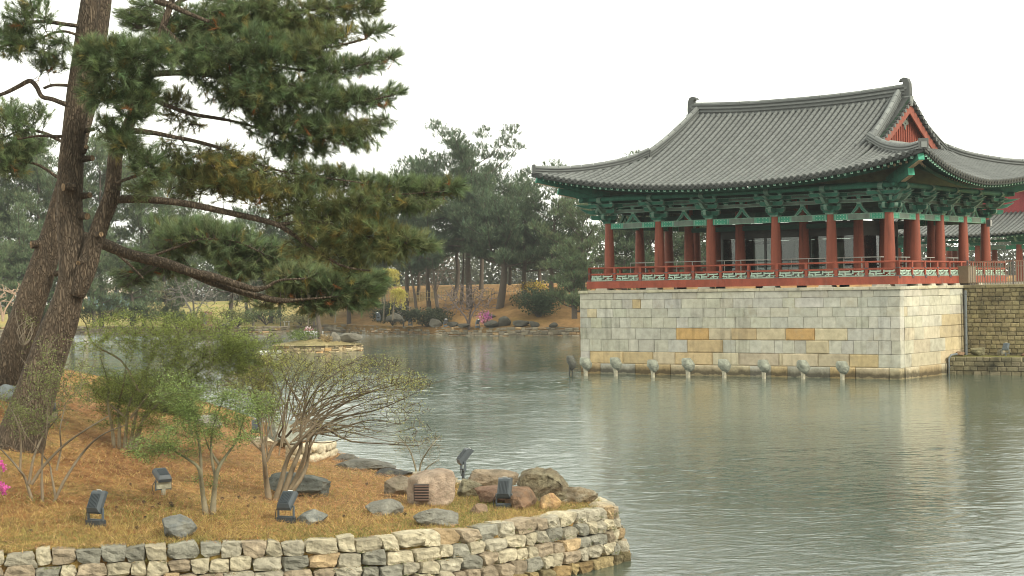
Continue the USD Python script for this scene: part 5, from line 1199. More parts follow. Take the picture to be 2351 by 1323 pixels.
# the little island
ic = np.array([-14.2, 126.8]); ang = np.linspace(0, 2 * PI, 41)[:-1]
ir = np.column_stack([ic[0] + 3.35 * np.cos(ang), ic[1] + 2.6 * np.sin(ang)]) * (1 + 0 * ang[:, None])
v = [np.column_stack([ir, np.full(40, .46)])]; rngi = np.random.default_rng(3)
for s, zz in ((.8, .55), (.5, .75), (.2, .85)): v.append(np.column_stack([ic + (ir - ic) * s, np.full(40, zz) + rngi.normal(size=40) * .04]))
v.append(np.array([[*ic, .85]])); v = np.vstack(v); k = np.arange(40); f = []
for r in range(3): f += np.vstack([np.stack([r * 40 + k, r * 40 + (k + 1) % 40, (r + 1) * 40 + (k + 1) % 40], 1), np.stack([r * 40 + k, (r + 1) * 40 + (k + 1) % 40, (r + 1) * 40 + k], 1)]).tolist()
f += np.stack([120 + k, 120 + (k + 1) % 40, np.full(40, 160)], 1).tolist()
put('island_ground', v, np.array(f), M_ground, c=np.tile((.20, .17, .085), (len(v), 1)), smooth=True, kind='structure')
iw = thing('island_wall', 'low ring of pale stones around the little island', 'wall', (*ic, 0), world=True)
front = ir[(np.arange(40) + 18) % 40]; front = np.vstack([front[:26]])
rng = np.random.default_rng(33); shore_stones(iw, front, -.2, .50, 3, .42, (.33, .26, .15), 120, mat=M_far, depth=.35)
make_pine(np.array([D(736, 776, 127.0)[0], 127.0, .8]), 5.4, 2.6, 190, 'small pine growing on the little island', PG, .52, (-.08, 0), 1.2, .17, 'flat', group='pine of the island', limbs_n=14)
boulder('island_rock', (D(770, 790, 126)[0], 126.2, .6), (1.0, .8, .8), 61, 'grey rock on the island right of the pine', (.12, .11, .085), .5, mat=M_far, sub=2); boulder('island_rock', (D(803, 790, 126)[0], 126.3, .6), (1.5, .9, .95), 62, 'largest rock at the right end of the island', (.12, .11, .085), .2, mat=M_far, sub=2)
bush((D(695, 790, 126)[0], 126.4, .6), (2.6, 2.0, 1.2), 63, 'low green shrub on the left half of the island', (.13, .17, .05), 1300, .13); bush((D(750, 785, 126)[0], 125.6, .6), (1.0, .8, .8), 64, 'tuft of dry straw grass beside the island pine', (.38, .28, .13), 420, .22, narrow=.15, name='grass_tuft', cat='grass')
# ------------------------------------------------------------------ haze
M_haze = usdkit.material(stage, '/World/Looks/haze_air', {'v': ('principled_volume', {'color': (0.93, 0.95, 0.97), 'density': HAZE, 'anisotropy': 0.25})}, [], volume='v.volume')
b = trimesh.creation.box((700, 500, 27)); b.apply_translation((0, 190, 11.5))
put('haze', b.vertices, b.faces, M_haze, label='thin pale haze over the pond', cat='haze', kind='stuff')

# ------------------------------------------------------------------ the near bank
front_px = [(-620, 1300, 1.0), (-250, 1278, .98), (0, 1266, .96), (350, 1251, .95), (700, 1240, .93), (900, 1231, .92), (1050, 1217, .90), (1200, 1199, .87), (1300, 1184, .85), (1375, 1172, .83), (1400, 1166, .82)]
front_line = np.array([G(*p)[:2] for p in front_px])
tip_back = np.array([[1.52, 27.1], [1.42, 28.2], [.9, 29.3], [.1, 30.2], [-.9, 31.6], [-1.9, 33.8], [-2.9, 36.6], [-3.9, 39.6], [-4.8, 42.0], [-6.2, 45], [-9, 49], [-14, 52], [-24, 53], [-34, 50], [-36, 30], [-16, 21.0]])
outline = np.vstack([front_line, tip_back])
near_poly = sg.Polygon(outline).buffer(0)
ctrl = [(0, 1262, .95), (350, 1248, .94), (700, 1236, .92), (1000, 1216, .88), (1200, 1192, .84), (1400, 1162, .80), (1300, 1150, .84), (60, 1032, 1.75), (10, 905, 2.35), (285, 1030, 1.5), (430, 930, 1.35), (480, 1180, 1.12), (640, 1150, 1.02), (100, 1150, 1.3),
        (700, 1062, .9), (760, 1047, .7), (850, 1078, .72), (600, 1002, .9), (950, 1105, .8), (1080, 1140, .82)]
cp = np.array([G(*p) for p in ctrl])
rbf = RBFInterpolator(cp[:, :2], cp[:, 2], kernel='thin_plate_spline', smoothing=.02)
def near_z(xy):
    xy = np.atleast_2d(xy); z = rbf(np.clip(xy, [-22, 20], [3, 52]))
    return np.clip(z, .55, 2.6)
def on(px, py):
    r = ray(px, py); t = np.linspace(20, 56, 400); q = EYE + r * (t / r[1])[:, None]      # march along the line of sight to the ground
    below = np.nonzero(q[:, 2] < near_z(q[:, :2]))[0]
    k = below[0] if len(below) else np.argmin(q[:, 2] - near_z(q[:, :2]))
    p = q[k].copy(); p[2] = float(near_z(p[None, :2])[0]); return p
bnd = boundary_points(near_poly.exterior, .25)
gx, gy = np.meshgrid(np.arange(-36, 3, .28), np.arange(20, 54, .28)); g = np.column_stack([gx.ravel(), gy.ravel()])
import shapely
g = g[shapely.contains_xy(near_poly.buffer(-.12), g[:, 0], g[:, 1])]
xy = np.vstack([bnd, g]); tri = Delaunay(xy).simplices; cen = xy[tri].mean(1); tri = tri[shapely.contains_xy(near_poly, cen[:, 0], cen[:, 1])]
z = near_z(xy) + .10 * (fbm(np.column_stack([xy * 1.1, np.zeros(len(xy))]), 4, 3) - .5)
z[:len(bnd)] -= .03
v = np.column_stack([xy, z]); e = np.cross(v[tri[:, 1]] - v[tri[:, 0]], v[tri[:, 2]] - v[tri[:, 0]])[:, 2]; tri[e < 0] = tri[e < 0][:, ::-1]
n_b = len(bnd); lo = v[:n_b].copy(); lo[:, 2] = -.8; i = np.arange(n_b); j = (i + 1) % n_b; o = len(v)
inset = np.array([near_poly.centroid.x, near_poly.centroid.y])
M_near = usdkit.material(stage, '/World/Looks/near_ground', {
    'g': ('geometry', {}), 'n': ('noise_texture', {'scale': 0.55, 'detail': 7, 'roughness': 0.65}), 'n2': ('noise_texture', {'scale': 4.5, 'detail': 8, 'roughness': 0.8}), 'n3': ('noise_texture', {'scale': 2.2, 'detail': 5, 'roughness': 0.7}),
    'a': ('attribute', {'attribute': 'col'}), 'r': ('rgb_ramp', {'ramp': [(0.32, (0.150, 0.070, 0.028)), (0.46, (0.225, 0.115, 0.044)), (0.58, (0.28, 0.175, 0.064)), (0.74, (0.22, 0.18, 0.066))]}),
    'r2': ('rgb_ramp', {'ramp': [(0.30, (0.40, 0.36, 0.33)), (0.5, (1, 1, 1)), (0.70, (1.6, 1.55, 1.4))]}), 'm': ('mix', {'mix_type': 'multiply', 'fac': 1.0}), 'm2': ('mix', {'mix_type': 'multiply', 'fac': 1.0}),
    'm4': ('mix', {'color2': (0.33, 0.205, 0.075)}), 'm4f': ('math', {'math_type': 'multiply', 'value2': 0.75}), 'r3': ('rgb_ramp', {'ramp': [(0.44, (0, 0, 0)), (0.62, (0.85,) * 3)]}), 'm3': ('mix', {'color2': (0.19, 0.175, 0.055)}), 's': ('separate_color', {'color_type': 'rgb'}), 'mul': ('math', {'math_type': 'multiply'}),
    'b': ('bump', {'distance': 0.06}), 'p': ('principled_bsdf', {'roughness': 0.95, 'specular_ior_level': 0.08})},
    [('g.position', 'n.vector'), ('g.position', 'n2.vector'), ('g.position', 'n3.vector'), ('n.fac', 'r.fac'), ('n2.fac', 'r2.fac'), ('r.color', 'm4.color1'), ('s.r', 'm4f.value1'), ('m4f.value', 'm4.fac'), ('m4.color', 'm.color1'), ('r2.color', 'm.color2'),
     ('n3.fac', 'r3.fac'), ('a.color', 's.color'), ('r3.color', 'mul.value1'), ('s.g', 'mul.value2'), ('mul.value', 'm3.fac'), ('m.color', 'm3.color1'), ('m3.color', 'p.base_color'), ('n2.fac', 'b.height'), ('b.normal', 'p.normal')], surface='p.BSDF')
allv = np.vstack([v, lo])
dfront = np.array([sg.LineString(front_line).distance(sg.Point(p)) for p in allv[:, :2]])
green = np.clip(1.1 - dfront / 2.2, 0, 1) * .8 + np.clip((allv[:, 0] + 2.0) / 2.5, 0, 1) * .5
put('garden_bank', allv, np.vstack([tri, np.stack([i, o + j, j], 1), np.stack([i, o + i, o + j], 1)]), M_near, c=np.column_stack([np.clip(allv[:, 0] / 4.5 + 1.25, 0, 1) * .8 + np.clip(.9 - dfront / 2.5, 0, 1) * .4, np.clip(green, 0, 1), green * 0]), smooth=True, kind='structure')

# dry stone wall round the bank: every stone on its own
rng = np.random.default_rng(77)
wall_line = smooth_path(np.vstack([front_line, tip_back[:6]]), 260)
seg = np.r_[0, np.cumsum(np.linalg.norm(np.diff(wall_line, axis=0), axis=1))]
dw = thing('dry_stone_wall', 'rough dry stone wall of mixed pale, tan and grey blocks edging the near bank', 'wall', (*front_line[6], 0), world=True)
SC = [((.36, .315, .22), .38), ((.31, .28, .21), .26), ((.35, .255, .145), .09), ((.205, .195, .155), .13), ((.28, .225, .155), .14)]
def wall_stone(c, ax, nr, w, h, dep, col, seed):
    r = np.random.default_rng(seed)
    m = trimesh.creation.box((1, 1, 1)).subdivide().subdivide(); v = np.array(m.vertices) * 2
    p = 22.0 if r.random() < .7 else 9.0; L = (np.abs(v) ** p).sum(1) ** (1 / p); v = v / L[:, None]
    sk = r.normal(size=4) * .10
    v[:, 0] += v[:, 2] * sk[0] * .8; v[:, 2] += v[:, 0] * sk[1] * .6 * min(1, h / w * 1.4); v[:, 2] *= 1 + v[:, 0] * sk[2]; v[:, 0] *= 1 + v[:, 2] * sk[3]
    v *= (1 + .34 * (fbm(v * 1.5 + seed, 4, seed % 97) - .5)[:, None]); v[:, 1] *= 1 + .25 * (fbm(v * 3.1 + seed, 2, seed % 53) - .5)
    for _ in range(5):                          # broken corners
        n = unit(np.array([r.normal(), -abs(r.normal()) * .8, r.normal()])); d = v @ n - r.uniform(1.12, 1.4); v = v - np.maximum(d, 0)[:, None] * n
    v = v * np.array([w, dep, h]) / 2
    M = np.stack([ax, -nr, Z_], 1)
    t = np.clip(fbm(v * 9 + seed, 3, seed % 89) * 2.4 - .7, 0, 1)[:, None]
    c_ = np.array(col) * (.80 + .4 * t)
    return v @ M.T + c, np.array(m.faces), c_
count = 0; s_end = seg[-1]
at2 = lambda s: np.array([np.interp(s, seg, wall_line[:, 0]), np.interp(s, seg, wall_line[:, 1])])
loose = MB()
for k in range(6):
    s = rng.uniform(0, .2)
    while s < s_end - .1:
        a = at2(s); hh = np.interp(s, [0, s_end * .55, s_end], [.195, .18, .17]); top = np.interp(s, [0, s_end * .4, s_end * .75, s_end], [.96, .92, .82, .77])
        w = rng.uniform(.18, .41) * (1.05 if k else 1.1); b = at2(min(s + w, s_end)); ax = np.array([*(b - a), 0.0]); L = np.linalg.norm(ax); ax /= max(L, 1e-6); nr = np.array([ax[1], -ax[0], 0.0])
        px = a[0] / a[1] * FPX + 1175
        zc_ = top - hh * (k + .5) + rng.uniform(-.018, .018)
        if zc_ > -.28 and px > -60:
            col = np.array(SC[rng.choice(5, p=[q for _, q in SC])][0]) * rng.uniform(.8, 1.18)
            if zc_ < .16: col = col * [.72, .62, .42]
            c = np.array([*(a + b) / 2, zc_]) + nr * (.05 * k - .10 + rng.uniform(-.02, .035))
            h_ = hh * rng.uniform(.90, 1.10) * (1.06 if k == 0 else 1)
            v, f, cc = wall_stone(c, ax, nr, L * .985, h_, .34, col, 1000 + count); count += 1
            if count <= 330: put('stone', v, f, M_rubble, dw, cc, False)
            else: loose.add(v, f, cc)
        s += w
if loose.n: loose.build('wall_core_stones', M_rubble, dw, kind='stuff')
# pale low wall at the back of the bank
bw = thing('back_wall', 'short pale stone wall at the back waterline behind the bare shrub', 'wall', on(700, 1052), world=True)
pts = [on(x, y) for x, y in ((668, 1056), (700, 1058), (735, 1053), (760, 1047))]
q = 0
for k in range(2):
    for a, b in zip(pts[:-1], pts[1:]):
        for t0 in (0, .5):
            A, B = a + (b - a) * t0, a + (b - a) * (t0 + .5); ax = unit((B - A) * [1, 1, 0]); nr = np.array([ax[1], -ax[0], 0]); L = np.linalg.norm(B - A)
            c = (A + B) / 2 + Z_ * (.06 + k * .17) + rng.normal(size=3) * .02; v, f, cc = wall_stone(c, ax, nr, L * .97, .17, .3, np.array((.50, .43, .30)) * rng.uniform(.8, 1.1), 3000 + q); put('stone', v, f, M_rubble, bw, cc, True); q += 1

# boulders on the near bank
def rock_at(px, py, w, h, seed, label, col, depth=.8, rot=0.0, name='boulder', tone=None, rough=.35, sub=4, sink=.06, group=None, boxy=0.0):
    p = on(px, py); s = p[1] / FPX; W, H_ = w * s * 1.05, h * s * 1.12
    p[1] += W * depth * .40; p[0] *= p[1] / (p[1] - W * depth * .40); p[2] -= sink
    return boulder(name, p, (W, W * depth, H_), seed, label, col, rot, 'rock', group, sub=sub, tone=tone, rough=rough, boxy=boxy)
GR, DG, BR, RB, TN, PK = (.185, .185, .165), (.105, .108, .095), (.21, .155, .10), (.185, .115, .075), (.40, .26, .12), (.36, .27, .20)
rock_at(410, 1243, 92, 76, 201, 'grey angular boulder left of the small green tree, close to the dry stone wall', (.165, .165, .145), .85, .4, tone=(.11, .118, .115), boxy=.8)
rock_at(712, 1206, 68, 42, 202, 'small mottled grey boulder touching the middle floodlight', (.15, .155, .14), .8, .3, tone=(.24, .24, .21))
rock_at(884, 1187, 82, 44, 203, 'rounded grey boulder on the dry grass left of the vented rock', (.185, .178, .148), .75, .1, rough=.2, boxy=1.0)
rock_at(1001, 1213, 104, 54, 204, 'broad grey boulder directly in front of the vented rock', (.185, .18, .150), .7, .2, rough=.2, boxy=1.0)
rock_at(692, 1140, 150, 62, 205, 'large dark boulder behind the stems of the bare shrub', (.11, .115, .10), .6, .2, tone=(.20, .20, .17))
rock_at(925, 1142, 82, 58, 206, 'brown cracked rock just left of the vented rock', (.20, .165, .12), .8, .5, tone=(.13, .10, .07), boxy=.8)
rock_at(832, 1082, 130, 34, 207, 'long flat dark rock slab at the back waterline', (.13, .125, .105), .8, .1)
rock_at(905, 1096, 95, 24, 208, 'low black rock right of the flat slab at the back waterline', (.055, .055, .05), .7, .2)
rock_at(790, 1062, 60, 22, 209, 'small dark rock beside the pale back wall', (.12, .115, .10), .8)
rock_at(1073, 1147, 66, 52, 210, 'dark mossy rock under the rear floodlight', (.13, .115, .075), .9, .2, tone=(.22, .20, .13))
rock_at(1118, 1126, 120, 50, 211, 'flat topped brown rock in the back of the rock group', (.20, .155, .105), .8, .1, tone=(.28, .22, .15), boxy=.8)
rock_at(1140, 1163, 112, 60, 212, 'reddish brown rock left of the front right floodlight', RB, .8, .5, tone=(.13, .075, .05), boxy=.8)
rock_at(1192, 1172, 92, 60, 213, 'rusty brown rock right of the front right floodlight', (.20, .12, .07), .8, 1.1, tone=(.13, .09, .06), boxy=.8)
def slab_rock(px, py, outline, depth, seed, label, col, tone):
    """A split block: its front outline (metres) with a rough, layered surface."""
    m = trimesh.creation.extrude_polygon(sg.Polygon(outline).buffer(.03), depth, engine='earcut')
    v, f = trimesh.remesh.subdivide_to_size(m.vertices, m.faces, .085); m = trimesh.Trimesh(v, f, process=True); v, f = np.array(m.vertices), np.array(m.faces)
    n = vnormals(v, f); t = v[:, 2] / depth - .5
    v[:, :2] = v[:, :2] * (1 - .30 * np.abs(t)[:, None] ** 1.5 * [1, 1.1]); v[:, 0] += .10 * t
    k = fbm(np.column_stack([v[:, 0] * 3 + v[:, 1] * 2, v[:, 1] * 9 - v[:, 0] * 4, v[:, 2] * 4]) + seed, 4, seed) - .5
    v = v + n * (.16 * k + .05 * (fbm(v * 14, 2, seed + 1) - .5))[:, None]
    q = np.clip(fbm(v * [5, 9, 5] + seed, 4, seed + 2) * 3 - 1.1, 0, 1)[:, None]
    p = on(px, py); w = np.column_stack([v[:, 0], v[:, 2], v[:, 1]]); w[:, 0] *= 1
    put('boulder', w + p + [0, 0, -.10], f[:, ::-1], M_rock, '/World', np.array(col) * (1 - q) + np.array(tone) * q, False, label, 'rock')
slab_rock(1258, 1158, [(-.46, 0), (-.44, .30), (-.40, .52), (-.30, .60), (.06, .60), (.14, .56), (.24, .42), (.36, .22), (.60, .17), (.68, .08), (.66, 0)], .62, 214, 'largest rock of the group, tall and lichen covered with a slanting top', (.19, .165, .105), (.10, .075, .045))
rock_at(1330, 1163, 92, 46, 215, 'low brown rock trailing right from the largest rock', (.15, .11, .065), .7, .1, tone=(.25, .22, .16), boxy=.8)
rock_at(1258, 1176, 60, 48, 216, 'tan orange pointed stone in front of the largest rock', TN, .7, .6, tone=(.26, .15, .08))
rock_at(1098, 1184, 42, 32, 217, 'small brown stone in the grass left of the front right floodlight', (.19, .13, .085), .8, .3)
rock_at(1380, 1172, 60, 26, 218, 'pale stone set on the end of the bank above the wall', (.34, .28, .19), .8, .3)
rock_at(655, 1032, 110, 72, 219, 'pale grey green boulder behind the bare shrub near the water', (.23, .235, .19), .8, .2)
rock_at(598, 1028, 60, 34, 220, 'low pale rock left of the grey green boulder', (.36, .31, .22), .8)
rock_at(480, 985, 70, 40, 221, 'grey rock half hidden behind the green shrubs', (.22, .21, .17), .8)
rock_at(20, 925, 60, 44, 222, 'blue grey rock behind the pine trunks at the left edge', (.20, .22, .22), .8)
# the rock shaped vent cover
p = on(990, 1166); s = p[1] / FPX; p[1] += .25; p[0] *= p[1] / (p[1] - .25)
vt = thing('vented_rock', 'pinkish artificial rock with a dark louvred vent in its left side', 'vent cover', p)
m = trimesh.creation.box((1, 1, 1)).subdivide().subdivide().subdivide().subdivide(); v = np.array(m.vertices) * 2; L = (np.abs(v) ** 7).sum(1) ** (1 / 7); v /= L[:, None]
for q_, n_ in enumerate(unit(np.random.default_rng(5).normal(size=(9, 3)))): dd_ = np.maximum(v @ n_ - (1.08 + .04 * (q_ % 3)), 0); v = v - dd_[:, None] * n_ * .9
v[:, 2] += .22 * v[:, 0]; v *= (1 + .22 * (fbm(v * 1.5 + 3.1, 4, 8) - .5)[:, None]); v = v * np.array([92 * s, .62, 84 * s]) / 2; v[:, 2] += 84 * s * .42
t_ = np.clip(fbm(v * 6, 4, 12) * 2.6 - .9, 0, 1)[:, None]; c = np.array((.35, .27, .20)) * (1 - t_) + np.array((.24, .175, .125)) * t_
a_ = .55; Rz = np.array([[math.cos(a_), -math.sin(a_), 0], [math.sin(a_), math.cos(a_), 0], [0, 0, 1]])
put('shell', v @ Rz.T, m.faces, M_rock, vt, c, True)
ctr = np.array([-.125, -.345, .24]); Rv = np.array([[math.cos(-.12), -math.sin(-.12), 0], [math.sin(-.12), math.cos(-.12), 0], [0, 0, 1]])
MB().box(ctr + [0, .05, 0], (.235, .16, .26), (.035, .025, .02), R=Rv).build('vent_box', M_metal, vt)
for k in range(6): MB().box(ctr + [0, -.035, -.105 + k * .042], (.22, .035, .014), (.16, .10, .075), R=Rv).build('slat', M_metal, vt)

# floodlights on the near bank
FLB = 'floodlights on the near bank'
def lamp(px, py, rotz, tilt, label, s, base='box'):
    p = on(px, py); floodlight(p + [0, 0, -.01], rotz, tilt, label, s, (.040, .049, .055), base=base, group=FLB)
lamp(220, 1212, -.45, -.50, 'dark floodlight nearest the wall on the left, in front of the bare stems', .80)
lamp(657, 1203, -.35, -.85, 'dark floodlight in the middle, beside the small mottled boulder', .78)
lamp(375, 1137, .55, -1.15, 'black floodlight on a pale stake, left of the small green tree', .76, 'stake')
lamp(1158, 1172, -.25, -.42, 'grey floodlight among the brown rocks at the right end of the bank', .80)
p = on(1064, 1128); p[2] += .26; floodlight(p, -1.25, -.7, 'slim floodlight seen from the side on top of the mossy rock by the water', .80, (.040, .049, .055), base='post', group=FLB)
lamp(118, 968, .3, -1.2, 'floodlight on a pale block behind the left shrub by the pine trunk', .7, 'stake')
lamp(590, 1012, .2, -.6, 'floodlight partly hidden behind the green shrub leaves by the water', .8)
lamp(4, 905, -.3, -1.2, 'floodlight cut by the left edge behind the pine trunks', .8)
# ------------------------------------------------------------------ the two big foreground pines
BARK = np.array([.112, .090, .068])
def px_path(pts, d0, n, dd=None):
    """(px, py, width in pixels[, distance]) -> world points and radii along a smooth path."""
    p = np.array([list(q) + ([d0] if len(q) == 3 else []) for q in pts], float)
    w = np.array([D(q[0], q[1], q[3]) for q in p]); r = p[:, 2] / 2 * p[:, 3] / FPX
    sp = smooth_path(np.column_stack([w, r]), n); return sp[:, :3], np.maximum(sp[:, 3], .003)
def trunk_mesh(path, rad, sides, seed, col=BARK, rough=.10):
    rng = np.random.default_rng(seed)
    mb = MB().tube(path, rad, sides, col, jit=.0)
    v, f, c = mb.arrays()
    cen = np.vstack([np.repeat(path, sides, 0), path[:1], path[-1:]]); rr = np.r_[np.repeat(rad, sides), rad[0], rad[-1]]
    n = (v - cen) / np.maximum(rr[:, None], 1e-6)
    k = fbm(np.column_stack([v[:, :2] * 5, v[:, 2:] * 1.6]), 4, seed) - .5
    v = v + n * (rr * rough * 2.2 * k)[:, None]
    c = np.tile(col, (len(v), 1)) * (.72 + .6 * fbm(v * [2.2, 2.2, .8], 3, seed + 5))[:, None]
    return v, f, c
def pine(name, label, base, trunks, limbs, blobs, seed, dens, stubs=(), k_needles=46):
    rng = np.random.default_rng(seed)
    t = thing(name, label, 'pine tree', base, world=True)
    nodes = []
    for q, (nm, pts, d) in enumerate(trunks):
        p, r = px_path(pts, d, 46); put(nm, *trunk_mesh(p, r, 26, seed + q), M_bark, t, *[], smooth=False) if False else None
        v, f, c = trunk_mesh(p, r, 26, seed + q); put(nm, v, f, M_bark, t, c, True); nodes.append(p[10:])
    for q, (pts, d) in enumerate(limbs):
        p, r = px_path(pts, d, 26); v, f, c = trunk_mesh(p, r, 9, seed + 50 + q, BARK * .9, .12); put('limb', v, f, M_bark, t, c, True); nodes += [p[2:]] * 1
    for (x, y, w, L, dx, dy, d) in stubs:
        a = D(x, y, d); b = D(x + dx, y + dy, d - .12); r = w / 2 * d / FPX
        m = MB().tube([a, (a + b) / 2, b], [r * 1.25, r, r * .95], 10, BARK * .75, cap=False); m.tube([b, b + unit(b - a) * .012], r * .9, 10, (.26, .19, .12)); m.build('branch_stub', M_bark, t, smooth=False)
    P, idx = blob_points([b[:6] if len(b) > 5 else b for b in blobs], rng, dens)
    tw = MB(); dirs, _ = attach_twigs(tw, np.vstack(nodes), P, rng, .006, .0035, BARK * .42, sag=.06, wob=.10, step=.25)
    tw.build('twigs', M_twig, t, kind='stuff')
    tint = np.array([b[6] if len(b) > 6 else 0.0 for b in blobs])[idx]
    dirs = unit(dirs + [0, 0, .35] + rng.normal(size=dirs.shape) * .35)
    n = len(P); g = np.array([.100, .134, .058]) * rng.uniform(.5, 1.55, (n, 1)) * (1 + rng.normal(size=(n, 3)) * [.07, .03, .07])
    yel = np.array([.250, .185, .046]) * rng.uniform(.7, 1.25, (n, 1))
    k = np.clip(tint[:, None] * rng.uniform(-.2, 1.5, (n, 1)) + (rng.random((n, 1)) < .03) * .7, 0, 1)
    C = g * (1 - k) + yel * k
    L = rng.uniform(.10, .24, n)
    v, f, c = needles(P - dirs * (L * .4)[:, None], dirs, L, k_needles, .155, .0066, C, rng, (16, 66), .35)
    put('needle_foliage', v, f, M_needle, t, c)
    # dead brown tufts caught in the crown
    m = rng.choice(n, max(4, n // 70), replace=False)
    v, f, c = needles(P[m], -dirs[m], L[m], 40, .12, .006, np.tile((.24, .10, .035), (len(m), 1)), rng, (10, 80), .3); put('dead_needles', v, f, M_needle, t, c)
    return t
dA, dB = on(60, 1032)[1], on(10, 905)[1]
Y = 1.0
blobs_A = [(70, 35, 60, 34, dA - .5, .7), (30, 95, 55, 38, dA - .4, 1.2), (115, 100, 50, 28, dA - .4, .7), (115, 150, 46, 24, dA, .7),
 (215, 128, 42, 36, dA - 1.4, 1.5), (290, 122, 56, 40, dA - 1.4, 1.5), (365, 125, 45, 40, dA - 1.2, 1.2), (265, 165, 60, 34, dA - 1.3, 1.3), (225, 215, 40, 36, dA - 1.2, 1.1), (310, 235, 52, 50, dA - 1.0, 1.3), (330, 200, 40, 40, dA - .9, 1.0),
 (290, 330, 40, 36, dA - .9, 1.0), (255, 290, 40, 26, dA - .9, .7), (345, 385, 40, 46, dA - .7, .8), (325, 430, 30, 36, dA - .6, .5, .1),
 (330, 40, 56, 40, dA + .4, 1.0), (430, 80, 74, 70, dA + .2, 1.1), (520, 55, 84, 60, dA, 1.1, .05), (610, 35, 84, 50, dA + .2, 1.1, .15), (700, 50, 74, 48, dA + .3, 1.1, .35), (790, 18, 66, 30, dA + .3, 1.0, .2), (850, 16, 34, 22, dA + .3, 1.0, .2),
 (480, 145, 80, 56, dA - .4, 1.1), (590, 130, 90, 62, dA - .6, 1.1), (690, 120, 84, 44, dA - .2, 1.1, .15), (770, 85, 60, 24, dA, .9, .3), (845, 76, 40, 14, dA, .9, .1), (880, 72, 14, 8, dA, 1.2),
 (740, 165, 70, 26, dA - .2, 1.1), (830, 152, 60, 20, dA, 1.2), (890, 132, 26, 10, dA, 1.6), (600, 215, 90, 50, dA - .6, 1.1), (700, 220, 90, 34, dA - .4, 1.2), (790, 232, 70, 26, dA - .2, 1.3), (860, 228, 46, 18, dA, 1.4), (905, 212, 20, 12, dA, 1.8),
 (610, 285, 60, 34, dA - .4, 1.0), (700, 292, 80, 36, dA - .3, 1.2), (780, 300, 66, 30, dA - .2, 1.2, .15), (845, 290, 40, 18, dA, 1.1, .1), (885, 278, 14, 10, dA, 1.6), (655, 340, 44, 34, dA - .2, .9), (820, 325, 48, 16, dA, 1.0, .2), (720, 340, 50, 22, dA, .8, .2),
 (540, 230, 40, 40, dA + .2, .6), (510, 205, 46, 30, dA + .3, .6),
 (400, 245, 40, 40, dA + .3, .7, .35), (430, 285, 40, 20, dA + .4, .4, .6), (395, 340, 36, 26, dA, .6, .3),
 (500, 365, 66, 32, dA - .2, 1.0, .55), (560, 395, 76, 40, dA - .3, 1.1, .6), (600, 440, 70, 36, dA - .3, 1.0, .6), (480, 415, 56, 36, dA - .1, .9, .35), (415, 385, 50, 36, dA, .9, .25), (420, 440, 40, 26, dA, .6, .2), (520, 440, 40, 30, dA, .7, .4),
 (690, 415, 60, 44, dA - .2, 1.0, .2), (760, 415, 66, 34, dA, 1.0, .1), (850, 425, 60, 26, dA, 1.0, .05), (930, 430, 60, 18, dA, 1.1), (990, 436, 44, 18, dA, 1.3, .1), (1040, 432, 24, 12, dA, 1.8),
 (860, 465, 94, 26, dA - .2, 1.1, .3), (955, 470, 56, 18, dA - .1, 1.2, .1), (780, 475, 66, 34, dA - .2, .8, .3), (700, 475, 56, 36, dA - .2, .7, .25), (640, 490, 46, 26, dA - .1, .5, .5),
 (740, 525, 76, 32, dA - .3, .9, .45), (840, 530, 76, 30, dA - .3, 1.0, .5), (920, 550, 60, 26, dA - .2, 1.1, .25), (980, 566, 26, 14, dA, 1.4, .1), (880, 572, 66, 26, dA - .2, 1.1, .3), (770, 575, 60, 28, dA - .2, .8, .35), (690, 570, 46, 24, dA, .6, .3), (810, 610, 50, 22, dA, .8, .4)]
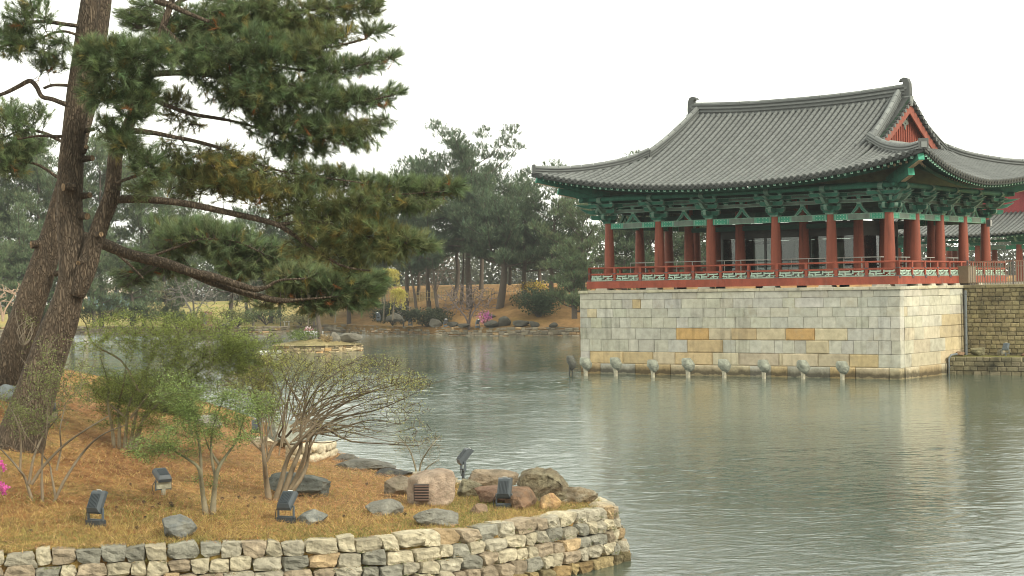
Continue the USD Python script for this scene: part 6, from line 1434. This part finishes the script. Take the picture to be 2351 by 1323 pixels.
limbs_A = [([(270, 458, 20), (330, 458, 17), (400, 464, 16), (470, 476, 15), (540, 492, 14), (600, 505, 13), (645, 520, 12), (690, 550, 9), (740, 585, 7), (790, 612, 5), (850, 622, 3)], dA - .3),
 ([(640, 516, 9), (720, 508, 8), (790, 525, 6), (850, 545, 5), (930, 556, 3)], dA - .3), ([(640, 500, 6), (720, 470, 6), (800, 455, 5), (900, 448, 4), (1010, 440, 3)], dA - .2),
 ([(296, 300, 16), (350, 305, 12), (400, 315, 10), (450, 325, 9), (520, 345, 8), (580, 372, 7), (640, 392, 5), (720, 405, 4), (830, 420, 3)], dA - .3),
 ([(330, 220, 12), (390, 245, 10), (440, 262, 9), (500, 272, 8), (550, 282, 6), (640, 305, 5), (740, 308, 4)], dA - .2),
 ([(345, 170, 16), (420, 168, 13), (520, 178, 11), (620, 205, 9), (720, 222, 7), (820, 235, 5), (895, 220, 3)], dA - .2),
 ([(372, 80, 14), (440, 60, 12), (540, 70, 10), (640, 90, 8), (740, 110, 6), (840, 90, 4)], dA), ([(372, 60, 12), (430, 110, 10), (520, 140, 9), (620, 150, 7), (740, 165, 5), (870, 140, 3)], dA - .2),
 ([(390, 20, 12), (440, -5, 10), (560, 10, 9), (680, 25, 6), (820, 12, 4)], dA + .2), ([(355, 0, 16), (390, 12, 14), (430, 30, 11), (480, 50, 8)], dA - .6),
 ([(180, 245, 12), (152, 240, 12), (120, 228, 11), (96, 222, 11), (84, 200, 11), (68, 186, 11), (40, 200, 10), (0, 218, 8), (-60, 230, 5)], dA - .1), ([(175, 198, 8), (150, 196, 8), (120, 196, 7), (100, 203, 6)], dA - .1),
 ([(195, 62, 10), (150, 56, 9), (100, 50, 9), (40, 56, 8), (0, 78, 6)], dA - .1), ([(190, 85, 7), (140, 72, 6), (80, 92, 5), (0, 108, 4)], dA - .3), ([(165, 312, 9), (130, 314, 8), (90, 312, 6), (40, 320, 4)], dA - .1),
 ([(250, 150, 8), (225, 140, 6), (215, 128, 4)], dA - 1.2), ([(230, 170, 10), (270, 150, 8), (330, 130, 6), (370, 125, 4)], dA - 1.1), ([(280, 330, 10), (300, 260, 8), (310, 220, 5)], dA - .8), ([(268, 420, 7), (320, 400, 6), (350, 380, 4)], dA - .6)]
trunks_A = [('trunk', [(28, 1075, 150), (42, 1030, 118), (66, 950, 100), (92, 870, 92), (118, 795, 84), (146, 720, 72), (164, 650, 64), (166, 580, 60), (160, 500, 59), (161, 420, 58), (164, 350, 56), (172, 280, 53), (180, 204, 51), (194, 100, 47), (207, 0, 42), (213, -80, 38), (214, -240, 28)], dA),
 ('forked_stem', [(176, 680, 36), (196, 625, 44), (216, 560, 42), (237, 500, 40), (256, 450, 38), (262, 390, 35), (268, 345, 33), (290, 300, 29), (313, 240, 23), (343, 160, 20), (368, 80, 17), (395, 0, 14), (420, -100, 8)], dA - .15)]
pine('foreground_pine', 'large front pine with a forked stem and wide needle branches over the water', on(55, 1032), trunks_A, limbs_A, blobs_A, 301, 440,
     [(172, 430, 20, 1, -26, 0, dA - .25), (190, 365, 14, 1, 22, -2, dA), (188, 450, 14, 1, 18, -2, dA), (186, 495, 17, 1, 14, 2, dA - .1), (196, 300, 10, 1, 18, -3, dA), (206, 250, 12, 1, 10, 0, dA), (190, 350, 12, 1, 8, -12, dA), (222, 540, 13, 1, 10, -2, dA - .3), (190, 600, 12, 1, -10, 4, dA - .35)])
blobs_B = [(40, 280, 64, 34, dB - .5, .8), (50, 335, 56, 36, dB - .5, .9), (30, 375, 46, 34, dB - .5, .9), (95, 262, 26, 18, dB - .4, .6), (20, 250, 30, 24, dB, .5),
 (450, 540, 80, 38, dB - .6, 1.5), (395, 560, 50, 40, dB, 1.1), (520, 556, 84, 40, dB - .6, 1.5), (600, 585, 64, 36, dB - .6, 1.3), (555, 615, 66, 28, dB - .6, 1.2), (330, 610, 44, 40, dB + .4, .8), (300, 640, 40, 26, dB + .4, .7), (400, 620, 50, 26, dB + .2, .6), (360, 520, 40, 26, dB + .3, .5),
 (690, 648, 80, 40, dB - 1.6, 2.2, .15), (770, 655, 78, 40, dB - 1.6, 2.2), (840, 660, 44, 28, dB - 1.6, 2.0), (868, 640, 22, 14, dB - 1.6, 1.8), (820, 692, 46, 20, dB - 1.6, 1.7), (650, 675, 50, 24, dB - .3, .9, .2), (730, 700, 60, 22, dB - 1.6, 1.6), (615, 700, 36, 12, dB - .2, .7, .2), (560, 690, 30, 12, dB, .25), (690, 600, 60, 30, dB - .2, .6, .3)]
limbs_B = [([(165, 540, 30), (215, 552, 28), (250, 565, 27), (300, 585, 25), (380, 605, 24), (440, 625, 21), (490, 636, 19), (540, 652, 17), (585, 664, 14), (612, 660, 9), (640, 644, 6), (700, 640, 4)], dB - 2.2),
 ([(425, 622, 16), (480, 645, 18), (530, 662, 17), (580, 677, 16), (640, 690, 13), (690, 688, 7), (760, 682, 3)], dB - 2.0), ([(330, 595, 7), (400, 570, 6), (460, 550, 5), (540, 555, 4), (600, 580, 3)], dB - 1.0), ([(260, 575, 7), (300, 610, 6), (330, 640, 4)], dB - 1),
 ([(150, 330, 8), (100, 305, 7), (50, 300, 5), (0, 320, 4)], dB - .3), ([(150, 420, 8), (90, 380, 6), (40, 370, 4)], dB - .3)]
trunks_B = [('trunk', [(-30, 960, 112), (-6, 905, 96), (20, 840, 84), (44, 770, 72), (72, 690, 68), (96, 620, 64), (118, 550, 56), (140, 470, 50), (168, 370, 44), (198, 250, 40), (222, 140, 34), (236, 50, 30), (246, -40, 26), (256, -180, 18)], dB)]
pine('foreground_pine', 'rear leaning pine with one thick limb reaching low to the right', on(10, 905), trunks_B, limbs_B, blobs_B, 302, 390, [(100, 560, 20, 1, -28, 2, dB - .1), (128, 628, 12, 1, 12, -2, dB - .2)], 46)

# ------------------------------------------------------------------ shrubs on the near bank
def arcs(n, src, dst, w, seed, lift=.25):
    """Long arching branches, in pixels of the photograph, from the crotch to the crown's rim."""
    r = np.random.default_rng(seed); out = []
    for _ in range(n):
        a = np.array([r.uniform(*src[0]), r.uniform(*src[1])]); u = r.random(); k = u * (len(dst) - 1); i = min(int(k), len(dst) - 2)
        b = np.array(dst[i]) * (1 - k + i) + np.array(dst[i + 1]) * (k - i) + r.normal(size=2) * [22, 14]; b = a + (b - a) * r.uniform(.6, 1.05)
        m = a + (b - a) * [.36, .36 + lift] + r.normal(size=2) * 9; q = a + (b - a) * [.70, .70 + lift * .6] + r.normal(size=2) * 10
        out.append([(*a, w), (*m, w * .75), (*q, w * .5), (*b, w * .25)])
    return out
def shrub(name, label, cat, base, stems, blobs, d, seed, dens, leaf_n, leaf_size, col, stem_col=(.19, .15, .10), twig_col=(.085, .065, .042), r0=.0075, wob=.14, leaf_spread=.05, group=None, narrow=.6, var=.35, sag=0):
    rng = np.random.default_rng(seed); t = thing(name, label, cat, base, world=True, group=group)
    nodes = []
    for pts in stems:
        p, r = px_path([q if len(q) == 4 else (*q, d + rng.uniform(-.3, .3) * (k > 1)) for k, q in enumerate(pts)], d, 16)
        r = r * np.linspace(.86, .5, 16); fade = np.linspace(0, 1, 16)[:, None] ** .55
        v, f, c = (m := MB().tube(p, r, 7, np.array(stem_col) * (1 - fade) + np.array(twig_col) * fade, cap=True)).arrays(); m.build('stem', M_twig, t, smooth=True); nodes.append(p[4:])
    P, idx = blob_points([(b[0], b[1], b[2], b[3], d + (b[5] if len(b) > 5 else 0), b[4] if len(b) > 4 else 1) for b in blobs], rng, dens)
    tw = MB(); dirs, _ = attach_twigs(tw, np.vstack(nodes), P, rng, r0, .0028, twig_col, sag=sag, wob=wob, step=.16)
    tw.build('twigs', M_twig, t, kind='stuff')
    if leaf_n:
        q = np.repeat(P, leaf_n, 0) - np.repeat(dirs, leaf_n, 0) * rng.random((len(P) * leaf_n, 1)) * .16 + rng.normal(size=(len(P) * leaf_n, 3)) * leaf_spread * [1, 1, .6]
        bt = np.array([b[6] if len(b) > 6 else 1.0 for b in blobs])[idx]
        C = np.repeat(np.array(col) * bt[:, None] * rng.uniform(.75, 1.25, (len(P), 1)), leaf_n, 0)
        keep = rng.random(len(q)) < np.repeat(np.array([b[7] if len(b) > 7 else 1.0 for b in blobs])[idx], leaf_n)
        v, f, c = leaves(q[keep], leaf_size, C[keep], rng, var, .8, narrow); put('leaves', v, f, M_leaf, t, c)
    return t
d = on(640, 1152)[1]
shrub('bare_shrub', 'wide multi stemmed shrub with arching nearly bare branches reaching over the water', 'shrub', on(640, 1152),
      [[(620, 1158, 19), (612, 1110, 17), (606, 1050, 13), (600, 1000, 10), (590, 950, 7), (600, 890, 4)], [(630, 1156, 18), (645, 1110, 16), (662, 1050, 13), (700, 1000, 11), (760, 945, 9), (850, 900, 6), (980, 865, 3)],
       [(645, 1150, 16), (670, 1080, 15), (690, 1030, 13), (690, 1000, 11), (700, 940, 8), (740, 880, 6), (830, 820, 3)], [(650, 1148, 14), (682, 1095, 14), (702, 1040, 12), (712, 1000, 10), (780, 960, 8), (870, 940, 6), (960, 900, 3)],
       [(655, 1150, 12), (690, 1100, 13), (706, 1060, 11), (716, 1000, 9), (745, 985, 8), (800, 1012, 7), (860, 1018, 6), (960, 1024, 3)], [(672, 1040, 8), (655, 1010, 8), (640, 1000, 8), (650, 975, 6), (640, 930, 4)],
       [(612, 1060, 9), (630, 1020, 9), (660, 1000, 8), (720, 930, 6), (790, 905, 4), (900, 880, 2)], [(700, 1000, 8), (760, 990, 7), (850, 965, 5), (920, 975, 3)], [(606, 1040, 8), (560, 990, 8), (540, 930, 6), (560, 880, 4)], [(700, 940, 6), (660, 880, 5), (640, 830, 3)]]
      + arcs(46, ((665, 715), (950, 1030)), [(660, 820), (760, 790), (870, 800), (960, 830), (1010, 865), (990, 930), (960, 990), (1000, 1022)], 4.2, 11) + arcs(14, ((600, 660), (980, 1050)), [(540, 840), (600, 800), (680, 800), (740, 810)], 4.0, 12),
      [(850, 880, 130, 50, 1.0, 0, 1, .5), (930, 880, 70, 26, 1.1, 0, 1, .6), (760, 850, 90, 46, 1.0, 0, 1, .6), (900, 940, 96, 34, .8, 0, 1, .3), (960, 1000, 56, 22, .6, 0, 1, .3), (700, 900, 66, 60, .9, 0, .9, .5), (650, 830, 70, 44, 1.0, 0, .9, .9), (790, 985, 80, 26, .7, 0, 1, .3), (870, 830, 60, 20, .7, 0, 1, .6), (600, 880, 60, 50, .9, 0, .75, 1.0), (540, 900, 50, 50, .8, 0, .75, 1.0)],
      d, 401, 520, 12, .022, (.290, .290, .085), (.20, .155, .10), (.075, .058, .038), .0048, wob=.09)
d = on(480, 1182)[1]
shrub('green_shrub', 'small green leafy tree with a pale twin trunk beside the grey angular boulder', 'shrub', on(482, 1182),
      [[(474, 1186, 20), (465, 1130, 15), (458, 1080, 12), (440, 1060, 10), (400, 1035, 7), (380, 1010, 4)], [(488, 1186, 20), (492, 1130, 15), (500, 1080, 13), (520, 1045, 10), (545, 1010, 7), (560, 960, 4)], [(462, 1100, 10), (460, 1040, 9), (450, 980, 7), (440, 920, 4)], [(495, 1100, 9), (485, 1040, 8), (490, 980, 6), (520, 900, 4)], [(505, 1070, 9), (480, 1030, 6), (470, 1000, 4)]],
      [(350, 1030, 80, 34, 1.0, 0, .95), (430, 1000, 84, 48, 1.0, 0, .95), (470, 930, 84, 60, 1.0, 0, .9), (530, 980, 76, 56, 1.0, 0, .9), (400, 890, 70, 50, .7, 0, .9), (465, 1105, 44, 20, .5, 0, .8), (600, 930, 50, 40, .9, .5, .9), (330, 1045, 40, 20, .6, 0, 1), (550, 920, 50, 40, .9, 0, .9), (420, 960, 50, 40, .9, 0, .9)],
      d, 402, 330, 20, .027, (.200, .270, .085), (.20, .165, .11), (.085, .085, .045), .0032)
d = on(285, 1032)[1]
shrub('green_shrub', 'largest leafy green shrub cluster, on pale stems right of the pine trunk', 'shrub', on(285, 1032),
      [[(262 + k * 12, 1034, 11), (266 + k * 12 + (k - 2) * 4, 985, 10), (272 + k * 12 + (k - 2) * 12, 930, 8), (280 + k * 20 + (k - 2) * 16, 880, 6), (290 + (k - 2) * 60 + 60, 820, 3)] for k in range(5)] + [[(300, 1020, 8), (340, 950, 8), (400, 900, 7), (460, 850, 5), (520, 800, 3)], [(300, 960, 7), (360, 880, 6), (420, 800, 4), (450, 740, 3)], [(290, 960, 6), (230, 910, 6), (200, 880, 3)], [(320, 900, 6), (280, 830, 6), (215, 790, 6), (195, 740, 4), (170, 720, 3)], [(440, 1000, 9), (430, 930, 7), (440, 860, 5)]],
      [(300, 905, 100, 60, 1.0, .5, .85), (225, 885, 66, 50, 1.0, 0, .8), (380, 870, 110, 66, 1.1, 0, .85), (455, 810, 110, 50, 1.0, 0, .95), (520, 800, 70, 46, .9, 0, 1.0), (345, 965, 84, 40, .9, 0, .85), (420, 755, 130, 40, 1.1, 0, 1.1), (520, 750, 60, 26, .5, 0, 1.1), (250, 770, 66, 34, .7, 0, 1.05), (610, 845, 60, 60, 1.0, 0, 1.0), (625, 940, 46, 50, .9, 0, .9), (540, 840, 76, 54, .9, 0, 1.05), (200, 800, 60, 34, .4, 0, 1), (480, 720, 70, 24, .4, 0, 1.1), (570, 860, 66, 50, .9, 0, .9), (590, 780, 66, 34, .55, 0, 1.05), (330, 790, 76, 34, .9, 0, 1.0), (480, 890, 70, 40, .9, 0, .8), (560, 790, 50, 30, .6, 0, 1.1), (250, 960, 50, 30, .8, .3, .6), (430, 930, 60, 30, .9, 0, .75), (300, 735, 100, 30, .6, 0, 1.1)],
      d, 403, 300, 22, .030, (.255, .305, .085), (.25, .205, .14), (.105, .10, .052), .0032)
d = on(100, 1152)[1]
shrub('bare_shrub', 'low shrub of thin bare stems with sparse leaves in front of the pine trunks', 'shrub', on(95, 1150),
      [[(76, 1156, 9), (58, 1100, 9), (45, 1080, 8), (20, 1050, 7), (-20, 1010, 4)], [(98, 1154, 9), (96, 1100, 8), (98, 1040, 7), (106, 1000, 5), (110, 930, 3)], [(66, 1112, 9), (78, 1050, 8), (100, 1000, 7), (140, 950, 4)], [(72, 1112, 10), (100, 1070, 9), (150, 1020, 8), (200, 985, 7), (250, 955, 4)], [(122, 1156, 9), (150, 1100, 9), (190, 1040, 8), (232, 1000, 7), (290, 975, 3)], [(128, 1146, 7), (118, 1090, 6), (110, 1060, 5), (60, 1000, 4), (40, 950, 3)], [(46, 1080, 7), (48, 1020, 6), (40, 970, 4), (20, 930, 3)], [(130, 1080, 6), (140, 1030, 6), (138, 985, 5), (150, 930, 3)]],
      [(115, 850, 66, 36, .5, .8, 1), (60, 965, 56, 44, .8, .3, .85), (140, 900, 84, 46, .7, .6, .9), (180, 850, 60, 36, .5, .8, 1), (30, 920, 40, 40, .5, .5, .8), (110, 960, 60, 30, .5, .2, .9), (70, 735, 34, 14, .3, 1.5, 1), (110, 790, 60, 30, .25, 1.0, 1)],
      d, 404, 400, 14, .027, (.165, .195, .066), (.19, .15, .10), (.10, .08, .055), .0042)
d = on(962, 1092)[1]
shrub('bare_shrub', 'thin twiggy bare shrub standing behind the vented rock', 'shrub', on(962, 1092),
      [[(958, 1094, 6), (950, 1060, 5), (938, 1030, 4), (915, 1005, 2)], [(962, 1094, 6), (968, 1060, 5), (990, 1025, 4), (1010, 1000, 2)], [(966, 1092, 5), (985, 1070, 4), (1010, 1055, 2)]], [(935, 1020, 44, 26, 1.2, 0, 1, .3), (990, 1025, 36, 26, 1.2, 0, 1, .3), (985, 1060, 34, 20, .9, 0, 1, .2)], d, 405, 500, 3, .018, (.16, .15, .06), (.20, .17, .11), (.15, .125, .08), .0032)
d = on(330, 975)[1] + 6
shrub('dark_evergreen', 'dark dense evergreen bush at the back of the bank behind the leafy shrubs', 'bush', G(340, 985, 1.2),
      [[(340, 990, 14), (320, 940, 10), (290, 890, 5)], [(345, 990, 14), (350, 930, 10), (380, 900, 5)], [(350, 990, 12), (390, 940, 8), (420, 910, 4)]], [(330, 915, 110, 46, 1.2), (300, 880, 70, 30, 1.0), (375, 945, 80, 40, 1.2), (270, 950, 60, 40, 1.1), (430, 970, 50, 26, .8)], d, 406, 150, 44, .05, (.095, .120, .042), r0=.01, leaf_spread=.11)
rng = np.random.default_rng(410)
t = thing('azalea', 'pink azalea blossoms on thin stems cut by the left edge', 'azalea', on(-22, 1160), world=True)
az = [(5, 1068), (2, 1062), (8, 1074), (6, 1116), (12, 1122), (2, 1110), (8, 1130), (-10, 1090), (-16, 1130)]; dz = on(0, 1160)[1]
for k, (x, y) in enumerate(az):
    c = D(x, y, dz + rng.uniform(-.1, .1)); p = smooth_path([on(-22, 1160), (on(-22, 1160) + c) / 2 + [0.02, 0, .04], c], 8); MB().tube(p, np.linspace(.006, .003, 8), 5, (.15, .11, .07)).build('stem', M_twig, t)
    v, f, cc = leaves(c + rng.normal(size=(26, 3)) * .022, .04, np.tile((.62, .13, .40), (26, 1)), rng, .25, .2, .8); put('blossom', v, f, M_leaf, t, cc)

# ------------------------------------------------------------------ litter, dry grass and cones on the near bank
rng = np.random.default_rng(420)
def near_scatter(n, box, keep=None):
    q = np.column_stack([rng.uniform(box[0], box[1], n), rng.uniform(box[2], box[3], n)]); q = q[shapely.contains_xy(near_poly.buffer(-.08), q[:, 0], q[:, 1])]
    az_ = q[:, 0] / q[:, 1] * FPX + 1175; q = q[(az_ > -30) & (az_ < 1420)]
    return np.column_stack([q, near_z(q)])
P = near_scatter(150000, (-12, 2, 22, 44)); n = len(P)
a = rng.uniform(0, 2 * PI, n); dv = np.column_stack([np.cos(a), np.sin(a), rng.uniform(-.1, .35, n)]) * (rng.uniform(.05, .12, n))[:, None]; sd = np.column_stack([-np.sin(a), np.cos(a), np.zeros(n)]) * .0045
P = P + [0, 0, .03] + np.column_stack([np.zeros((n, 2)), rng.uniform(0, .03, n)])
v = np.stack([P - dv - sd, P - dv + sd, P + dv], 1).reshape(-1, 3); cl = np.array([[.36, .165, .06], [.20, .085, .034], [.46, .29, .12], [.10, .055, .025]])[rng.integers(0, 4, n)] * rng.uniform(.7, 1.2, (n, 1))
put('needle_litter', v, np.arange(len(v)).reshape(-1, 3), M_plain, '/World', np.repeat(cl, 3, 0), label='orange brown pine needle litter covering the near bank', cat='needle litter', kind='stuff')
P = near_scatter(330000, (-9, 2, 22, 34)); df = np.array([0.0]); 
from shapely import points as shp_points, distance as shp_distance
df = shp_distance(sg.LineString(front_line), shp_points(P[:, :2])); pr = np.clip(1.15 - df / 3.0, .08, 1) * np.clip(.35 + fbm(np.column_stack([P[:, :2] * .9, 0 * df]), 3, 8) * 1.1 - .25, 0, 1) + np.clip((P[:, 0] + 2) / 3, 0, .5)
P = P[rng.random(len(P)) < pr]; n = len(P)
up = unit(np.column_stack([rng.normal(size=(n, 2)) * .75, np.ones(n) * .8])) * rng.uniform(.04, .13, n)[:, None]; sd = perp(up, rng) * .0045
v = np.stack([P - sd, P + sd, P + up], 1).reshape(-1, 3); gp = np.clip(fbm(np.column_stack([P[:, :2] * 1.3, 0 * P[:, 0]]), 3, 15) * 2.6 - .9 + (P[:, 0] > -1) * .3, 0, 1)[:, None] * (rng.random((n, 1)) < .75)
cl = (np.array((.40, .30, .11)) * (1 - gp) + np.array((.215, .225, .065)) * gp) * rng.uniform(.5, 1.4, (n, 1))
put('dry_grass', v, np.arange(len(v)).reshape(-1, 3), M_leaf, '/World', np.repeat(cl, 3, 0), label='short dry yellow and green grass along the wall of the near bank', cat='grass', kind='stuff')
wl = wall_line[rng.integers(0, 215, 260)] + rng.normal(size=(260, 2)) * .02; k = rng.integers(1, 5, 260)
P = np.column_stack([wl, .93 - .185 * k + rng.normal(size=260) * .015]); P[:, 1] -= .07 - .045 * k * 0 + .05 * k
P = np.repeat(P, 9, 0) + rng.normal(size=(2340, 3)) * [.05, .02, .01]; up = unit(rng.normal(size=(2340, 3)) * [.8, .3, .4] + [0, -.8, .25]) * rng.uniform(.03, .09, (2340, 1)); sd = perp(up, rng) * .005
v = np.stack([P - sd, P + sd, P + up], 1).reshape(-1, 3); cl = np.where(rng.random((2340, 1)) < .5, (.13, .16, .05), (.24, .17, .08)) * rng.uniform(.6, 1.3, (2340, 1))
put('wall_weeds', v, np.arange(len(v)).reshape(-1, 3), M_leaf, '/World', np.repeat(cl, 3, 0), label='small weeds and dry grass growing in the joints of the dry stone wall', cat='weeds', kind='stuff')
cone_src = None
for k, (x, y) in enumerate([(330, 1160), (350, 1172), (366, 1165), (392, 1162), (395, 1167), (300, 1117), (334, 1195), (314, 1220), (510, 1152), (548, 1148), (570, 1168), (790, 1192), (842, 1117), (930, 1186), (70, 1226), (268, 1172), (585, 1148), (720, 1100)]):
    p = on(x, y) + [0, 0, .03]; lab = 'small dark pine cone lying on the litter of the near bank'
    if cone_src is None:
        cone_src = thing('pine_cone', lab, 'pine cone', p, .3, 'pine cones on the near bank', scale=.72); MB().tube([(0, 0, -.03), (0, 0, -.01), (0, 0, .015), (0, 0, .035)], [.01, .026, .02, .004], 8, (.045, .03, .02)).build('core', M_plain, cone_src)
        m = MB()
        for q in range(34):
            z_ = -.025 + q * .0017; a_ = q * 2.4; r_ = .034 * math.sin(min(1, (q + 6) / 18) * PI * .5) * (1 - max(0, q - 18) / 30); dd = np.array([math.cos(a_), math.sin(a_), .3]); m.box(np.array([0, 0, z_]) + dd * r_, (.014, .014, .006), (.06, .04, .025))
        m.build('scales', M_plain, cone_src, kind='stuff')
    else: dup(cone_src, p, k * 1.3, lab, scale=.62 + .04 * (k % 5))
